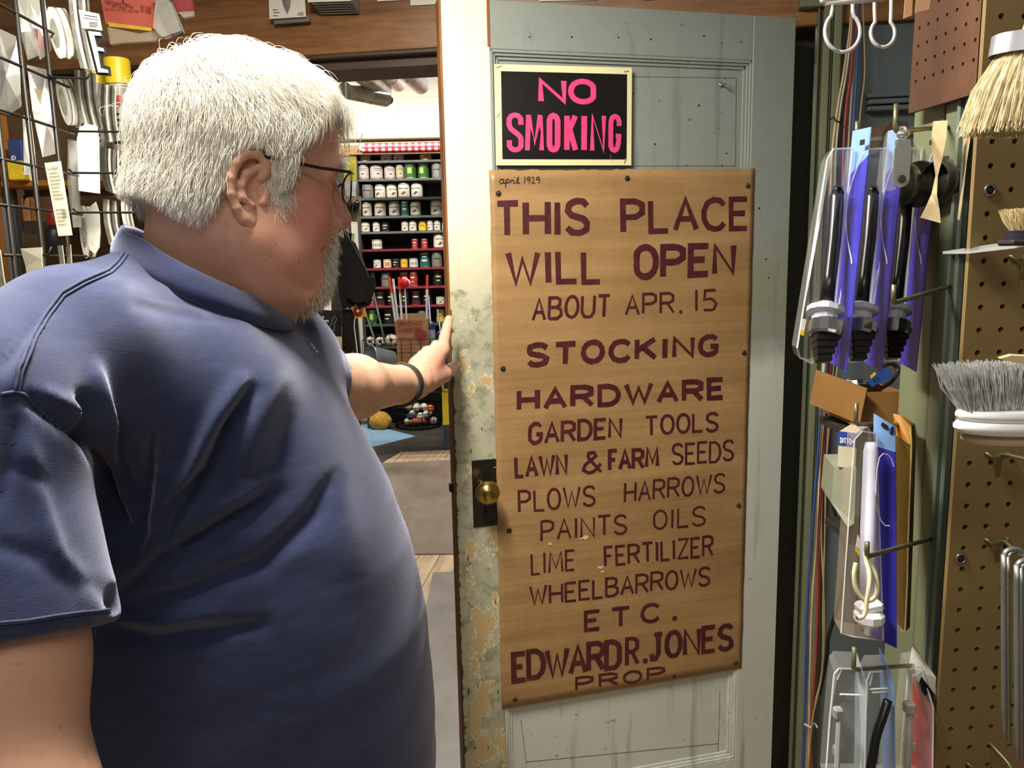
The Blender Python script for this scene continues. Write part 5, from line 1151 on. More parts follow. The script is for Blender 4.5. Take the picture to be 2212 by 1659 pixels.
# basket of balls on the floor
cB = fl(904, 921); cB.z = 0
t = thing('ball_basket', 'low dark wire basket full of balls on the far floor', 'basket', cB); m = MB()
for r, z in ((.19, .01), (.215, .07), (.225, .14), (.23, .20)): m.tube([cB+Vector((math.cos(k*PI/16)*r, math.sin(k*PI/16)*r*.8, z)) for k in range(32)], .004, 6, closed=True)
for k in range(24): a_ = k*PI/12; m.tube([cB+Vector((math.cos(a_)*q, math.sin(a_)*q*.8, z)) for q, z in ((.19, .01), (.215, .07), (.225, .14), (.23, .2))], .0025, 5)
m.build('wire_sides', M('#26231f', .4, .6), t, True); m = MB(); m.lathe([(.001, 0), (.2, 0), (.21, .02)], cB+UP*.004, (0, 0, 1), 28, cap=False); m.build('tray', M('#1d1c1b', .5), t)
rr = random.Random(6); cols = ['#d5cdb8', '#d8d2c0', '#c7b9a0', '#cfc6b2', '#8f2b3a', '#d9d3c4', '#d8642c', '#c2b49a', '#bf5a35', '#cfc9bb', '#39406b', '#d4ccba', '#b8a88a', '#cbbfa6', '#ddd6c8', '#b24a4a']
nm = {'#8f2b3a': 'dark red', '#d8642c': 'orange', '#bf5a35': 'burnt orange', '#39406b': 'navy blue', '#b24a4a': 'faded red'}
pos = []
for k, c in enumerate(cols):
    for _ in range(300):
        a_ = rr.uniform(0, 2*PI); q = rr.uniform(0, .14); z = rr.choice([.045, .11, .17]); p = cB+Vector((math.cos(a_)*q, math.sin(a_)*q*.75, z))
        if all((p-o).length > .066 for o in pos): break
    pos.append(p); m = MB(); m.lathe([(max(.0005, .033*math.sin(PI*i/10)), -.033*math.cos(PI*i/10)) for i in range(11)], p, (rr.random(), rr.random(), 1), 16); m.tube([p+Vector((math.cos(q*PI/8)*.0333, math.sin(q*PI/8)*.0333*.5, math.sin(q*PI/8)*.0333*.87)) for q in range(16)], .0012, 4, closed=True)
    o = m.build('ball', M(c, .6, var=.08), None, True)
    if c in nm: tag(o, nm[c]+' ball in the low wire basket', 'ball', 'balls in the wire basket')
    else: tag(o, 'off-white ball among those in the low wire basket', 'ball', 'balls in the wire basket')
# yellow bag, bucket, board sign, blue tubes
t = thing('yellow_sponge', 'large yellow sponge block on the floor left of the ball basket', 'sponge', fl(822, 928)); c = fl(822, 928)+UP*.078; m = MB(); crumple(m, c, .10, .08, .085, random.Random(4), Vector((1, 0, 0)), Vector((0, 1, 0)), 24, 14, .06); m.build('sponge', M('#b98a2c', .8, var=.18, scale=50, bump=.5), t, True)
t = thing('galvanised_bucket', 'galvanised metal bucket lying on its side behind the forearm', 'bucket', fp(818, 790, 5.6)); c = fp(800, 778, 5.5); ax = Vector((.8, .55, -.15)).normalized(); m = MB(); m.lathe([(.10, 0), (.105, .002), (.098, .004), (.075, .17), (.001, .17)], c, ax, 28, cap=False); m.build('bucket_shell', M('#8b9496', .4, .7, var=.12, scale=20), t, True); m = MB(); m.lathe([(.096, .001), (.072, .165), (.001, .165)], c, ax, 28, cap=False); m.tube([c+(ax.orthogonal()*math.cos(k*PI/14)+ax.cross(ax.orthogonal())*math.sin(k*PI/14)).normalized()*.103 for k in range(28)], .004, 6, closed=True); m.build('bucket_inside', M('#7f8c94', .4, .6), t, True)
m = MB(); a = fp(958, 948, 6.1); b = fp(990, 947, 6.1); b.z = a.z; h = fp(958, 828, 6.1).z-a.z; t = thing('yellow_board', 'upright yellow board with dark blue foot beside the open door edge', 'sign board', (a+b)/2); zg = (a+b)/2; zg.z /= 2; m.box((a+b)/2+UP*h*.63, ((b-a).length, .02, h*.74)); m.build('yellow_face', M('#d9c82a', .45, var=.05), t); m = MB(); m.box((a+b)/2+UP*(h*.26-a.z)/2-UP*0, ((b-a).length, .02, h*.26+a.z)); m.build('blue_foot', M('#2a3c4c', .5), t)
t = thing('caulk_tube', 'dark blue caulk tube with pointed nozzle right of the carton', 'caulk tube', fp(937, 745, 5.8), None, 'dark blue caulk tubes'); c = fp(937, 745, 5.8); NB = M('#1e2c4e', .35, var=.08)
def ctube(t, c, ax, L, lab=True):
    m = MB(); m.lathe([(.030, 0), (.032, .004), (.032, L*.68), (.029, L*.72), (.008, L*.73), (.006, L), (.001, L)], c, ax, 18); m.build('tube_body', NB, t, True)
    m = MB(); m.lathe([(.0325, L*.42), (.0325, L*.64)], c, ax, 18, cap=False); m.build('tube_label', M('#8e9bb5', .4, var=.3, scale=60), t, True)
ctube(t, fp(939, 835, 5.98), Vector((-.03, 0, 1)), .68)
t = thing('caulk_tube', 'tilted dark blue caulk tube next to the pointing fingertip', 'caulk tube', fp(957, 745, 5.7), None, 'dark blue caulk tubes'); ctube(t, fp(968, 838, 5.96), Vector((-.10, .0, 1)), .60)
# ---- end of the nearer aisle: board, gloves, packs
WB = wood('aisle_board', '#6b4420', '#9a6a33', '#b98648', (30, 30, 3), .5)
def fbox(x0, x1, yt, yb, Y, th): a = fp(x0, yb, Y); b = fp(x1, yb, Y); zt = fp(x0, yt, Y).z; m = MB(); m.box(((a.x+b.x)/2, Y+th/2, (a.z+zt)/2), (b.x-a.x, th, zt-a.z), bev=.003); return m
o = fbox(706, 736, 430, 1405, 3.3, .05); tag(o.build('aisle_end_board', WB), 'upright varnished wood board at the aisle end, left of the black gloves', 'board')
o = fbox(764, 776, 450, 983, 5.9, .05); tag(o.build('rack_post', WB), 'narrow wooden rack post behind the black gloves', 'post')
BK = M('#0c0c0d', .85, var=.2, scale=60, bump=.3)
t = thing('black_gloves', 'bunch of black knit gloves hanging from the aisle end board', 'gloves', fp(768, 655, 3.0)); 
for i, (pts) in enumerate(([(733, 498), (756, 518), (772, 560), (768, 655), (742, 662), (732, 640), (729, 560)], [(752, 512), (766, 525), (786, 570), (801, 622), (797, 652), (776, 660), (762, 640)], [(742, 500), (760, 525), (792, 585), (804, 628), (792, 650), (770, 655), (748, 640)])):
    m = MB(); q = [fp(x, y, 3.0-.03*i) for x, y in pts]; 
    m.slab(q, Vector((0, .02, 0))); 
    lo = q[3:6]
    for k in range(5):
        a = q[3].lerp(q[4], k/4) if i != 1 else q[4].lerp(q[5], k/4); m.tube([a+UP*.05+Vector((0, .01, 0)), a+UP*.01+Vector((0, .01, 0)), a-UP*(.006+.004*(k % 3))+Vector((0, .01, 0))], [.012, .011, .007], 8)
    m.build('glove', BK, t)
m = MB()
rr = random.Random(12)
for k in range(7): x0 = 724+k*6; m.slab([fp(x0-7, 484+k*3, 2.97), fp(x0+6, 487+k*3, 2.97), fp(x0+5, 497+k*4, 2.97), fp(x0+1, 502+k*5, 2.97), fp(x0-4, 497+k*4, 2.97)], Vector((0, .004, 0)))
m.build('white_cuff_tag', M('#c9c6bc', .6), t)
t = thing('yellow_glove', 'yellow-green rubber glove showing beside the black bag', 'glove', fp(748, 750, 3.2)); m = MB(); crumple(m, fp(746, 728, 3.2), .024, .02, .05, random.Random(3), Vector((1, 0, 0)), Vector((0, 1, 0)), 16, 10, .15); m.build('glove', M('#a9ab30', .6, var=.15), t, True)
t = thing('black_bag', 'black glove bag with white edge hanging below the gloves', 'package', fp(757, 790, 3.05)); m = MB(); m.slab([fp(x, y, 3.05) for x, y in ((738, 668), (770, 668), (782, 800), (740, 800))], Vector((0, .02, 0))); m.build('bag', M('#121214', .3, var=.3), t)
m = MB(); m.tube([fp(x, y, 3.04) for x, y in ((768, 672), (765, 705), (770, 745), (774, 780))], .0022, 5); m.build('white_edge', WHT, t); m = MB(); a = fp(744, 772, 3.04); b = fp(768, 770, 3.04); write(m, 'SENIOR', lambda u, v, hh: a.lerp(b, u)+UP*(v*.014)-Vector((0, hh+.001, 0)), 4, .18, 0); m.build('print', M('#8d8d8d', .5), t)
t = thing('yellow_tape_measure', 'yellow package with red round dial below the black gloves', 'tape measure', fp(772, 690, 3.0)); m = MB(); m.slab([fp(x, y, 3.0) for x, y in ((758, 664), (782, 652), (790, 684), (768, 688))], Vector((0, .03, 0))); m.build('case', M('#d39a22', .4), t); m = MB(); m.lathe([(.017, 0), (.017, .006), (.014, .008), (.001, .008)], fp(773, 672, 2.995), (0, -1, 0), 18); m.build('red_dial', M('#8f2320', .4), t, True); m = MB(); m.box(fp(773, 672, 2.985), (.008, .003, .008), (1, 0, 1), (-1, 0, 1)); m.build('dial_mark', WHT, t)
t = thing('header_card', 'black and cream glove card in clear wrap beside the spray cans', 'package', fp(707, 790, 2.75)); D3 = 2.75
m = MB(); card(m, [fp(675, 668, D3), fp(737, 672, D3), fp(738, 727, D3), fp(676, 725, D3)], .002); m.build('black_header', M('#101012', .2), t); m = MB(); card(m, [fp(676, 725.5, D3), fp(738, 727.5, D3), fp(740, 800, D3), fp(676, 800, D3)], .002); m.build('cream_panel', M('#bcae8e', .5, var=.1), t)
m = MB(); a, b = fp(678, 703, D3-.004), fp(706, 700, D3-.004)
write(m, 'WORLD', lambda u, v, hh: fp(677, 688, D3-.004).lerp(fp(700, 688, D3-.004), u)+UP*(v*.009)-Vector((0, hh, 0)), 4, .18, 0); write(m, 'GRIPPING GLOVES', lambda u, v, hh: fp(677, 696, D3-.004).lerp(fp(710, 696, D3-.004), u)+UP*(v*.008)-Vector((0, hh, 0)), 7, .18, 0)
m.build('white_print', WHT, t); m = MB()
for k in range(3): write(m, 'ULTRAGRIP'[:7-k], lambda u, v, hh: fp(678, 706+6*k, D3-.004).lerp(fp(694, 706+6*k, D3-.004), u)+UP*(v*.006)-Vector((0, hh, 0)), 5, .2, 0)
m.build('orange_print', M('#b5662a', .5), t)
m = MB(); q = [fp(x, y, D3-.004) for x, y in ((718, 690), (724, 682), (727, 690), (722, 700), (722, 714), (712, 716), (711, 706), (716, 700))]; m.tube(q, .0009, 4, closed=True); m.build('glove_outline', M('#a9a9a9', .5), t)
for i, (x0, x1, yt, capc, lb, tx) in enumerate(((624, 642, 636, '#4a2e22', 'brown-capped spray can, leftmost of three behind the beard', 'TO'), (642, 657, 638, '#c8502a', 'orange-capped spray can, middle of three', 'RUST'), (657, 674, 633, '#6d1a24', 'dark red-capped spray can, right of three', 'BUST'))):
    Y = 2.55; c = fp((x0+x1)/2, 800, Y); r = (fp(x1, 700, Y)-fp(x0, 700, Y)).length/2; zt = fp(x0, yt, Y).z; zm = fp(x0, yt+35, Y).z
    t = thing('spray_can', lb, 'spray can', c, None, 'spray cans at the aisle end'); m = MB(); m.lathe([(r*.98, 0), (r, .004), (r, zm-c.z), (r*.94, zm-c.z+.004)], c, UP, 20); m.build('can_body', M('#c8c7c6', .35, var=.05), t, 'auto')
    m = MB(); m.lathe([(r*.96, zm-c.z+.003), (r*.96, zt-c.z-.004), (r*.85, zt-c.z), (.001, zt-c.z)], c, UP, 20); m.build('cap', M(capc, .4, var=.06), t, 'auto')
    m = MB(); f = lambda u, v, hh: c+Vector((math.sin((u-.5)*1.5)*(r+.001+hh), -math.cos((u-.5)*1.5)*(r+.001+hh), zm-c.z-.030+v*.012)); write(m, tx, f, 2.6, .2, 0); m.build('print', B_, t)
    m = MB(); m.grid(lambda u, v: c+Vector((math.sin((u-.5)*1.2)*(r+.001), -math.cos((u-.5)*1.2)*(r+.001), zm-c.z-.055+v*.018)), 6, 1); m.build('red_block', Rr, t)
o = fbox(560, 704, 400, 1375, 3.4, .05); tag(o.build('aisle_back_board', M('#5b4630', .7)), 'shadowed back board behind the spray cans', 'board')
for k, (x, y0, y1) in enumerate(((672, 560, 660), (690, 580, 668), (700, 600, 664))):
    m = MB(); q = [fp(x, y0, 3.2), fp(x+9, y0-3, 3.2), fp(x+13, y1-6, 3.17), fp(x+2, y1, 3.17)]; m.slab(q, Vector((0, .004, 0))); tag(m.build('clear_sleeve', clear('sleeve_clear', '#c9ccc9', .45, .15)), '%s clear plastic sleeve hanging behind the goatee' % ('left', 'middle', 'right')[k], 'packaging')
# pack in front of the shelving beside the nose
t = thing('yellow_white_pack', 'yellow and white pack hanging in front of the shelving by the glasses', 'package', fp(752, 436, 4.0)); m = MB(); card(m, [fp(742, 340, 4), fp(769, 338, 4), (fp(770, 392, 4)), fp(744, 392, 4)], .01); m.build('yellow_header', M('#b9b040', .5, var=.25, scale=30), t); m = MB(); card(m, [fp(744, 392, 4), fp(770, 392, 4), fp(767, 430, 4), fp(748, 434, 4)], .01); m.build('white_bag', M('#b9bcbd', .4, var=.15), t)
t = thing('clear_pack', 'clear pack with dark tool ends in front of the shelving by the nose', 'package', fp(755, 478, 3.9)); m = MB(); card(m, [fp(735, 422, 3.9), fp(780, 424, 3.9), fp(779, 480, 3.9), fp(740, 478, 3.9)], .006); m.build('backing', M('#8b7f68', .4, var=.25, scale=40), t); m = MB()
for x in (755, 770): m.lathe([(.001, -.035), (.014, -.02), (.016, .01), (.001, .03)], fp(x, 444, 3.88), (.25, 0, 1), 14)
m.build('dark_lens', M('#14181c', .15), t, True)
for nm_, q_ in (('yellow_white_pack', fp(756, 342, 4.005)), ('clear_pack', fp(758, 424, 3.9))):
    m = MB(); q2 = q_.copy(); q2.z = CEIL; m.tube([q_, q2], .0012, 4); m.build('hanging_thread', M('#8c8678', .7), bpy.data.objects[nm_])
# rolls hung under the far ceiling
def croll(label, a, b, r, mat, bands=None, cap=None):
    t = thing('hanging_roll', label, 'roll', (a+b)/2-UP*r); m = MB(); m.tube([a, b], r, 24); m.build('roll', mat, t, 'auto'); d = (b-a).normalized()
    if bands:
        m = MB(); c = a.lerp(b, bands); m.tube([c, c+d*.02], r*1.01, 24); m.build('band', M('#2d4f96', .4), t, 'auto')
    if cap: m = MB(); m.tube([b, b+d*.05], r*cap, 16); m.build('end_cap', M('#2d2a24', .5), t, 'auto')
    m = MB(); c = a.lerp(b, .6); top = c.copy(); top.z = CEIL; m.tube([top, c+UP*r, c+Vector((r, 0, 0)), c-UP*r*1.05], .004, 5); m.build('wire_loop', M('#3f3a30', .4, .5), t, True)
croll('silver foil roll hanging under the far ceiling, leftmost', fp(735, 120, 4.0), fp(828, 196, 5.2), .055, M('#b5b2aa', .25, .3, var=.2, scale=8), None, .5)
croll('pale lilac roll with blue band under the far ceiling', fp(775, 105, 4.2), fp(860, 180, 5.4), .052, M('#d5cdd2', .3, var=.08), .72)
croll('pale blue plastic-wrapped roll under the far ceiling', fp(815, 95, 4.0), fp(908, 182, 5.2), .060, M('#c9d8e3', .2, var=.15, scale=30), None)
croll('short clear-wrapped roll below the foil roll', fp(745, 195, 4.6), fp(832, 214, 5.0), .045, M('#b8b3a3', .25, var=.2, scale=20), None, .6)
m = MB(); m.slab([fp(905, 130, 4.5), fp(1000, 130, 4.5), fp(1000, 168, 4.8), fp(925, 165, 4.8)], Vector((0, .02, .01))); tag(m.build('cream_board', M('#a9a58c', .5, var=.08)), 'cream painted board under the far ceiling beside the door top', 'board')

# counter the spray cans stand on, hidden behind the man
zc_ = fp(650, 800, 2.55).z; a = fp(560, 800, 2.45); b = fp(716, 800, 2.45)
t = thing('aisle_counter', 'wooden counter under the spray cans and glove card', 'counter', ((a.x+b.x)/2, 2.62, 0)); m = MB(); m.box(((a.x+b.x)/2, 2.62, zc_/2-.02), (b.x-a.x-.06, .34, zc_-.04)); m.build('body', M('#4b3a28', .7), t); m = MB(); m.box(((a.x+b.x)/2, 2.62, zc_-.02), (b.x-a.x, .40, .038), bev=.004); m.build('counter_top', M('#7b5a38', .5), t)

o = fbox(733, 782, 350, 983, 5.95, .03); tag(o.build('added_gap_panel', M('#3a342b', .75)), 'added dark panel darkening the gap between the aisle end board and the paint shelving', 'panel')  # added panel, keeps the pale back wall from showing bright in this gap
# ------------------------------------------------------------------ left side: wire grid with number cards, shelves, packs on the header
LDv = hdir(1005); LP0 = P(65, 300, 1.22); LN = Vector((LDv.y, -LDv.x, 0))
if LN.x < 0: LN = -LN
def lg(x, y, lift=0.0): return hit(x, y, LP0+LN*lift, LN)
BWm = M('#24211d', .45, .4, var=.15)
g0 = thing('wire_grid_panel', 'black wire grid display panel at the left edge holding number cards', 'display grid', lg(120, 640))
def gp(u, z):
    """u = metres along the panel from x=65, z = height"""
    q = LP0+LDv*u; q.z = z; return q
u122 = (lg(122, 300)-LP0).dot(LDv)
zr = [lg(65, y).z for y in (-60, 45, 152, 258, 357, 450, 552, 660)]
for k in (-1, 0, 1):
    m = MB(); m.tube([gp(u122*k, .01), gp(u122*k, 2.3)], .0036 if k < 2 else .0022, 8); m.build('upright_wire', BWm, g0, True)
for z in zr: m = MB(); m.tube([gp(-u122*1.3, z), gp(u122*1.75, z)], .0024, 6); m.build('cross_wire', BWm, g0, True)
def ghook(x, y, L, lab):
    a = lg(x, y); a.z = min(zr, key=lambda q: abs(q-a.z)); m = MB(); m.tube([a-LN*.002+UP*.008, a+LN*.004+UP*.002, a+LN*L, a+LN*(L+.006)+UP*.012], .0019, 7); return tag(m.build('grid_hook', BWm, None, True, loc=tuple(a)), lab, 'hook', None), a
# number and letter cards: thin plates hanging face to the aisle in stacks
def glyph_card(name, label, ch, c, X, Z, w_, h_, face, rim, grp, tagc=True):
    """c = top centre"""
    t = thing(name, label, 'letter card', c-Z*h_, None, grp); Nn = X.cross(Z); m = MB(); m.box(c-Z*h_/2, (w_, .0012, h_), X, Z); m.build('plate', rim, t)
    if ch:
        m = MB(); f = lambda u, v, hh: c-Z*h_+X*((u-.5)*w_*.72)+Z*(h_*(.05+v*.60))+(-Nn if Nn.dot(CAM-c) < 0 else Nn)*(.0010+hh)
        write(m, ch, f, w_*.72/(h_*.6), .30, 0); m.build('letter_outline', B_, t)
        m = MB(); f2 = lambda u, v, hh: f(u, v, hh+.0006); 
        for st in G[ch]: ribbon(m, [((.15+p[0]*.7)*w_*.72/(h_*.6), .15+p[1]*.7) for p in smooth_poly(st)], .17, lambda u, v, hh: f2(u/(w_*.72/(h_*.6)), v, hh), 0)
        m.build('letter_face', WHT, t)
    return t
PLT = clear('clear_plate', '#d5d3c8', .42, .2); WPL = M('#d9d6cc', .45, var=.06); GPL = M('#7c7a70', .4, var=.2, scale=50); DPL = M('#4a4842', .4, .3, var=.2, scale=50)
HX = (Vector((1, 0, 0))*.86+Vector((0, .5, 0))).normalized()       # nearly facing the camera
# the E card
c = P(208, 22, 1.28); t = thing('letter_card', 'white barcode card with large black and white letter E hanging from it', 'letter card', P(215, 165, 1.28)); 
m = MB(); card(m, [P(170, 21, 1.28), P(214, 30, 1.285), P(221, 66, 1.285), P(177, 60, 1.28)], .001); m.build('barcode_card', WPL, t)
m = MB()
for k in range(9): m.box(P(194+2.0*k, 53, 1.277), (.0009, .0004, .008), (1, 0, 0), UP)
m.box(P(196, 35, 1.277), (.02, .0004, .0016), (1, .1, -.15), UP); m.box(P(196, 41, 1.277), (.024, .0004, .0012), (1, .1, -.15), UP); m.build('barcode', B_, t)
m = MB()
EB = [(183, 62), (222, 66), (228, 88), (209, 85), (213, 98), (229, 101), (232, 120), (217, 118), (222, 140), (236, 144), (239, 164), (208, 161)]
m.slab([P(x, y, 1.276) for x, y in EB], Vector((0, .003, 0))); m.build('letter_outline', B_, t)
EW = [(190, 67), (216, 70), (218, 77), (202, 76), (208, 101), (222, 104), (224, 111), (210, 109), (216, 147), (232, 151), (233, 157), (212, 156)]
m = MB(); m.slab([P(x, y, 1.272) for x, y in EW], Vector((0, .002, 0))); m.build('letter_face', WHT, t)
rr = random.Random(17)
def stack(n, x0, y0, x1, y1, d0, dd, wpx, shape, mats, labf, grp, lean=0.0, step=(4.5, 0.0)):
    """thin cards hanging one behind the other along a hook; seen nearly edge on"""
    for i in range(n):
        d = d0+dd*i; sx = x0+step[0]*i+rr.uniform(-.8, .8); sy = y0+step[1]*i; w2 = wpx*(.8+.4*rr.random()); L = (y1-y0)*(1+rr.uniform(-.03, .03)); dxx = (x1-x0)+rr.uniform(-2, 2)
        m = MB(); nn = 10; pts = []
        if shape == 'oval':
            for k in range(24): a = 2*PI*k/24; pts.append(P(sx+dxx*.5+w2*.5*math.cos(a)+dxx*.5*-math.sin(a), sy+L*.5-L*.5*math.sin(a), d))
        elif shape == 'bow':
            q = [(0, 0), (.35, .3), (.5, .65), (.6, 1)]
            pts = [P(sx+dxx*(b)-5*math.sin(b*PI), sy+L*b, d) for b in (0, .25, .5, .75, 1)]+[P(sx+w2+dxx*b-5*math.sin(b*PI), sy+L*b, d) for b in (1, .75, .5, .25, 0)]
        else: pts = [P(sx, sy, d), P(sx+w2, sy+1, d), P(sx+w2+dxx, sy+L, d), P(sx+dxx, sy+L-1, d)]
        m.slab(pts, Vector((.0004, .0022, 0))); mt = mats[i % len(mats)]; o = m.build(grp[0], mt); tag(o, labf, grp[1], grp[2])
        if shape == 'oval':
            m = MB(); pi = [P(sx+dxx*.5+w2*.28*math.cos(a)+dxx*.5*-math.sin(a)*.55, sy+L*.5-L*.28*math.sin(a), d-.0015) for a in [2*PI*k/24 for k in range(24)]]; m.slab(pi, Vector((0, .001, 0))); m.build('hole_shadow', DPL if i % 2 else GPL, o)
stack(7, 106, 14, 132, 124, 1.30, .018, 22, 'oval', [PLT, WPL, GPL], 'curved digit plate in the upper stack on the wire grid', ('digit_plate', 'digit plate', 'upper stack of curved digit plates'), step=(5.0, .5))
stack(8, 146, -20, 172, 152, 1.36, .014, 8, 'bow', [GPL, WPL, DPL, GPL], 'narrow edge-on digit card between the curved plates and the E card', ('digit_card', 'digit card', 'edge-on cards beside the E card'), step=(5.0, 0))
stack(6, 124, 166, 146, 272, 1.40, .018, 24, 'oval', [PLT, GPL, WPL], 'curved digit plate in the middle stack, above the blank white card', ('digit_plate', 'digit plate', 'middle stack of curved digit plates'), step=(4.5, .5))
stack(9, 160, 150, 178, 268, 1.46, .012, 7, 'bow', [GPL, WPL, GPL, DPL], 'narrow edge-on digit card in the middle stack below the E card', ('digit_card', 'digit card', 'edge-on cards below the E card'), step=(4.6, 1))
stack(8, 212, 180, 220, 300, 1.60, .012, 7, 'bow', [GPL, DPL, GPL, WPL], 'grey digit card hanging in front of the yellow-capped tubes', ('digit_card', 'digit card', 'grey cards in front of the yellow-capped tubes'), step=(4.6, 1))
stack(9, 216, 318, 226, 412, 1.58, .012, 8, 'bow', [DPL, GPL, DPL, WPL], 'dark edge-on digit card right of the blank white card', ('digit_card', 'digit card', 'dark cards right of the blank card'), step=(4.8, 1))
stack(5, 176, 444, 188, 556, 1.50, .016, 16, 'oval', [PLT, WPL, GPL], 'oval zero plate in the lowest stack above the shoulder', ('digit_plate', 'digit plate', 'lowest stack of oval digit plates'), step=(3.5, .5))
stack(6, 222, 430, 236, 530, 1.60, .014, 8, 'bow', [GPL, WPL, DPL], 'edge-on digit card in the lowest row behind the collar', ('digit_card', 'digit card', 'lowest row of edge-on digit cards'), step=(5, 1))
stack(5, 262, 422, 272, 500, 1.66, .014, 6, 'bow', [WPL, GPL], 'narrow pale digit card nearest the nape, lowest row', ('digit_card', 'digit card', 'pale cards nearest the nape'), step=(4, 1))
m = MB(); m.slab([P(x, y, 1.50) for x, y in ((206, 436), (214, 460), (216, 500), (214, 535), (206, 549), (194, 540), (184, 510), (181, 480), (190, 450))], Vector((0, .003, 0))); tag(m.build('zero_plate', M('#cfcdc4', .3, var=.12)), 'large glossy white oval zero plate hanging above the shoulder', 'digit plate')
m = MB(); m.slab([P(x, y, 1.42) for x, y in ((172, 274), (190, 268), (208, 272), (212, 300), (214, 418), (170, 412), (166, 300))], Vector((0, .004, 0))); tag(m.build('blank_card', M('#eeeee8', .5, var=.02)), 'large blank white card glowing in the lamp light, middle of the grid', 'card')
for x, y, L, lab in ((105, 160, .06, 'black grid hook carrying the upper digit plates'), (150, 265, .09, 'black grid hook carrying the blank white card'), (160, 450, .10, 'black grid hook above the large oval zero plate'), (150, 355, .10, 'black grid hook beside the dark digit cards'), (60, 552, .03, 'black grid hook through the cream cards at lower left')): ghook(x, y, L, lab)
CRD = M('#c9c3ab', .55, var=.05)
t = thing('instruction_card', 'cream printed instruction card hanging through the wire grid', 'card', P(140, 510, 1.24)); m = MB(); card(m, [P(96, 352, 1.24), P(131, 348, 1.24), P(156, 508, 1.24), P(126, 510, 1.24)], .001); m.build('card', CRD, t)
f = lambda u, v, hh=0: (P(96, 352, 1.2385).lerp(P(131, 348, 1.2385), u)).lerp(P(126, 510, 1.2385).lerp(P(156, 508, 1.2385), u), 1-v)-Vector((0, hh, 0))
m = MB()
for k in range(15):
    v = .86-k*.05; 
    if .38 < v < .46: continue
    m.add([f(.14, v), f(.55+.3*rr.random(), v), f(.8, v-.012), f(.14, v-.012)], [(0, 1, 2, 3)])
write(m, 'CLASSIC', lambda u, v, hh: f(.12+u*.66, .90+v*.04, hh), 5, .2, 0)
for k in range(8): m.add([f(.55+.04*k, .36), f(.57+.04*k, .36), f(.57+.04*k, .24), f(.55+.04*k, .24)], [(0, 1, 2, 3)])
m.build('printing', M('#77705d', .6), t)
for i, (L, R, lab) in enumerate((([(44, 537, 1.16), (55, 575, 1.16), (60, 610, 1.16), (66, 640, 1.16)], [(90, 534, 1.14), (90, 560, 1.14), (94, 600, 1.14), (104, 640, 1.14)], 'curling blank cream card on the lowest grid wire'),
    ([(-12, 545, 1.10), (-8, 590, 1.10), (0, 640, 1.10), (8, 680, 1.10)], [(0, 540, 1.08), (8, 600, 1.08), (16, 640, 1.08), (34, 672, 1.08)], 'curling cream card at the left edge above the shoulder'),
    ([(124, 530, 1.26), (128, 560, 1.26), (132, 600, 1.26)], [(134, 530, 1.24), (138, 560, 1.24), (142, 600, 1.24)], 'narrow cream card standing between the two grid uprights, left'),
    ([(142, 534, 1.28), (144, 560, 1.28), (146, 600, 1.28)], [(152, 528, 1.26), (154, 560, 1.26), (157, 600, 1.26)], 'narrow cream card standing between the two grid uprights, right'))):
    twisted_card('blank_card', lab, L, R, None, 'card', CRD)
# clear bags at the upper left
CB1 = clear('bag_film', '#dcdcd4', .34, .15); CB2 = clear('bag_film_dark', '#8f8d86', .6, .2)
def bag(label, pts, mat, d, inner=None, innerc=None, name='clear_bag'):
    t = thing(name, label, 'bag', P(sum(p[0] for p in pts)/len(pts), max(p[1] for p in pts), d)); m = MB(); q = [P(x, y, d) for x, y in pts]; 
    cen = sum(q, Vector())/len(q); n = len(q); m.add(q+[cen+Vector((0, -.012, 0)), cen+Vector((0, .012, 0))], [(i, (i+1) % n, n) for i in range(n)]+[(i, n+1, (i+1) % n) for i in range(n)]); m.build('film', mat, t)
    if inner: m = MB(); m.slab([P(x, y, d+.002) for x, y in inner], Vector((0, .006, 0))); m.build('contents', M(innerc, .5, var=.15), t)
    return t
bag('clear bag with red piece behind the first grid upright', [(62, 0), (96, -5), (106, 60), (112, 110), (86, 130), (70, 60)], CB1, 1.36, [(72, 66), (84, 62), (94, 98), (88, 118), (78, 92)], '#b8484a')
bag('grey moulded bag at the left edge, upper row', [(-5, 60), (38, 80), (44, 160), (46, 230), (20, 248), (-5, 240)], CB2, 1.25, [(2, 150), (36, 160), (42, 225), (18, 240), (-5, 230)], '#8d8c85')
bag('clear bag with yellow and blue pieces between the uprights', [(58, 140), (100, 150), (118, 250), (128, 330), (92, 340), (70, 240)], CB1, 1.38, [(74, 190), (96, 196), (104, 226), (92, 232)], '#d0b64a')
bag('long clear bag hanging by the small blue and yellow box', [(48, 250), (66, 248), (76, 330), (82, 400), (64, 388), (52, 330)], CB1, 1.30, [(50, 285), (58, 285), (60, 378), (52, 378)], '#c9c7be')
bag('crumpled clear bag high between the uprights', [(36, -5), (62, 0), (70, 60), (84, 120), (60, 130), (44, 70)], CB1, 1.42)
bag('clear bag under the long instruction card', [(146, 300), (166, 305), (172, 400), (176, 490), (158, 492), (146, 400)], CB1, 1.48, [(150, 320), (160, 322), (168, 470), (160, 472)], '#a5a39b')
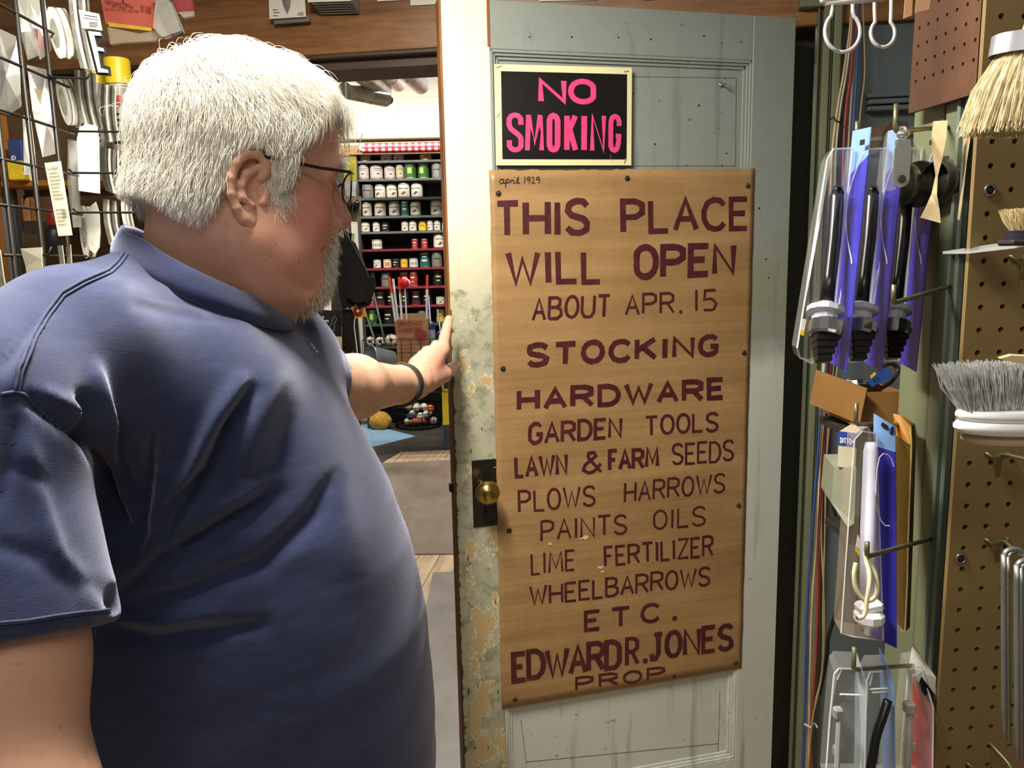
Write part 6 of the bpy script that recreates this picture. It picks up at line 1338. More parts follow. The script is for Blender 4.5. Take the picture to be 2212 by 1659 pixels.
# wooden shelving behind
OR = wood('orange_pine', '#8a5a22', '#b57c36', '#c98f47', (20, 20, 3), .5); OR2 = wood('orange_pine_shelf', '#8a5a22', '#b57c36', '#c98f47', (3, 20, 20), .5)
dB = 1.85
def bx(x0, x1, yt, yb, d, th):
    a, b = P(x0, yb, d), P(x1, yb, d); zt = P(x0, yt, d).z; b.z = a.z; X = (b-a).normalized(); m = MB(); Yv = UP.cross(X); Yv = Yv if Yv.y > 0 else -Yv; m.box((a+b)/2+Yv*th/2+UP*(zt-a.z)/2, ((b-a).length, th, zt-a.z), X, UP, .002); return m
t = thing('pine_shelf_unit', 'orange pine shelf unit behind the wire grid at the left edge', 'shelf', P(20, 1500, dB))
bx(-30, 2, 240, 1600, dB, .25).build('side_post', OR, t); bx(2, 40, 404, 1600, dB, .03).build('front_post', OR, t); bx(2, 320, 391, 404, dB, .03).build('shelf_edge', OR2, t); bx(2, 14, 250, 391, dB, .03).build('upper_post', OR, t)
a, b = P(2, 398, dB), P(320, 398, dB); b.z = a.z; m = MB(); m.box((a+b)/2+Vector((0, .15, 0)), ((b-a).length, .26, .014)); m.build('shelf_board', OR2, t)
t = thing('grey_cabinet', 'dark grey rack with a rounded opening below the pine shelf', 'rack', P(60, 640, 1.95)); DG2 = M('#3d4044', .5, var=.1)
for q in ((22, 52, 408, 640), (52, 300, 405, 424), ): bx(*q, 1.93, .02).build('frame_bar', DG2, t)
bx(24, 40, 450, 640, 1.92, .02).build('steel_post', M('#8a93a0', .4, .3, var=.06), t)
m = MB()
cx0, cy0 = 66, 440
m.add([P(50, 422, 1.93), P(72, 422, 1.93)]+[P(66-14*math.sin(k*PI/16), 440-16*math.cos(k*PI/16), 1.93) for k in range(9)]+[P(50, 445, 1.93)], [tuple(range(12))]); m.build('rounded_corner', DG2, t)
o = bx(40, 118, 418, 482, 2.25, .01); tag(o.build('painted_light_panel', M('#f2efe2', .5, var=.03)), 'white panel standing in for the light in the rounded rack opening', 'panel')  # its whiteness stands in for the bright light behind the opening
for k, (x0, x1, c) in enumerate(((50, 66, '#b98550'), (68, 78, '#a4693a'))): tag(bx(x0, x1, 428, 478, 2.2, .02).build('wood_offcut', M(c, .6)), '%s upright wood strip in the rounded rack opening' % ('wide pale', 'narrow darker')[k], 'wood strip')
o = bx(52, 120, 480, 505, 2.0, .15); tag(o.build('grey_box', M('#5b534a', .6)), 'grey-brown box under the bright opening', 'box'); o = bx(56, 120, 505, 545, 1.99, .15); tag(o.build('brown_box', M('#5d4626', .6)), 'dark yellow-brown box below the grey-brown one', 'box')
t = thing('red_cap_bottle', 'bottle with red cap behind the instruction card', 'bottle', P(116, 520, 1.7)); m = MB(); m.lathe([(.012, 0), (.013, .002), (.012, .03), (.009, .036), (.001, .036)], P(117, 487, 1.7), UP, 16); m.build('red_cap', M('#c03524', .35), t, True); m = MB(); m.lathe([(.018, 0), (.018, .05), (.012, .06), (.001, .06)], P(117, 520, 1.7)-UP*.03, UP, 16); m.build('bottle_body', B_, t, True)
t = thing('bulb_box', 'small blue and yellow box on the pine shelf', 'box', P(36, 390, 1.84)); m = bx(20, 50, 302, 349, 1.82, .04); m.build('blue_upper', M('#2c3f7c', .4), t); bx(18, 52, 348, 389, 1.82, .042).build('yellow_lower', M('#e0c42e', .4), t)
m = MB(); f = lambda u, v, hh: P(24, 345, 1.818).lerp(P(24, 308, 1.818), u)+Vector((v*.011, -hh, 0)); write(m, 'GIANT', f, 3.4, .2, 0); m.build('white_print', WHT, t)
m = MB()
for x in (24, 45): m.lathe([(.007, 0), (.007, .001)], P(x, 366, 1.818), (0, -1, 0), 14)
m.build('grey_disc', M('#8d8a60', .5), t)
for i, (x0, x1, yt, d) in enumerate(((250, 302, 138, 1.80), (208, 252, 146, 1.86))):
    c = P((x0+x1)/2, 392, d); r = (P(x1, 392, d)-P(x0, 392, d)).length/2; zt = P(x0, yt, d).z-c.z; zc = P(x0, 190, d).z-c.z
    t = thing('yellow_capped_tube', 'clear packed tube with yellow cap, %s' % ('nearest the white hair', 'half hidden behind the E card')[i], 'tube', c, None, 'yellow-capped tubes'); m = MB(); m.lathe([(r*.9, 0), (r*.92, zc)], c, UP, 24); m.build('tube_body', M('#a59f94', .3, var=.22, scale=25), t, 'auto'); m = MB(); m.lathe([(r, zc-.001), (r, zt-.004), (r*.95, zt), (.001, zt)], c, UP, 24); m.build('yellow_cap', M('#e8cb1e', .4, var=.04), t, 'auto')
    m = MB(); f = lambda u, v, hh: c+Vector((math.sin((u-.5)*1.1)*(r*.925+hh), -math.cos((u-.5)*1.1)*(r*.925+hh), zc-.05+v*.014)); m.grid(lambda u, v: f(u, v*1.6, .0003), 6, 1); m.build('red_label', Rr, t)
    m = MB()
    for k in range(5): write(m, ('LB 100', '8001 8', '818100', '180 18', '088100')[k], lambda u, v, hh: c+Vector((math.sin((u-.6)*.8)*(r*.93+hh), -math.cos((u-.6)*.8)*(r*.93+hh), zc-.075-k*.011+v*.006)), 5, .25, 0) if False else None
    for k in range(6): m.grid(lambda u, v: c+Vector((math.sin((u-.6)*.8)*(r*.93), -math.cos((u-.6)*.8)*(r*.93), zc-.07-k*.012+v*.005)), 5, 1)
    m.build('print_lines', B_, t)
# things pinned on the header board
Zw = WP0
def wl(x, y, l=0.0): return hit(x, y, WP0+WN*l, WN)
RP = M('#c4604f', .5, var=.1, scale=12)
t = thing('red_poly_pack', 'red paper pack in clear film reading Contains 3, hanging before the header', 'package', P(290, 70, 1.75)); m = MB(); card(m, [P(214, -20, 1.75), P(330, -20, 1.75), P(345, 60, 1.75), P(228, 52, 1.75)], .004); m.build('red_sheet', RP, t)
m = MB(); card(m, [P(232, 48, 1.748), P(328, 60, 1.748), P(327, 67, 1.748), P(236, 57, 1.748)], .003); m.build('yellow_strip', M('#d9b43c', .5), t)
m = MB(); f = lambda x0, x1, y, hpx: (lambda u, v, hh: P(x0, y, 1.745).lerp(P(x1, y+6, 1.745), u)+UP*(v*hpx*1.75/FPX)-Vector((0, hh, 0)))
write(m, 'CONTAINS', f(228, 262, 6, 6), 5, .18, 0); write(m, '3', f(262, 270, 5, 11), .8, .2, 0); write(m, 'REFILLS', f(271, 288, 12, 5), 4, .2, 0); write(m, 'JUST 3 STEPS', f(242, 272, 13, 4), 8, .2, 0); write(m, 'ONE SIZE FITS MANY USES HERE', f(228, 300, 20, 3), 20, .2, 0)
for k in range(3): write(m, 'MADE TO ORDER', f(303, 327, 13+5*k, 3), 8, .2, 0)
m.build('print', M('#5e2a22', .6), t)
m = MB(); q = [P(x, y, 1.73) for x, y in ((232, 58), (300, 72), (340, 66), (352, 76), (336, 88), (262, 92), (238, 96))]; m.slab(q, Vector((0, .012, 0))); m.build('film_tail', clear('film_tail', '#c9b9a0', .4, .2), t)
t = thing('clear_film_bag', 'crumpled clear film bag with silver strip between the red packs', 'bag', P(370, 76, 1.72)); m = MB(); m.slab([P(x, y, 1.72) for x, y in ((330, -10), (352, -10), (380, 40), (394, 70), (380, 78), (362, 66), (345, 30))], Vector((0, .01, 0))); m.build('strip', M('#8d8476', .25, .4, var=.25, scale=20), t); m = MB(); m.slab([P(x, y, 1.71) for x, y in ((336, 0), (365, 0), (392, 66), (350, 80), (330, 60))], Vector((0, .02, 0))); m.build('film', CB1, t)
t = thing('dark_red_pack', 'small dark red pack hanging at the top left of the header', 'package', P(398, 32, 1.80)); m = MB(); card(m, [P(368, -15, 1.8), P(412, -15, 1.8), P(420, 26, 1.8), P(384, 30, 1.8)], .012); m.build('pack', M('#a5464a', .35, var=.2, scale=30), t); m = MB(); m.slab([P(x, y, 1.79) for x, y in ((384, 26), (418, 24), (416, 34), (396, 38))], Vector((0, .01, 0))); m.build('clear_tail', CB1, t)
def wcard(name, label, pts, mat, t0, n=1, dz=(0, 0), th=.003):
    t = thing(name, label, 'blister card', wl(pts[2][0], pts[2][1])); 
    for i in range(n):
        m = MB(); q = [wl(x+dz[0]*i, y+dz[1]*i, t0-.008*i) for x, y in pts]; m.slab(q, -WN*th); m.build('card', mat[0] if i == 0 else mat[1], t)
    return t
CG = M('#7e7f80', .3, .2, var=.12); WC = M('#e5e1d6', .5, var=.03)
t = wcard('blister_card', 'white card showing a grey pointed bit, hung from the header board', [(580, -20), (657, -20), (661, 36), (582, 41)], (WC, CG), .030)
m = MB(); m.slab([wl(x, y, .022) for x, y in ((590, 38), (668, 34), (668, 46), (592, 52))], -WN*.006); m.build('grey_backing', CG, t); m = MB(); q = [wl(x, y, .035) for x, y in ((606, -10), (628, -10), (626, 12), (620, 29), (612, 12))]; m.slab(q, -WN*.003); m.build('pointed_bit', M('#9a9a96', .3, .4, var=.15, scale=60), t)
m = MB()
for k, (x, y, L) in enumerate(((588, 20, 12), (590, 26, 14), (590, 33, 10), (644, 27, 12), (642, 31, 14))): m.add([wl(x, y, .0312), wl(x+L, y, .0312), wl(x+L, y+1.6, .0312), wl(x, y+1.6, .0312)], [(0, 1, 2, 3)])
m.build('printing', M('#6f5a55', .6), t)
t = thing('blister_stack', 'stack of grey blister cards with white front card on the header board', 'blister cards', wl(720, 30)); m = MB(); m.slab([wl(x, y, .06) for x, y in ((664, -20), (757, -20), (758, 2), (665, 5))], -WN*.002); m.build('white_front', WC, t)
for k in range(5): m = MB(); q = [wl(x, y, .052-.010*k) for x, y in ((670+5*k, -20), (761+3*k, -20), (762+3*k, 7+5.2*k), (674+4.5*k, 10+5.2*k))]; m.slab(q, -WN*.004); m.build('grey_card', CG, t)
for k, (x0, x1, yb, lab) in enumerate(((813, 873, 3, 'small cream paper note at the top of the header, left of two'), (885, 944, 12, 'small cream paper note at the top of the header beside the door'), (1163, 1290, 3, 'white note just above the middle of the door top'), (1385, 1435, 0.5, 'thin white note above the door top, right one'))):
    m = MB(); m.slab([wl(x0, -20, .004), wl(x1, -20, .004), wl(x1, yb-3, .004), wl(x0+2, yb, .004)], -WN*.001); tag(m.build('paper_note', WC), lab, 'note')
# ------------------------------------------------------------------ the man
def A3(v): return np.array(tuple(v), dtype=np.float64)
def W(x, y, d): return A3(P(x, y, d))
def smin(a, b, k): h = np.clip(.5+.5*(b-a)/k, 0, 1); return b*(1-h)+a*h-k*h*(1-h)
def smax(a, b, k): return -smin(-a, -b, k)
def ell(p, c, r): q = (p-np.array(c)); r = np.array(r); k0 = np.sqrt(((q/r)**2).sum(-1))+1e-9; k1 = np.sqrt(((q/(r*r))**2).sum(-1))+1e-9; return k0*(k0-1)/k1
def sph(p, c, r): return np.sqrt(((p-np.array(c))**2).sum(-1))-r
def cap(p, a, b, ra, rb):
    a = np.array(a); b = np.array(b); ab = b-a; t = np.clip(((p-a)@ab)/(ab@ab), 0, 1); return np.sqrt(((p-a-t[..., None]*ab)**2).sum(-1))-(ra+(rb-ra)*t)
def surfnets(f, lo, hi, h):
    lo = np.array(lo); n = np.ceil((np.array(hi)-lo)/h).astype(int)+1
    ax = [lo[i]+h*np.arange(n[i]) for i in range(3)]; V = np.empty(n, dtype=np.float32)
    for i in range(n[0]):
        g = np.stack(np.meshgrid([ax[0][i]], ax[1], ax[2], indexing='ij'), -1)[0]; V[i] = f(g)
    S = V < 0; c = np.zeros(tuple(n-1), dtype=np.uint8)
    for a in (0, 1):
        for b in (0, 1):
            for d in (0, 1): c += S[a:n[0]-1+a, b:n[1]-1+b, d:n[2]-1+d]
    act = (c > 0) & (c < 8); idx = -np.ones(act.shape, dtype=np.int64); ii = np.argwhere(act); idx[act] = np.arange(len(ii))
    acc = np.zeros((len(ii), 3)); cnt = np.zeros(len(ii))
    cor = [(a, b, d) for a in (0, 1) for b in (0, 1) for d in (0, 1)]
    for u in cor:
        for k in range(3):
            if u[k] == 0:
                v = list(u); v[k] = 1; a = V[ii[:, 0]+u[0], ii[:, 1]+u[1], ii[:, 2]+u[2]]; b = V[ii[:, 0]+v[0], ii[:, 1]+v[1], ii[:, 2]+v[2]]
                m = (a < 0) != (b < 0); t = np.where(m, a/np.where(m, a-b, 1), 0); q = np.tile(np.array(u, float), (len(ii), 1)); q[:, k] = t; acc[m] += q[m]; cnt[m] += 1
    verts = lo+(ii+acc/cnt[:, None])*h; faces = []
    for k in range(3):
        o = [j for j in range(3) if j != k]; sl0 = [slice(None)]*3; sl1 = [slice(None)]*3; sl0[k] = slice(0, -1); sl1[k] = slice(1, None)
        A = S[tuple(sl0)]; B = S[tuple(sl1)]; e = np.argwhere(A != B); e = e[(e[:, o[0]] > 0) & (e[:, o[1]] > 0) & (e[:, o[0]] < n[o[0]]-1) & (e[:, o[1]] < n[o[1]]-1)]
        def cell(d0, d1): q = e.copy(); q[:, o[0]] -= d0; q[:, o[1]] -= d1; return idx[q[:, 0], q[:, 1], q[:, 2]]
        F = np.stack([cell(1, 1), cell(0, 1), cell(0, 0), cell(1, 0)], 1); s_ = A[e[:, 0], e[:, 1], e[:, 2]]
        flip = s_ if k != 1 else ~s_; F[~flip] = F[~flip][:, ::-1]; faces.append(F)
    return verts, np.concatenate(faces)
def npmesh(name, parts, mat, parent, attrs=None):
    vs = []; fs = []; o = 0
    for v, f in parts: vs.append(v); fs.append(f+o); o += len(v)
    v = np.concatenate(vs); f = np.concatenate(fs); off = np.zeros(3); q = parent
    while q is not None: off += A3(q.location); q = q.parent
    me = bpy.data.meshes.new(name); me.vertices.add(len(v)); me.vertices.foreach_set('co', (v-off).astype(np.float32).ravel()); me.loops.add(len(f)*4); me.loops.foreach_set('vertex_index', f.astype(np.int32).ravel())
    me.polygons.add(len(f)); me.polygons.foreach_set('loop_start', np.arange(0, len(f)*4, 4, dtype=np.int32)); me.update(); me.validate(); me.polygons.foreach_set('use_smooth', [True]*len(me.polygons)); me.materials.append(mat)
    if attrs is not None: at = me.attributes.new('flush', 'FLOAT', 'POINT'); at.data.foreach_set('value', attrs.astype(np.float32))
    ob = bpy.data.objects.new(name, me); COL.objects.link(ob); ob.parent = parent; return ob
def relax(v, f, it=2, lam=.5):
    n = len(v)
    for _ in range(it):
        acc = np.zeros_like(v); cnt = np.zeros(n)
        for a, b in ((0, 1), (1, 2), (2, 3), (3, 0)):
            for x, y in ((a, b), (b, a)): np.add.at(acc, f[:, x], v[f[:, y]]); np.add.at(cnt, f[:, x], 1)
        v = v*(1-lam)+lam*acc/np.maximum(cnt, 1)[:, None]
    return v
YAW, PIT = math.radians(35), math.radians(4)
hf = np.array([math.cos(YAW)*math.cos(PIT), math.sin(YAW)*math.cos(PIT), -math.sin(PIT)]); hl = np.array([-math.sin(YAW), math.cos(YAW), 0]); hu = np.cross(hf, hl)
RL = Matrix.Rotation(0, 3, 'X'); HR = np.stack([hf, hl, hu], 1)           # local -> world columns
HO = W(545, 413, .80)-HR@np.array([-.012, -.083, 0.0])
def hw(q): return HO+HR@np.array(q)
def toloc(p): return (p-HO)@HR
nb = toloc(W(450, 640, .92)[None])[0]                                     # neck base in head space
def head_sdf(q):
    d = ell(q, (-.005, 0, .045), (.091, .076, .092))
    d = smin(d, ell(q, (.030, 0, -.020), (.068, .063, .085)), .03)
    d = smin(d, ell(q, (.045, 0, .070), (.064, .062, .060)), .02)
    s = np.abs(q[..., 1]); m = np.stack([q[..., 0], s, q[..., 2]], -1)
    d = smin(d, cap(m, (.1035, .006, .047), (.089, .044, .044), .0105, .010), .012)
    d = smin(d, sph(m, (.056, .032, -.018), .034), .03)
    d = smin(d, sph(m, (.026, .040, -.062), .033), .03)
    d = smin(d, cap(m, (.0, .052, -.045), (.062, .022, -.088), .024, .022), .025)
    d = smin(d, ell(q, (.078, 0, -.052), (.021, .030, .024)), .016)
    d = smin(d, sph(q, (.072, 0, -.084), .024), .018)
    d = smin(d, ell(q, (.035, 0, -.092), (.050, .050, .030)), .025)
    d = smin(d, cap(q, (-.022, 0, -.02), nb, .070, .078), .03)
    d = smin(d, cap(q, (.020, 0, -.060), nb+np.array([.04, 0, .0]), .056, .066), .03)
    d = smax(d, -ell(m, (.103, .032, .022), (.018, .020, .013)), .012)
    d = smin(d, ell(m, (.082, .032, .030), (.0145, .017, .009)), .005); d = smin(d, ell(m, (.081, .032, .016), (.013, .016, .006)), .005)
    d = smin(d, cap(q, (.098, 0, .034), (.117, 0, -.013), .0090, .0138), .010)
    d = smin(d, sph(m, (.105, .0135, -.019), .0105), .006)
    d = smax(d, -ell(m, (.110, .007, -.030), (.006, .004, .005)), .003)
    d = smin(d, cap(m, (.094, .0, -.046), (.086, .020, -.050), .0075, .004), .005)
    d = smin(d, cap(m, (.093, .0, -.060), (.085, .018, -.058), .0075, .004), .005)
    d = smax(d, -cap(m, (.103, .0, -.053), (.090, .021, -.054), .0035, .0025), .003)
    d = smax(d, -cap(m, (.088, .026, -.012), (.072, .046, -.050), .004, .003), .010)
    d = smax(d, -cap(m, (.028, .078, -.085), (.060, .055, -.100), .004, .003), .012)
    d = smax(d, -cap(m, (-.030, .088, -.125), (.030, .078, -.112), .004, .003), .012)
    return d
def ear_sdf(q, sg=-1):
    # ear plane: a forward, b up, w outward ; tilted out at the back
    a = q[..., 0]+.012+.006*0; b = q[..., 2]-.002; w_ = sg*q[..., 1]-.0735-.12*(-a+.015)-.0
    ca, sa = math.cos(.16), math.sin(.16); A_ = (a*ca-b*sa)/1.16; B_ = a*sa+b*ca; p = np.stack([A_, B_, w_], -1)
    d = ell(p, (-.001, .001, -.002), (.0155, .029, .0030))
    path = [(.009, .000, -.001), (.004, .006, .001), (.010, .019, .003), (.010, .029, .005), (.001, .0355, .006), (-.010, .032, .007), (-.0175, .020, .007), (-.019, .005, .006), (-.0165, -.010, .005), (-.010, -.022, .004), (-.002, -.031, .002), (.006, -.034, .000), (.010, -.027, -.002)]
    for i in range(len(path)-1): d = smin(d, cap(p, path[i], path[i+1], .0042 if i > 1 else .003, .0042), .0025)
    ah = [(.003, .023, .003), (-.006, .014, .004), (-.009, .002, .004), (-.006, -.010, .004), (.003, -.015, .004)]
    for i in range(len(ah)-1): d = smin(d, cap(p, ah[i], ah[i+1], .0036, .0036), .004)
    d = smin(d, cap(p, (.014, .001, .001), (.013, -.009, .002), .0045, .0045), .004)
    d = smin(d, ell(p, (.002, -.027, .001), (.0095, .0085, .0045)), .005)
    d = smax(d, -ell(p, (.003, .000, .004), (.0075, .012, .006)), .003)
    d = smin(d, ell(p, (.006, .0, -.012), (.014, .026, .009)), .004)
    return d
# ---- arms
WR_ = W(893, 833, 1.53)
def jd(x, y, gap): q = door_l(x, y); return px(q)[2]-gap
J = {'w': WR_, 'i0': W(955, 757, 1.625), 'm0': W(934, 763, 1.62), 'r0': W(914, 773, 1.61), 'p0': W(898, 788, 1.59)}
def arm_sdf(p):
    el_ = W(706, 842, 1.20); sh_ = W(590, 800, 1.02); wr = W(868, 831, 1.47)
    d = cap(p, sh_, el_, .060, .052); d = smin(d, cap(p, el_, W(765, 836, 1.28), .050, .0475), .03)
    d = smin(d, cap(p, W(765, 836, 1.28), wr, .0465, .0335), .03); d = smin(d, cap(p, wr, J['w'], .0315, .029), .02)
    # flattened palm with four metacarpals
    for k, r in (('i0', .0145), ('m0', .0150), ('r0', .0145), ('p0', .0135)): d = smin(d, cap(p, J['w']+(J[k]-J['w'])*.12, J[k], .020, r), .016)
    d = smin(d, cap(p, W(908, 826, 1.555), W(940, 800, 1.615), .024, .022), .018)
    f = [J['i0'], W(961, 727, 1.648), W(966, 706, 1.660), W(969.5, 690, 1.668)]
    g = cap(p, f[0], f[1], .0128, .0112); g = smin(g, cap(p, f[1], f[2], .0110, .0102), .004); g = smin(g, cap(p, f[2], f[3], .0102, .0088), .003); d = smin(d, g, .009)
    for a, b, c, e, r in (((934, 763, 1.62), (943, 748, 1.668), (951, 764, 1.70), (951, 782, 1.70), .0120), ((914, 773, 1.61), (922, 760, 1.658), (934, 776, 1.692), (936, 793, 1.69), .0115), ((898, 788, 1.59), (904, 776, 1.635), (916, 790, 1.668), (920, 805, 1.665), .0105)):
        A, B, C, E = W(*a), W(*b), W(*c), W(*e); g = cap(p, A, B, r*1.08, r); g = smin(g, cap(p, B, C, r, r*.93), .004); g = smin(g, cap(p, C, E, r*.93, r*.8), .003); d = smin(d, g, .007)
    t = [W(925, 824, 1.57), W(958, 809, 1.625), W(976, 796, jd(976, 796, .026)), W(988, 786, jd(988, 786, .011))]
    g = cap(p, t[0], t[1], .021, .0165); g = smin(g, cap(p, t[1], t[2], .0155, .0118), .006); g = smin(g, cap(p, t[2], t[3], .0118, .0092), .004); d = smin(d, g, .010)
    return d
def rarm_sdf(p):
    d = cap(p, W(-40, 960, .60), W(2, 1420, .58), .046, .052); d = smin(d, cap(p, W(2, 1420, .58), W(40, 1780, .56), .052, .050), .03)
    e = W(40, 1780, .56); d = smin(d, cap(p, e, e+np.array([.10, .06, -.22]), .048, .032), .03)
    h = e+np.array([.10, .06, -.22]); d = smin(d, ell(p, h+np.array([.01, .01, -.06]), (.022, .030, .050)), .02)
    for k in range(4): b = h+np.array([.012, -.022+.016*k, -.095]); d = smin(d, cap(p, b, b+np.array([.020, .003, -.045-.006*(k in (1, 2))]), .0105, .0085), .006)
    d = smin(d, cap(p, h+np.array([.015, .03, -.05]), h+np.array([.045, .04, -.09]), .013, .010), .008)
    return d
# ---- T-shirt
def pY(x, y, Y): return A3(fp(x, y, Y))
YT = .88
LV = [(640, 300, 530, .10), (700, 235, 592, .135), (760, 190, 640, .160), (830, 120, 690, .180), (900, 95, 733, .190), (1000, 80, 784, .197), (1100, 75, 836, .200), (1200, 75, 873, .202), (1350, 80, 912, .202), (1500, 90, 930, .200), (1659, 110, 938, .196), (1900, 185, 925, .185), (2200, 230, 880, .17)]
lz = []; lx = []; la = []; lb = []
for y, xl, xr, b in LV: l_, r_ = pY(xl, y, YT), pY(xr, y, YT); lz.append(l_[2]/2+r_[2]/2); lx.append((l_[0]+r_[0])/2); la.append((r_[0]-l_[0])/2); lb.append(b)
lz, lx, la, lb = [np.array(q[::-1]) for q in (lz, lx, la, lb)]
ZBOT = lz[0]+.02
def torso(p, grow=0.0):
    z = p[..., 2]; cx_ = np.interp(z, lz, lx); a = np.interp(z, lz, la)+grow; b = np.interp(z, lz, lb)+grow
    u = np.abs((p[..., 0]-cx_)/a); v = np.abs((p[..., 1]-YT-.02)/b); k = (u**2.25+v**2.25)**(1/2.25)
    d = (k-1)*np.minimum(a, b)*.9; return smax(d, z-(lz[-1]-.01+grow), .08)
SL0, SL1 = W(-45, 905, .60), W(-12, 1385, .585)
FS0, FS1 = W(612, 800, 1.03), W(662, 822, 1.135)
HEMA, HEMB = W(0, 1395, .585), W(245, 1342, .585); HEMN = np.cross(HEMB-HEMA, A3(ray(120, 1370))); HEMN /= np.linalg.norm(HEMN); HEMN *= np.sign(HEMN[2])
def shirt_sdf(p):
    d = torso(p)
    d = smin(d, cap(p, W(325, 690, .83), W(160, 748, .70), .047, .060), .05); d = smin(d, cap(p, W(160, 748, .685), SL0, .058, .066), .05)
    d = smin(d, cap(p, W(440, 690, .94), W(560, 745, 1.0), .065, .065), .06); d = smin(d, cap(p, W(560, 745, 1.0), FS0, .066, .068), .05)
    n = (SL1-SL0)/np.linalg.norm(SL1-SL0); s = cap(p, SL0, SL1+n*.10, .066, .096); hn = HEMN; cut = -((p-HEMA)@hn)
    s = smax(s, cut, .006); inn = cap(p, SL0+n*.08, SL1+n*.12, .044, .086); s = smax(s, -smax(inn, -cut-.03, .004), .003); d = smin(d, s, .040)
    n2 = (FS1-FS0)/np.linalg.norm(FS1-FS0); s2 = smax(cap(p, FS0, FS1+n2*.06, .068, .067), (p-FS1)@n2, .005); s2 = smax(s2, -cap(p, FS0+n2*.06, FS1+n2*.1, .050, .062), .003); d = smin(d, s2, .02)
    d = smin(d, cap(p, W(350, 700, .86), W(540, 752, .91), .045, .040), .03); d = smin(d, cap(p, W(170, 840, .735), W(420, 850, .79), .072, .075), .06)
    d = smin(d, cap(p, W(312, 606, .87), W(205, 690, .76), .040, .050), .03)
    # neck opening
    d = smax(d, -cap(p, W(450, 575, .90), W(455, 470, .86), .050, .088), .012)
    d = smax(d, -(p[..., 2]-ZBOT), .004)
    return d
skin = N('skin'); at = skin.n('ShaderNodeAttribute', attribute_name='flush'); n1 = skin.noise(18, 5, .6); n2 = skin.noise(90, 4, .6); n3 = skin.noise(420, 2)
base = skin.mix(n1, '#d3a388', '#e0b79c'); red = skin.mix(n1, '#c67e70', '#d28f80'); c = skin.mix(skin.math('MULTIPLY', at.outputs['Fac'], 1.0, True), base, red)
c = skin.mix(skin.ramp(n2, [(.55, 0.0), (.8, .28)]), c, '#93563f'); c = skin.mix(skin.ramp(skin.noise(55, 2, .4), [(.74, 0.0), (.79, .5)]), c, '#8a553c')
skin.col(c); skin.bump(skin.math('ADD', n2, skin.math('MULTIPLY', n3, .5)), .22, .0012)
SKIN = skin.p(Roughness=.50, Subsurface_Weight=.12, Subsurface_Radius=(.012, .005, .003), Specular_IOR_Level=.35)
man = thing('person', 'white-haired man in glasses and navy T-shirt pressing a finger on the door edge', 'person', (-.30, .88, 0))
hc = HO; rng = .20
hv, hq = surfnets(lambda p: head_sdf(toloc(p)), HO-np.array([.20, .16, .26]), HO+np.array([.17, .17, .17]), .0024)
ev, eq = surfnets(lambda p: ear_sdf(toloc(p)), hw((-.012, -.095, 0))-.052, hw((-.012, -.095, 0))+.052, .0010)
ev2, eq2 = surfnets(lambda p: ear_sdf(toloc(p), 1), hw((-.012, .095, 0))-.052, hw((-.012, .095, 0))+.052, .0016)
lo = np.minimum.reduce([W(590, 700, 1.0)-.08, W(1000, 900, 1.5)-.06]); 
pts = np.array([W(590, 800, 1.02), W(706, 842, 1.2), W(893, 833, 1.53), W(970, 690, 1.67), W(990, 786, 1.68), W(936, 793, 1.70)])
av, aq = surfnets(arm_sdf, pts.min(0)-.07, pts.max(0)+.03, .0022)
rp = np.array([W(-40, 900, .60), W(2, 1420, .58), W(40, 1780, .56), W(40, 1780, .56)+np.array([.14, .12, -.40])])
rv, rq = surfnets(rarm_sdf, rp.min(0)-.10, rp.max(0)+.10, .004); rv = relax(rv, rq, 3)
tv, tq = surfnets(lambda p: np.minimum(torso(p, -.02), 9), np.array([lx.min()-.3, YT-.25, ZBOT-.1]), np.array([lx.max()+.3, YT+.28, lz[-1]+.05]), .012)
hv = relax(hv, hq, 1); av = relax(av, aq, 1); ev = relax(ev, eq, 1, .3)
flv = []
for v in (hv, ev, ev2):
    q = toloc(v); m = np.stack([q[:, 0], np.abs(q[:, 1]), q[:, 2]], 1)
    fl_ = .95*np.exp(-((m-np.array([.066, .048, -.012]))**2).sum(1)/.034**2)+.9*np.exp(-((m-np.array([.118, 0, -.016]))**2).sum(1)/.018**2)+.55*np.exp(-((m-np.array([.08, .02, .085]))**2).sum(1)/.035**2)+.45*np.exp(-((m-np.array([.03, .055, -.06]))**2).sum(1)/.05**2)+.25
    if v is ev: fl_ = fl_*.3+.22
    flv.append(np.clip(fl_, 0, 1))
q = av-np.array(W(930, 790, 1.6)); flv.append(.5*np.exp(-(q**2).sum(1)/.07**2)+.08); flv.append(np.full(len(rv), .15)); flv.append(np.zeros(len(tv)))
body = npmesh('body', [(hv, hq), (ev, eq), (ev2, eq2), (av, aq), (rv, rq), (tv, tq)], SKIN, man, np.concatenate(flv))

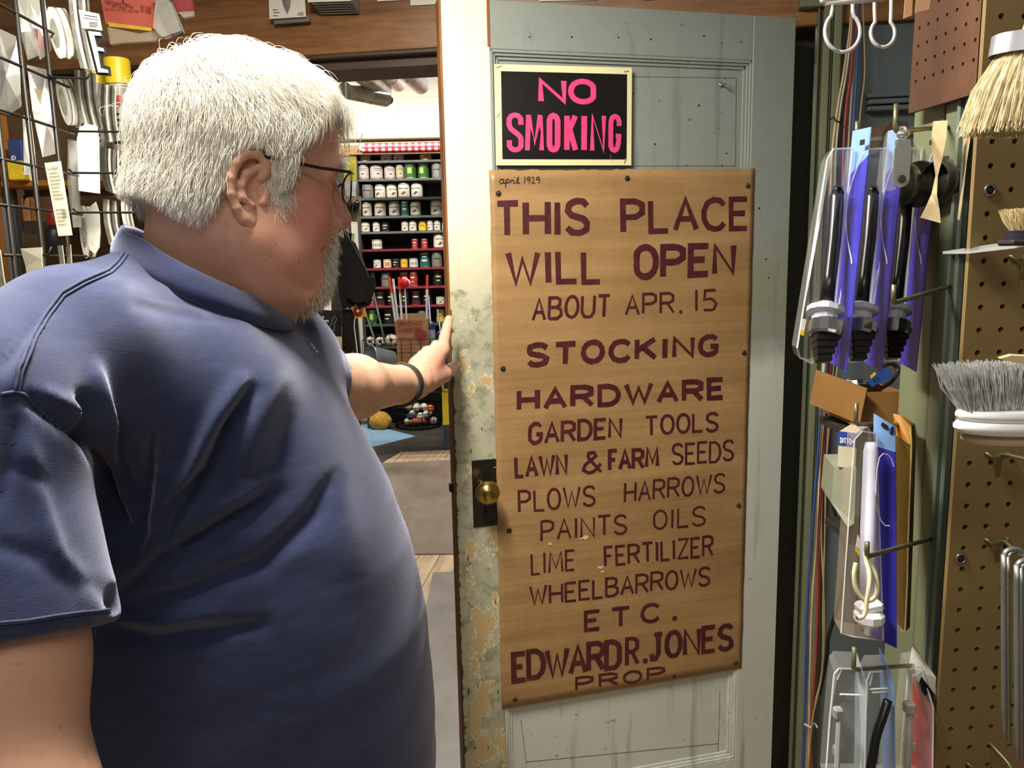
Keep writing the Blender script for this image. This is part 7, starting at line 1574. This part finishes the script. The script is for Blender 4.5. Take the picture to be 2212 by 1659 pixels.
# ---- shirt mesh with folds
slo = np.array([-.62, .36, ZBOT-.02]); shi = np.array([-.02, 1.28, W(255, 480, .75)[2]+.02])
sv, sq = surfnets(shirt_sdf, slo, shi, .0042); sv = relax(sv, sq, 2, .5)
def vnorm(v, f):
    n = np.cross(v[f[:, 2]]-v[f[:, 0]], v[f[:, 3]]-v[f[:, 1]]); o = np.zeros_like(v)
    for k in range(4): np.add.at(o, f[:, k], n)
    return o/np.maximum(np.linalg.norm(o, axis=1), 1e-9)[:, None]
RWn = np.array(RW); CAMn = A3(CAM)
def projn(v): q = (v-CAMn)@RWn; return CX+FPX*q[:, 0]/-q[:, 2], CY-FPX*q[:, 1]/-q[:, 2], -q[:, 2]
FOLD = [([(330, 575), (400, 610), (460, 636)], 9, -.004), ([(243, 1300), (321, 1228), (466, 1140), (600, 1066)], 17, -.011), ([(262, 1255), (340, 1185), (470, 1096), (600, 1025)], 22, .007), ([(259, 1318), (414, 1278), (570, 1214), (680, 1111), (720, 1030)], 20, -.009),
 ([(207, 800), (224, 900), (240, 1000), (262, 1060), (290, 1118)], 16, .008), ([(180, 860), (205, 950), (228, 1010), (244, 1075), (270, 1140)], 15, -.012), ([(250, 900), (262, 1000), (290, 1080)], 14, -.006),
 ([(337, 940), (325, 1033), (308, 1131), (300, 1190)], 13, -.010), ([(355, 930), (342, 1030), (325, 1130)], 11, .006), ([(549, 845), (495, 929), (452, 1023), (393, 1111), (330, 1215)], 16, -.011), ([(520, 820), (465, 900), (415, 1000), (360, 1090), (310, 1190)], 18, .009),
 ([(430, 1028), (362, 1090), (316, 1173)], 10, -.007), ([(67, 862), (135, 906), (217, 962)], 14, -.010), ([(90, 850), (150, 880), (215, 920)], 16, .005),
 ([(278, 566), (329, 590), (380, 624), (450, 650), (530, 676)], 11, -.0028), ([(270, 600), (340, 612), (420, 636), (500, 668)], 10, .002), ([(285, 622), (354, 640), (440, 664), (520, 690)], 12, -.003), ([(291, 657), (354, 674), (430, 684), (500, 690)], 13, -.003), ([(300, 640), (370, 655), (450, 672)], 10, .002),
 ([(243, 1360), (330, 1385), (450, 1370), (570, 1350)], 16, -.006), ([(250, 1330), (350, 1340), (480, 1320)], 14, .004), ([(600, 800), (560, 900), (520, 1000), (500, 1050)], 30, .005), ([(640, 900), (600, 1010), (560, 1080)], 26, -.004),
 ([(700, 1000), (740, 1120), (760, 1250)], 40, .004), ([(0, 800), (40, 740), (80, 690)], 14, -.005), ([(10, 850), (60, 760), (110, 690)], 12, .003), ([(20, 1010), (60, 1020), (100, 1050)], 12, -.003), ([(60, 960), (90, 1100), (120, 1200), (200, 1290)], 22, .004), ([(0, 1180), (80, 1200), (160, 1260), (225, 1280)], 18, -.003), ([(40, 900), (20, 1000), (0, 1090)], 14, -.004)]
nn_ = vnorm(sv, sq); vx, vy, vd = projn(sv); facing = ((CAMn-sv)*nn_).sum(1)/np.linalg.norm(CAMn-sv, axis=1)
disp = np.zeros(len(sv))
for pl_, sg_, amp in FOLD:
    best = np.full(len(sv), 1e9); tt = np.zeros(len(sv)); L = 0; seg = []
    for a, b in zip(pl_[:-1], pl_[1:]): seg.append((L, np.hypot(b[0]-a[0], b[1]-a[1]))); L += seg[-1][1]
    for (a, b), (l0, sl) in zip(zip(pl_[:-1], pl_[1:]), seg):
        ab = np.array([b[0]-a[0], b[1]-a[1]]); t = np.clip(((vx-a[0])*ab[0]+(vy-a[1])*ab[1])/(ab@ab), 0, 1); dd = np.hypot(vx-a[0]-t*ab[0], vy-a[1]-t*ab[1]); m = dd < best; best[m] = dd[m]; tt[m] = (l0+t[m]*sl)/L
    disp += 1.45*amp*np.exp(-(best/sg_)**2)*(.35+.65*np.sin(np.clip(tt, 0, 1)*PI)**.5)
disp *= np.clip(facing*3+.2, 0, 1)*(vd < .95)
wv = sv*np.array([1, 1, 1.0]); disp += .0012*np.sin(wv[:, 0]*38+3*np.sin(wv[:, 2]*21))*np.sin(wv[:, 2]*29+2*np.sin(wv[:, 1]*17+1))
sv = relax(sv+nn_*disp[:, None], sq, 1, .6)
ss = N('navy_cotton'); n1 = ss.noise(6, 4, .6); n2 = ss.noise(500, 2, .5, ss.co((1, 1, 2.2))); n3 = ss.noise(60, 4, .6, ss.co((.5, .5, 1.6)))
c = ss.mix(n1, '#252c4a', '#2c3556'); c = ss.mix(ss.ramp(n3, [(.45, 0.0), (.75, .5)]), c, '#3c4570'); ss.col(c); ss.bump(ss.math('ADD', n2, n3), .25, .0009)
SHM = ss.p(Roughness=.85, Sheen_Weight=.5, Sheen_Roughness=.5, Sheen_Tint=(.75, .78, 1, 1), Specular_IOR_Level=.15)
shirt = npmesh('t_shirt', [(sv, sq)], SHM, man)
from mathutils.bvhtree import BVHTree
bv = BVHTree.FromPolygons([tuple(q) for q in sv], [tuple(int(i) for i in q) for q in sq])
def onshirt(x, y, lift=.001):
    r = ray(x, y); h = bv.ray_cast(CAM, r)
    return None if h[0] is None else h[0]+h[1]*(lift if h[1].dot(r) < 0 else -lift)
def strip(name, pts, r, mat, lift=.0006, sub=6, flat=None):
    q = []
    for a, b in zip(pts[:-1], pts[1:]):
        for k in range(sub): h = onshirt(a[0]+(b[0]-a[0])*k/sub, a[1]+(b[1]-a[1])*k/sub, lift); q += [h] if h is not None else []
    h = onshirt(*pts[-1], lift); q += [h] if h is not None else []
    q = [q[0]]+[b for a, b in zip(q[:-1], q[1:]) if 1e-5 < (b-a).length < .06]
    m = MB(); m.tube(q, r, 6); return m.build(name, mat, shirt, True)
SEAMM = M('#39425f', .85, var=.1, scale=200)
SM = [(272, 540), (250, 568), (232, 584), (177, 608), (132, 634), (101, 674), (71, 726), (41, 795), (31, 845)]
strip('shoulder_seam', SM, .0016, SEAMM); strip('shoulder_seam', [(x+7, y+6) for x, y in SM], .0012, SEAMM)
strip('armhole_seam', [(2, 852), (31, 846), (50, 852), (67, 868), (100, 900), (140, 935)], .0014, SEAMM)
strip('sleeve_hem_stitch', [(0, 1345), (60, 1340), (120, 1330), (180, 1322), (236, 1318)], .0012, SEAMM)
strip('sleeve_hem_stitch', [(0, 1349), (60, 1344), (120, 1334), (180, 1326), (236, 1322)], .0008, SEAMM)
# ribbed collar: a flattened band following the neckline
def nring(t):
    """neckline as a closed ring: near side traced from the photo, far side mirrored behind the neck"""
    return None
near = [(258, 508, .87), (262, 520, .835), (300, 535, .805), (352, 566, .785), (402, 592, .780), (452, 614, .790), (510, 638, .815), (560, 656, .85), (604, 668, .90), (612, 660, .95), (560, 632, 1.01), (470, 595, 1.02), (380, 550, 1.01), (300, 512, .97), (264, 502, .92)]
cp = [Vector(W(*q)) for q in near]; cp = cp+[cp[0]]; cs = []
n = len(near)
for i in range(n):
    a, b, c, d = [Vector(W(*near[(i+k) % n])) for k in (-1, 0, 1, 2)]
    for j in range(6): s_ = j/6; cs.append(.5*((2*b)+(-a+c)*s_+(2*a-5*b+4*c-d)*s_*s_+(-a+3*b-3*c+d)*s_**3))
cen = sum(cs, Vector())/len(cs); m = MB(); M_ = len(cs); rows = []
for i, q in enumerate(cs):
    out = (q-cen); out.z = 0; out.normalize(); up_ = (UP*.8-out*.6).normalized(); perp = out*.8+UP*.6
    prof = [(-.026, -.004), (-.010, .0028), (.0, .0034), (.008, .0028), (.011, .0), (.008, -.002), (-.024, -.010)]
    rows.append([q+up_*a+perp*b for a, b in prof])
vs = [v for r in rows for v in r]; K_ = 7
m.add(vs, [(i*K_+j, i*K_+(j+1) % K_, ((i+1) % M_)*K_+(j+1) % K_, ((i+1) % M_)*K_+j) for i in range(M_) for j in range(K_)])
m.build('ribbed_collar', SHM, shirt, True)
# small white print at the chest edge
m = MB()
for (x, y) in ((672, 742), (677, 749), (683, 757), (756, 868), (761, 876)):
    h = onshirt(x-1, y, .0008)
    if h is not None: m.tube([h, h+Vector((.0015, 0, -.003))], .0009, 5)
if m.v: m.build('chest_print', M('#cfd2dd', .7), shirt)

# ---- trousers and shoes below the frame
HX_, HYc = float(np.interp(.85, lz, lx)), YT+.02
def tro(p):
    d = ell(p, (HX_, HYc, .86), (.17, .175, .14))
    for sy_ in (-1, 1): d = smin(d, cap(p, (HX_, HYc+sy_*.10, .82), (HX_+.02, HYc+sy_*.12, .46), .10, .075), .05); d = smin(d, cap(p, (HX_+.02, HYc+sy_*.12, .46), (HX_-.02, HYc+sy_*.12, .09), .075, .062), .03)
    return smax(d, .06-p[..., 2], .005)
pv, pq = surfnets(tro, (HX_-.25, HYc-.28, .0), (HX_+.25, HYc+.28, 1.03), .013); npmesh('trousers', [(pv, pq)], M('#33363c', .8, bump=.2), man)
def shoe(p, sy_):
    d = cap(p, (HX_-.06, HYc+sy_*.12, .045), (HX_+.16, HYc+sy_*.13, .035), .045, .040); d = smin(d, cap(p, (HX_-.03, HYc+sy_*.12, .05), (HX_-.02, HYc+sy_*.12, .12), .045, .042), .02); return smax(d, .003-p[..., 2], .004)
for sy_ in (-1, 1): pv, pq = surfnets(lambda p: shoe(p, sy_), (HX_-.15, HYc+sy_*.12-.08, -.01), (HX_+.24, HYc+sy_*.12+.08, .18), .008); npmesh('shoe', [(pv, pq)], M('#2a2420', .5), man)

# ---- eyes, nails, wristband
EYW = M('#e5ded6', .15, var=.02)
for sg_ in (-1, 1):
    c = Vector(hw((.0775, sg_*.032, .0235))); fx_ = Vector(hf); m = MB(); m.lathe([(max(1e-4, .0118*math.sin(PI*i/14)), -.0118*math.cos(PI*i/14)) for i in range(15)], c, fx_, 20); e = m.build('eye', EYW, man, True)
    m = MB(); m.lathe([(.0055, .0106), (.0050, .0112), (.002, .0120), (.0002, .0121)], c, fx_, 16); m.build('iris', M('#4d6575', .1), e, True)
bvb = BVHTree.FromPolygons([tuple(q) for q in av], [tuple(int(i) for i in q) for q in aq])
def onarm(x, y): h = bvb.ray_cast(CAM, ray(x, y)); return h[0], h[1]
h, nn0 = onarm(968.5, 692)
if h is not None:
    zx = (Vector(W(969.5, 690, 1.668))-Vector(W(966, 706, 1.66))).normalized(); m = MB(); X = zx.cross(nn0).normalized()
    m.grid(lambda u, v: h+zx*(v-.5)*.013+X*(u-.5)*.0115+nn0*(.0005-.0028*(2*u-1)**2), 8, 6); m.build('nail', M('#dcae98', .25, var=.03), man, True)
ax = (Vector(J['w'])-Vector(W(765, 836, 1.28))).normalized(); c = Vector(W(868, 831, 1.468)); u = ax.orthogonal().normalized(); v = ax.cross(u); m = MB(); rows = []
for k in range(48):
    a = 2*PI*k/48; o = u*math.cos(a)+v*math.sin(a); hh = bvb.ray_cast(c+o*.10, -o); q = hh[0] if hh[0] is not None else c+o*.034
    rows += [q+o*t_+ax*s_ for s_, t_ in ((-.0105, .0002), (-.009, .0034), (0, .0042), (.009, .0034), (.0105, .0002), (0, -.002))]
m.add(rows, [(i*6+j, i*6+(j+1) % 6, ((i+1) % 48)*6+(j+1) % 6, ((i+1) % 48)*6+j) for i in range(48) for j in range(6)]); m.build('wristband', M('#2e2d28', .6, var=.3, scale=90, bump=.3), man, True)

# ---- glasses
gl = MB(); FRM = M('#2f2a26', .3, .7)
def hv_(q): return Vector(hw(q))
gl_t = bpy.data.objects.new('glasses', None); COL.objects.link(gl_t); gl_t.parent = man; gl_t.location = hv_((.10, 0, .025))-man.location
for sg_ in (-1, 1):
    m = MB(); m.tube([hv_((.106, sg_*.060, .033)), hv_((.099, sg_*.068, .033)), hv_((.06, sg_*.078, .032)), hv_((.0, sg_*.0815, .036)), hv_((-.018, sg_*.083, .036)), hv_((-.030, sg_*.084, .026)), hv_((-.036, sg_*.083, .010))], [.0016, .0018, .0018, .0018, .0022, .0026, .0022], 8); m.build('temple_arm', FRM, gl_t, True)
    ring = []
    for k in range(32):
        a = 2*PI*k/32; x_ = .026*math.cos(a); z_ = .0185*math.sin(a)*(1 if math.sin(a) < 0 else .85); ring.append(hv_((.1165-.012*((x_+.034)/.06)**2, sg_*(.034+x_), .020+z_)))
    m = MB(); m.tube(ring, .0011, 6, closed=True); m.build('lens_rim', FRM, gl_t, True)
    m = MB(); ce = sum(ring, Vector())/32; m.add(ring+[ce+Vector(hf)*.0015], [(i, (i+1) % 32, 32) for i in range(32)]); m.build('lens', clear('lens_glass', '#b9a9a2', .30, .04), gl_t, True)
m = MB(); m.tube([hv_((.1165, -.010, .024)), hv_((.1185, 0, .028)), hv_((.1165, .010, .024))], .0013, 6); m.build('bridge', FRM, gl_t, True)

# ---- hair: scalp mass plus strands
def hairline(q):
    f = q[..., 0]; return np.interp(f, [-.12, -.10, -.08, -.058, -.045, -.036, -.028, -.012, .002, .012, .022, .036, .042, .058, .077, .10], [.0, -.006, -.024, -.034, -.02, .002, .014, .042, .042, .008, .010, .018, .046, .088, .121, .140])
def haircap(q, g=0.0):
    t = .008+.010*np.clip((q[..., 2]-.05)/.08, 0, 1)+g; d = ell(q, (-.005, 0, .045), (.091, .076, .092))-t
    d = smin(d, ell(q, (.045, 0, .070), (.060, .062, .060))-t*.8, .02)
    lower = ell(q, (-.042, 0, -.01), (.062+.004, .068, .055))-.004; d = smin(d, lower, .02)
    return d
def cap_sdf(p):
    q = toloc(p); n = .0022*np.sin(q[..., 0]*160+9*np.sin(q[..., 2]*40))*np.sin(q[..., 1]*120+q[..., 2]*60)
    return smax(haircap(q)+n, (hairline(q)-q[..., 2])*.8, .006)
cv, cq = surfnets(cap_sdf, HO-np.array([.17, .14, .09]), HO+np.array([.15, .15, .19]), .0032); cv = relax(cv, cq, 1)
hm = N('white_hair'); n1 = hm.noise(30, 4); hm.col(hm.mix(n1, '#dedacb', '#f4f1e8')); HAIRM = hm.p(Roughness=.55, Specular_IOR_Level=.4)
hm = N('white_hair_under'); n1 = hm.noise(40, 4); hm.col(hm.mix(n1, '#cfcaba', '#e2ddd0')); HAIRU = hm.p(Roughness=.7)
hair = npmesh('hair', [(cv, cq)], HAIRU, man)
rs = np.random.RandomState(5)
def grow(roots, lens, flow, npt=9, sdf=None, lift=.004, clump=.35, seed=0):
    p = roots.copy(); out = [p.copy()]; step = lens/(npt-1); prev = None; jit = rs.normal(0, 1, (len(p), 3))
    ci = rs.randint(0, len(p), len(p)//14); cpts = roots[ci]
    for i in range(1, npt):
        q = toloc(p); e = 1e-3; g = np.stack([(sdf(q+np.eye(3)[k]*e)-sdf(q-np.eye(3)[k]*e))/(2*e) for k in range(3)], 1); g /= np.maximum(np.linalg.norm(g, axis=1), 1e-6)[:, None]
        d = flow(q, i/(npt-1))+jit*.16; d = d-g*(d*g).sum(1)[:, None]; d /= np.maximum(np.linalg.norm(d, axis=1), 1e-6)[:, None]
        tgt = lift*np.minimum(1, i/3)*(1+.9*np.abs(jit[:, 0])); cur = sdf(q); d = d+g*np.clip((tgt-cur)/np.maximum(step, 1e-4), -.9, .9)[:, None]
        if prev is not None: d = d*.55+prev*.45
        d /= np.maximum(np.linalg.norm(d, axis=1), 1e-6)[:, None]; prev = d; p = p+(d@HR.T)*step[:, None]; out.append(p.copy())
    return np.stack(out, 1)
def strands(name, pts, r, mat, parent):
    N_, K2 = pts.shape[:2]; hcv = bpy.data.hair_curves.new(name); hcv.add_curves([K2]*N_); off = np.zeros(3); q = parent
    while q is not None: off += A3(q.location); q = q.parent
    hcv.attributes['position'].data.foreach_set('vector', (pts-off).astype(np.float32).ravel())
    ra = hcv.attributes.get('radius') or hcv.attributes.new('radius', 'FLOAT', 'POINT'); prof = np.tile(np.linspace(1, .25, K2), (N_, 1))*r; ra.data.foreach_set('value', prof.astype(np.float32).ravel())
    hcv.materials.append(mat); o = bpy.data.objects.new(name, hcv); COL.objects.link(o); o.parent = parent; return o
def hflow(q, t):
    C = np.array([-.055, .0, .125]); r = q-C; r /= np.maximum(np.linalg.norm(r, axis=1), 1e-6)[:, None]
    side = np.clip((np.abs(q[:, 1])-.03)/.04, 0, 1)*np.clip((.10-q[:, 2])/.05, 0, 1)
    g = np.zeros_like(q); g[:, 2] = -.5-.6*side; g[:, 0] = -.40*side-.9*side*np.clip((q[:, 0]-.02)/.03, 0, 1)
    fr = np.clip((q[:, 0]-.05)/.03, 0, 1); g[:, 2] -= fr*.7*t; g[:, 0] += fr*.5*(1-t)
    return r*(1-.6*side)[:, None]+g
ql = toloc(cv); ok = (ql[:, 2] > hairline(ql)+.003) & (haircap(ql) > -.004)
N1 = 17000; ri = rs.choice(np.where(ok)[0], N1); roots = cv[ri]+rs.normal(0, .0016, (N1, 3)); qr = toloc(roots)
ln = np.interp(qr[:, 2], [-.05, 0, .05, .12], [.016, .026, .036, .046])*rs.uniform(.6, 1.15, N1); ln = np.where((qr[:, 0] > .045) & (qr[:, 2] > .08), .050*rs.uniform(.7, 1.1, N1), ln); ln = np.minimum(ln, (qr[:, 2]-hairline(qr))*1.1+.010)
st_ = grow(roots, ln, hflow, 9, haircap, .004)
qs = toloc(st_.reshape(-1, 3)).reshape(st_.shape); bad = ((((qs[..., 0]+.010)/.025)**2+((qs[..., 2]+.001)/.038)**2 < 1) & (qs[..., 1] < -.05)).any(1); st_ = st_[~bad]
strands('hair_strands', st_, .00034, HAIRM, hair)
# wisps over the forehead and stray hairs
def wisps(n, f0, f1, w0, w1, z0, lnn, sd, down=1.0, out=.6):
    r = np.random.RandomState(sd); q = np.stack([r.uniform(f0, f1, n), r.uniform(w0, w1, n), np.full(n, z0)], 1); 
    for _ in range(12): # drop on the cap surface
        q[:, 2] -= haircap(q)*.8
    p = q; o = [p]; L = lnn*r.uniform(.6, 1.1, n); j = r.normal(0, .09, (n, 3)); 
    for i in range(1, 11):
        t = i/10; z0_ = np.zeros(n); d = np.stack([z0_+out*(1-t)**1.2+.08, .12*np.sin(p[:, 1]*90), z0_+.18-1.25*down*t], 1)+j; d /= np.linalg.norm(d, axis=1)[:, None]; p = p+d*(L/10)[:, None]; s_ = head_sdf(p); p = p+np.stack([np.maximum(0, .003-s_), 0*s_, 0*s_], 1); o.append(p)
    o = np.stack(o, 1); return HO+o@HR.T
wz = np.concatenate([wisps(170, .070, .092, -.030, .0, .16, .036, 1), wisps(1200, .076, .096, .0, .05, .16, .068, 2, 1.0, 1.6), wisps(110, .055, .075, -.050, -.035, .13, .030, 3)])
strands('fringe', wz, .00036, HAIRM, hair)
r_ = np.random.RandomState(9); n = 90; d0 = r_.normal(0, 1, (n, 3)); d0[:, 2] = np.abs(d0[:, 2])+.2; d0 /= np.linalg.norm(d0, axis=1)[:, None]; base_ = np.array([-.012, 0, .045])+d0*np.array([.113, .089, .110])
a1 = np.cross(d0, r_.normal(0, 1, (n, 3))); a1 /= np.linalg.norm(a1, axis=1)[:, None]; L = r_.uniform(.012, .03, n)[:, None]
fly = np.stack([base_+a1*L*t+d0*(L*.55*math.sin(t*2.2)) for t in np.linspace(0, 1, 8)], 1); strands('stray_hairs', HO+fly@HR.T, .00016, HAIRM, hair)
# goatee and moustache
def face_pts(n, cen, rad, sd):
    r = np.random.RandomState(sd); q = np.array(cen)+r.normal(0, 1, (n, 3))*np.array(rad)
    for _ in range(10):
        e = 1e-3; d = head_sdf(q); g = np.stack([(head_sdf(q+np.eye(3)[k]*e)-head_sdf(q-np.eye(3)[k]*e))/(2*e) for k in range(3)], 1); g /= np.maximum(np.linalg.norm(g, axis=1), 1e-6)[:, None]; q = q-g*d[:, None]
    return q, g
def tuft(n, cen, rad, dirv, L0, sd, nw=.45):
    q, g = face_pts(n, cen, rad, sd); r = np.random.RandomState(sd+50); o = [q]; d = np.array(dirv)+r.normal(0, .22, (n, 3)); L = L0*r.uniform(.5, 1.15, n); p = q
    for i in range(1, 8): t = i/7; dd = g*nw*(1-t)+d; dd /= np.linalg.norm(dd, axis=1)[:, None]; p = p+dd*(L/7)[:, None]; o.append(p)
    return HO+np.stack(o, 1)@HR.T
goa = np.concatenate([tuft(2600, (.090, 0, -.082), (.010, .017, .010), (.02, 0, -1), .017, 1), tuft(900, (.080, 0, -.100), (.012, .016, .006), (-.05, 0, -1), .012, 2), tuft(1100, (.102, 0, -.036), (.004, .018, .004), (.25, 0, -.9), .014, 3), tuft(700, (.088, -.028, -.056), (.006, .004, .014), (.25, -.1, -.9), .018, 4), tuft(700, (.088, .028, -.056), (.006, .004, .014), (.25, .1, -.9), .018, 5), tuft(500, (.096, 0, -.068), (.005, .012, .004), (.3, 0, -.9), .018, 6)])
gm = N('goatee_hair'); gm.col(gm.mix(gm.noise(60, 3), '#c5bfae', '#ece7da')); strands('goatee', goa, .00030, gm.p(Roughness=.6), man)
eb = np.concatenate([tuft(160, (.098, s_*.030, .046), (.003, .013, .003), (.3, s_*.6, .1), .011, 7+s_) for s_ in (-1, 1)]); strands('eyebrows', eb, .0003, HAIRM, man)
sb = tuft(700, (.018, -.074, .010), (.008, .002, .012), (.15, 0, -1), .014, 31, .1); strands('sideburn', sb, .0003, HAIRM, man)
# forearm hair
r_ = np.random.RandomState(3); n = 900; ii = r_.choice(np.where((av[:, 2] > W(800, 838, 1.3)[2]-.03))[0], n); an_ = vnorm(av, aq)[ii]; b0 = av[ii]; axd = A3(ax); kx_ = px(Vector(b0[0]))
xx, yy, dd_ = projn(b0); keep = (xx > 735) & (xx < 862); b0 = b0[keep]; an_ = an_[keep]; n = len(b0); L = r_.uniform(.006, .012, n)[:, None]; j = r_.normal(0, .35, (n, 3))
ah_ = np.stack([b0+(axd*.6+j+an_*.5)*L*t for t in np.linspace(0, 1, 5)], 1); strands('forearm_hair', ah_, .00009, M('#6b4a33', .6), man)
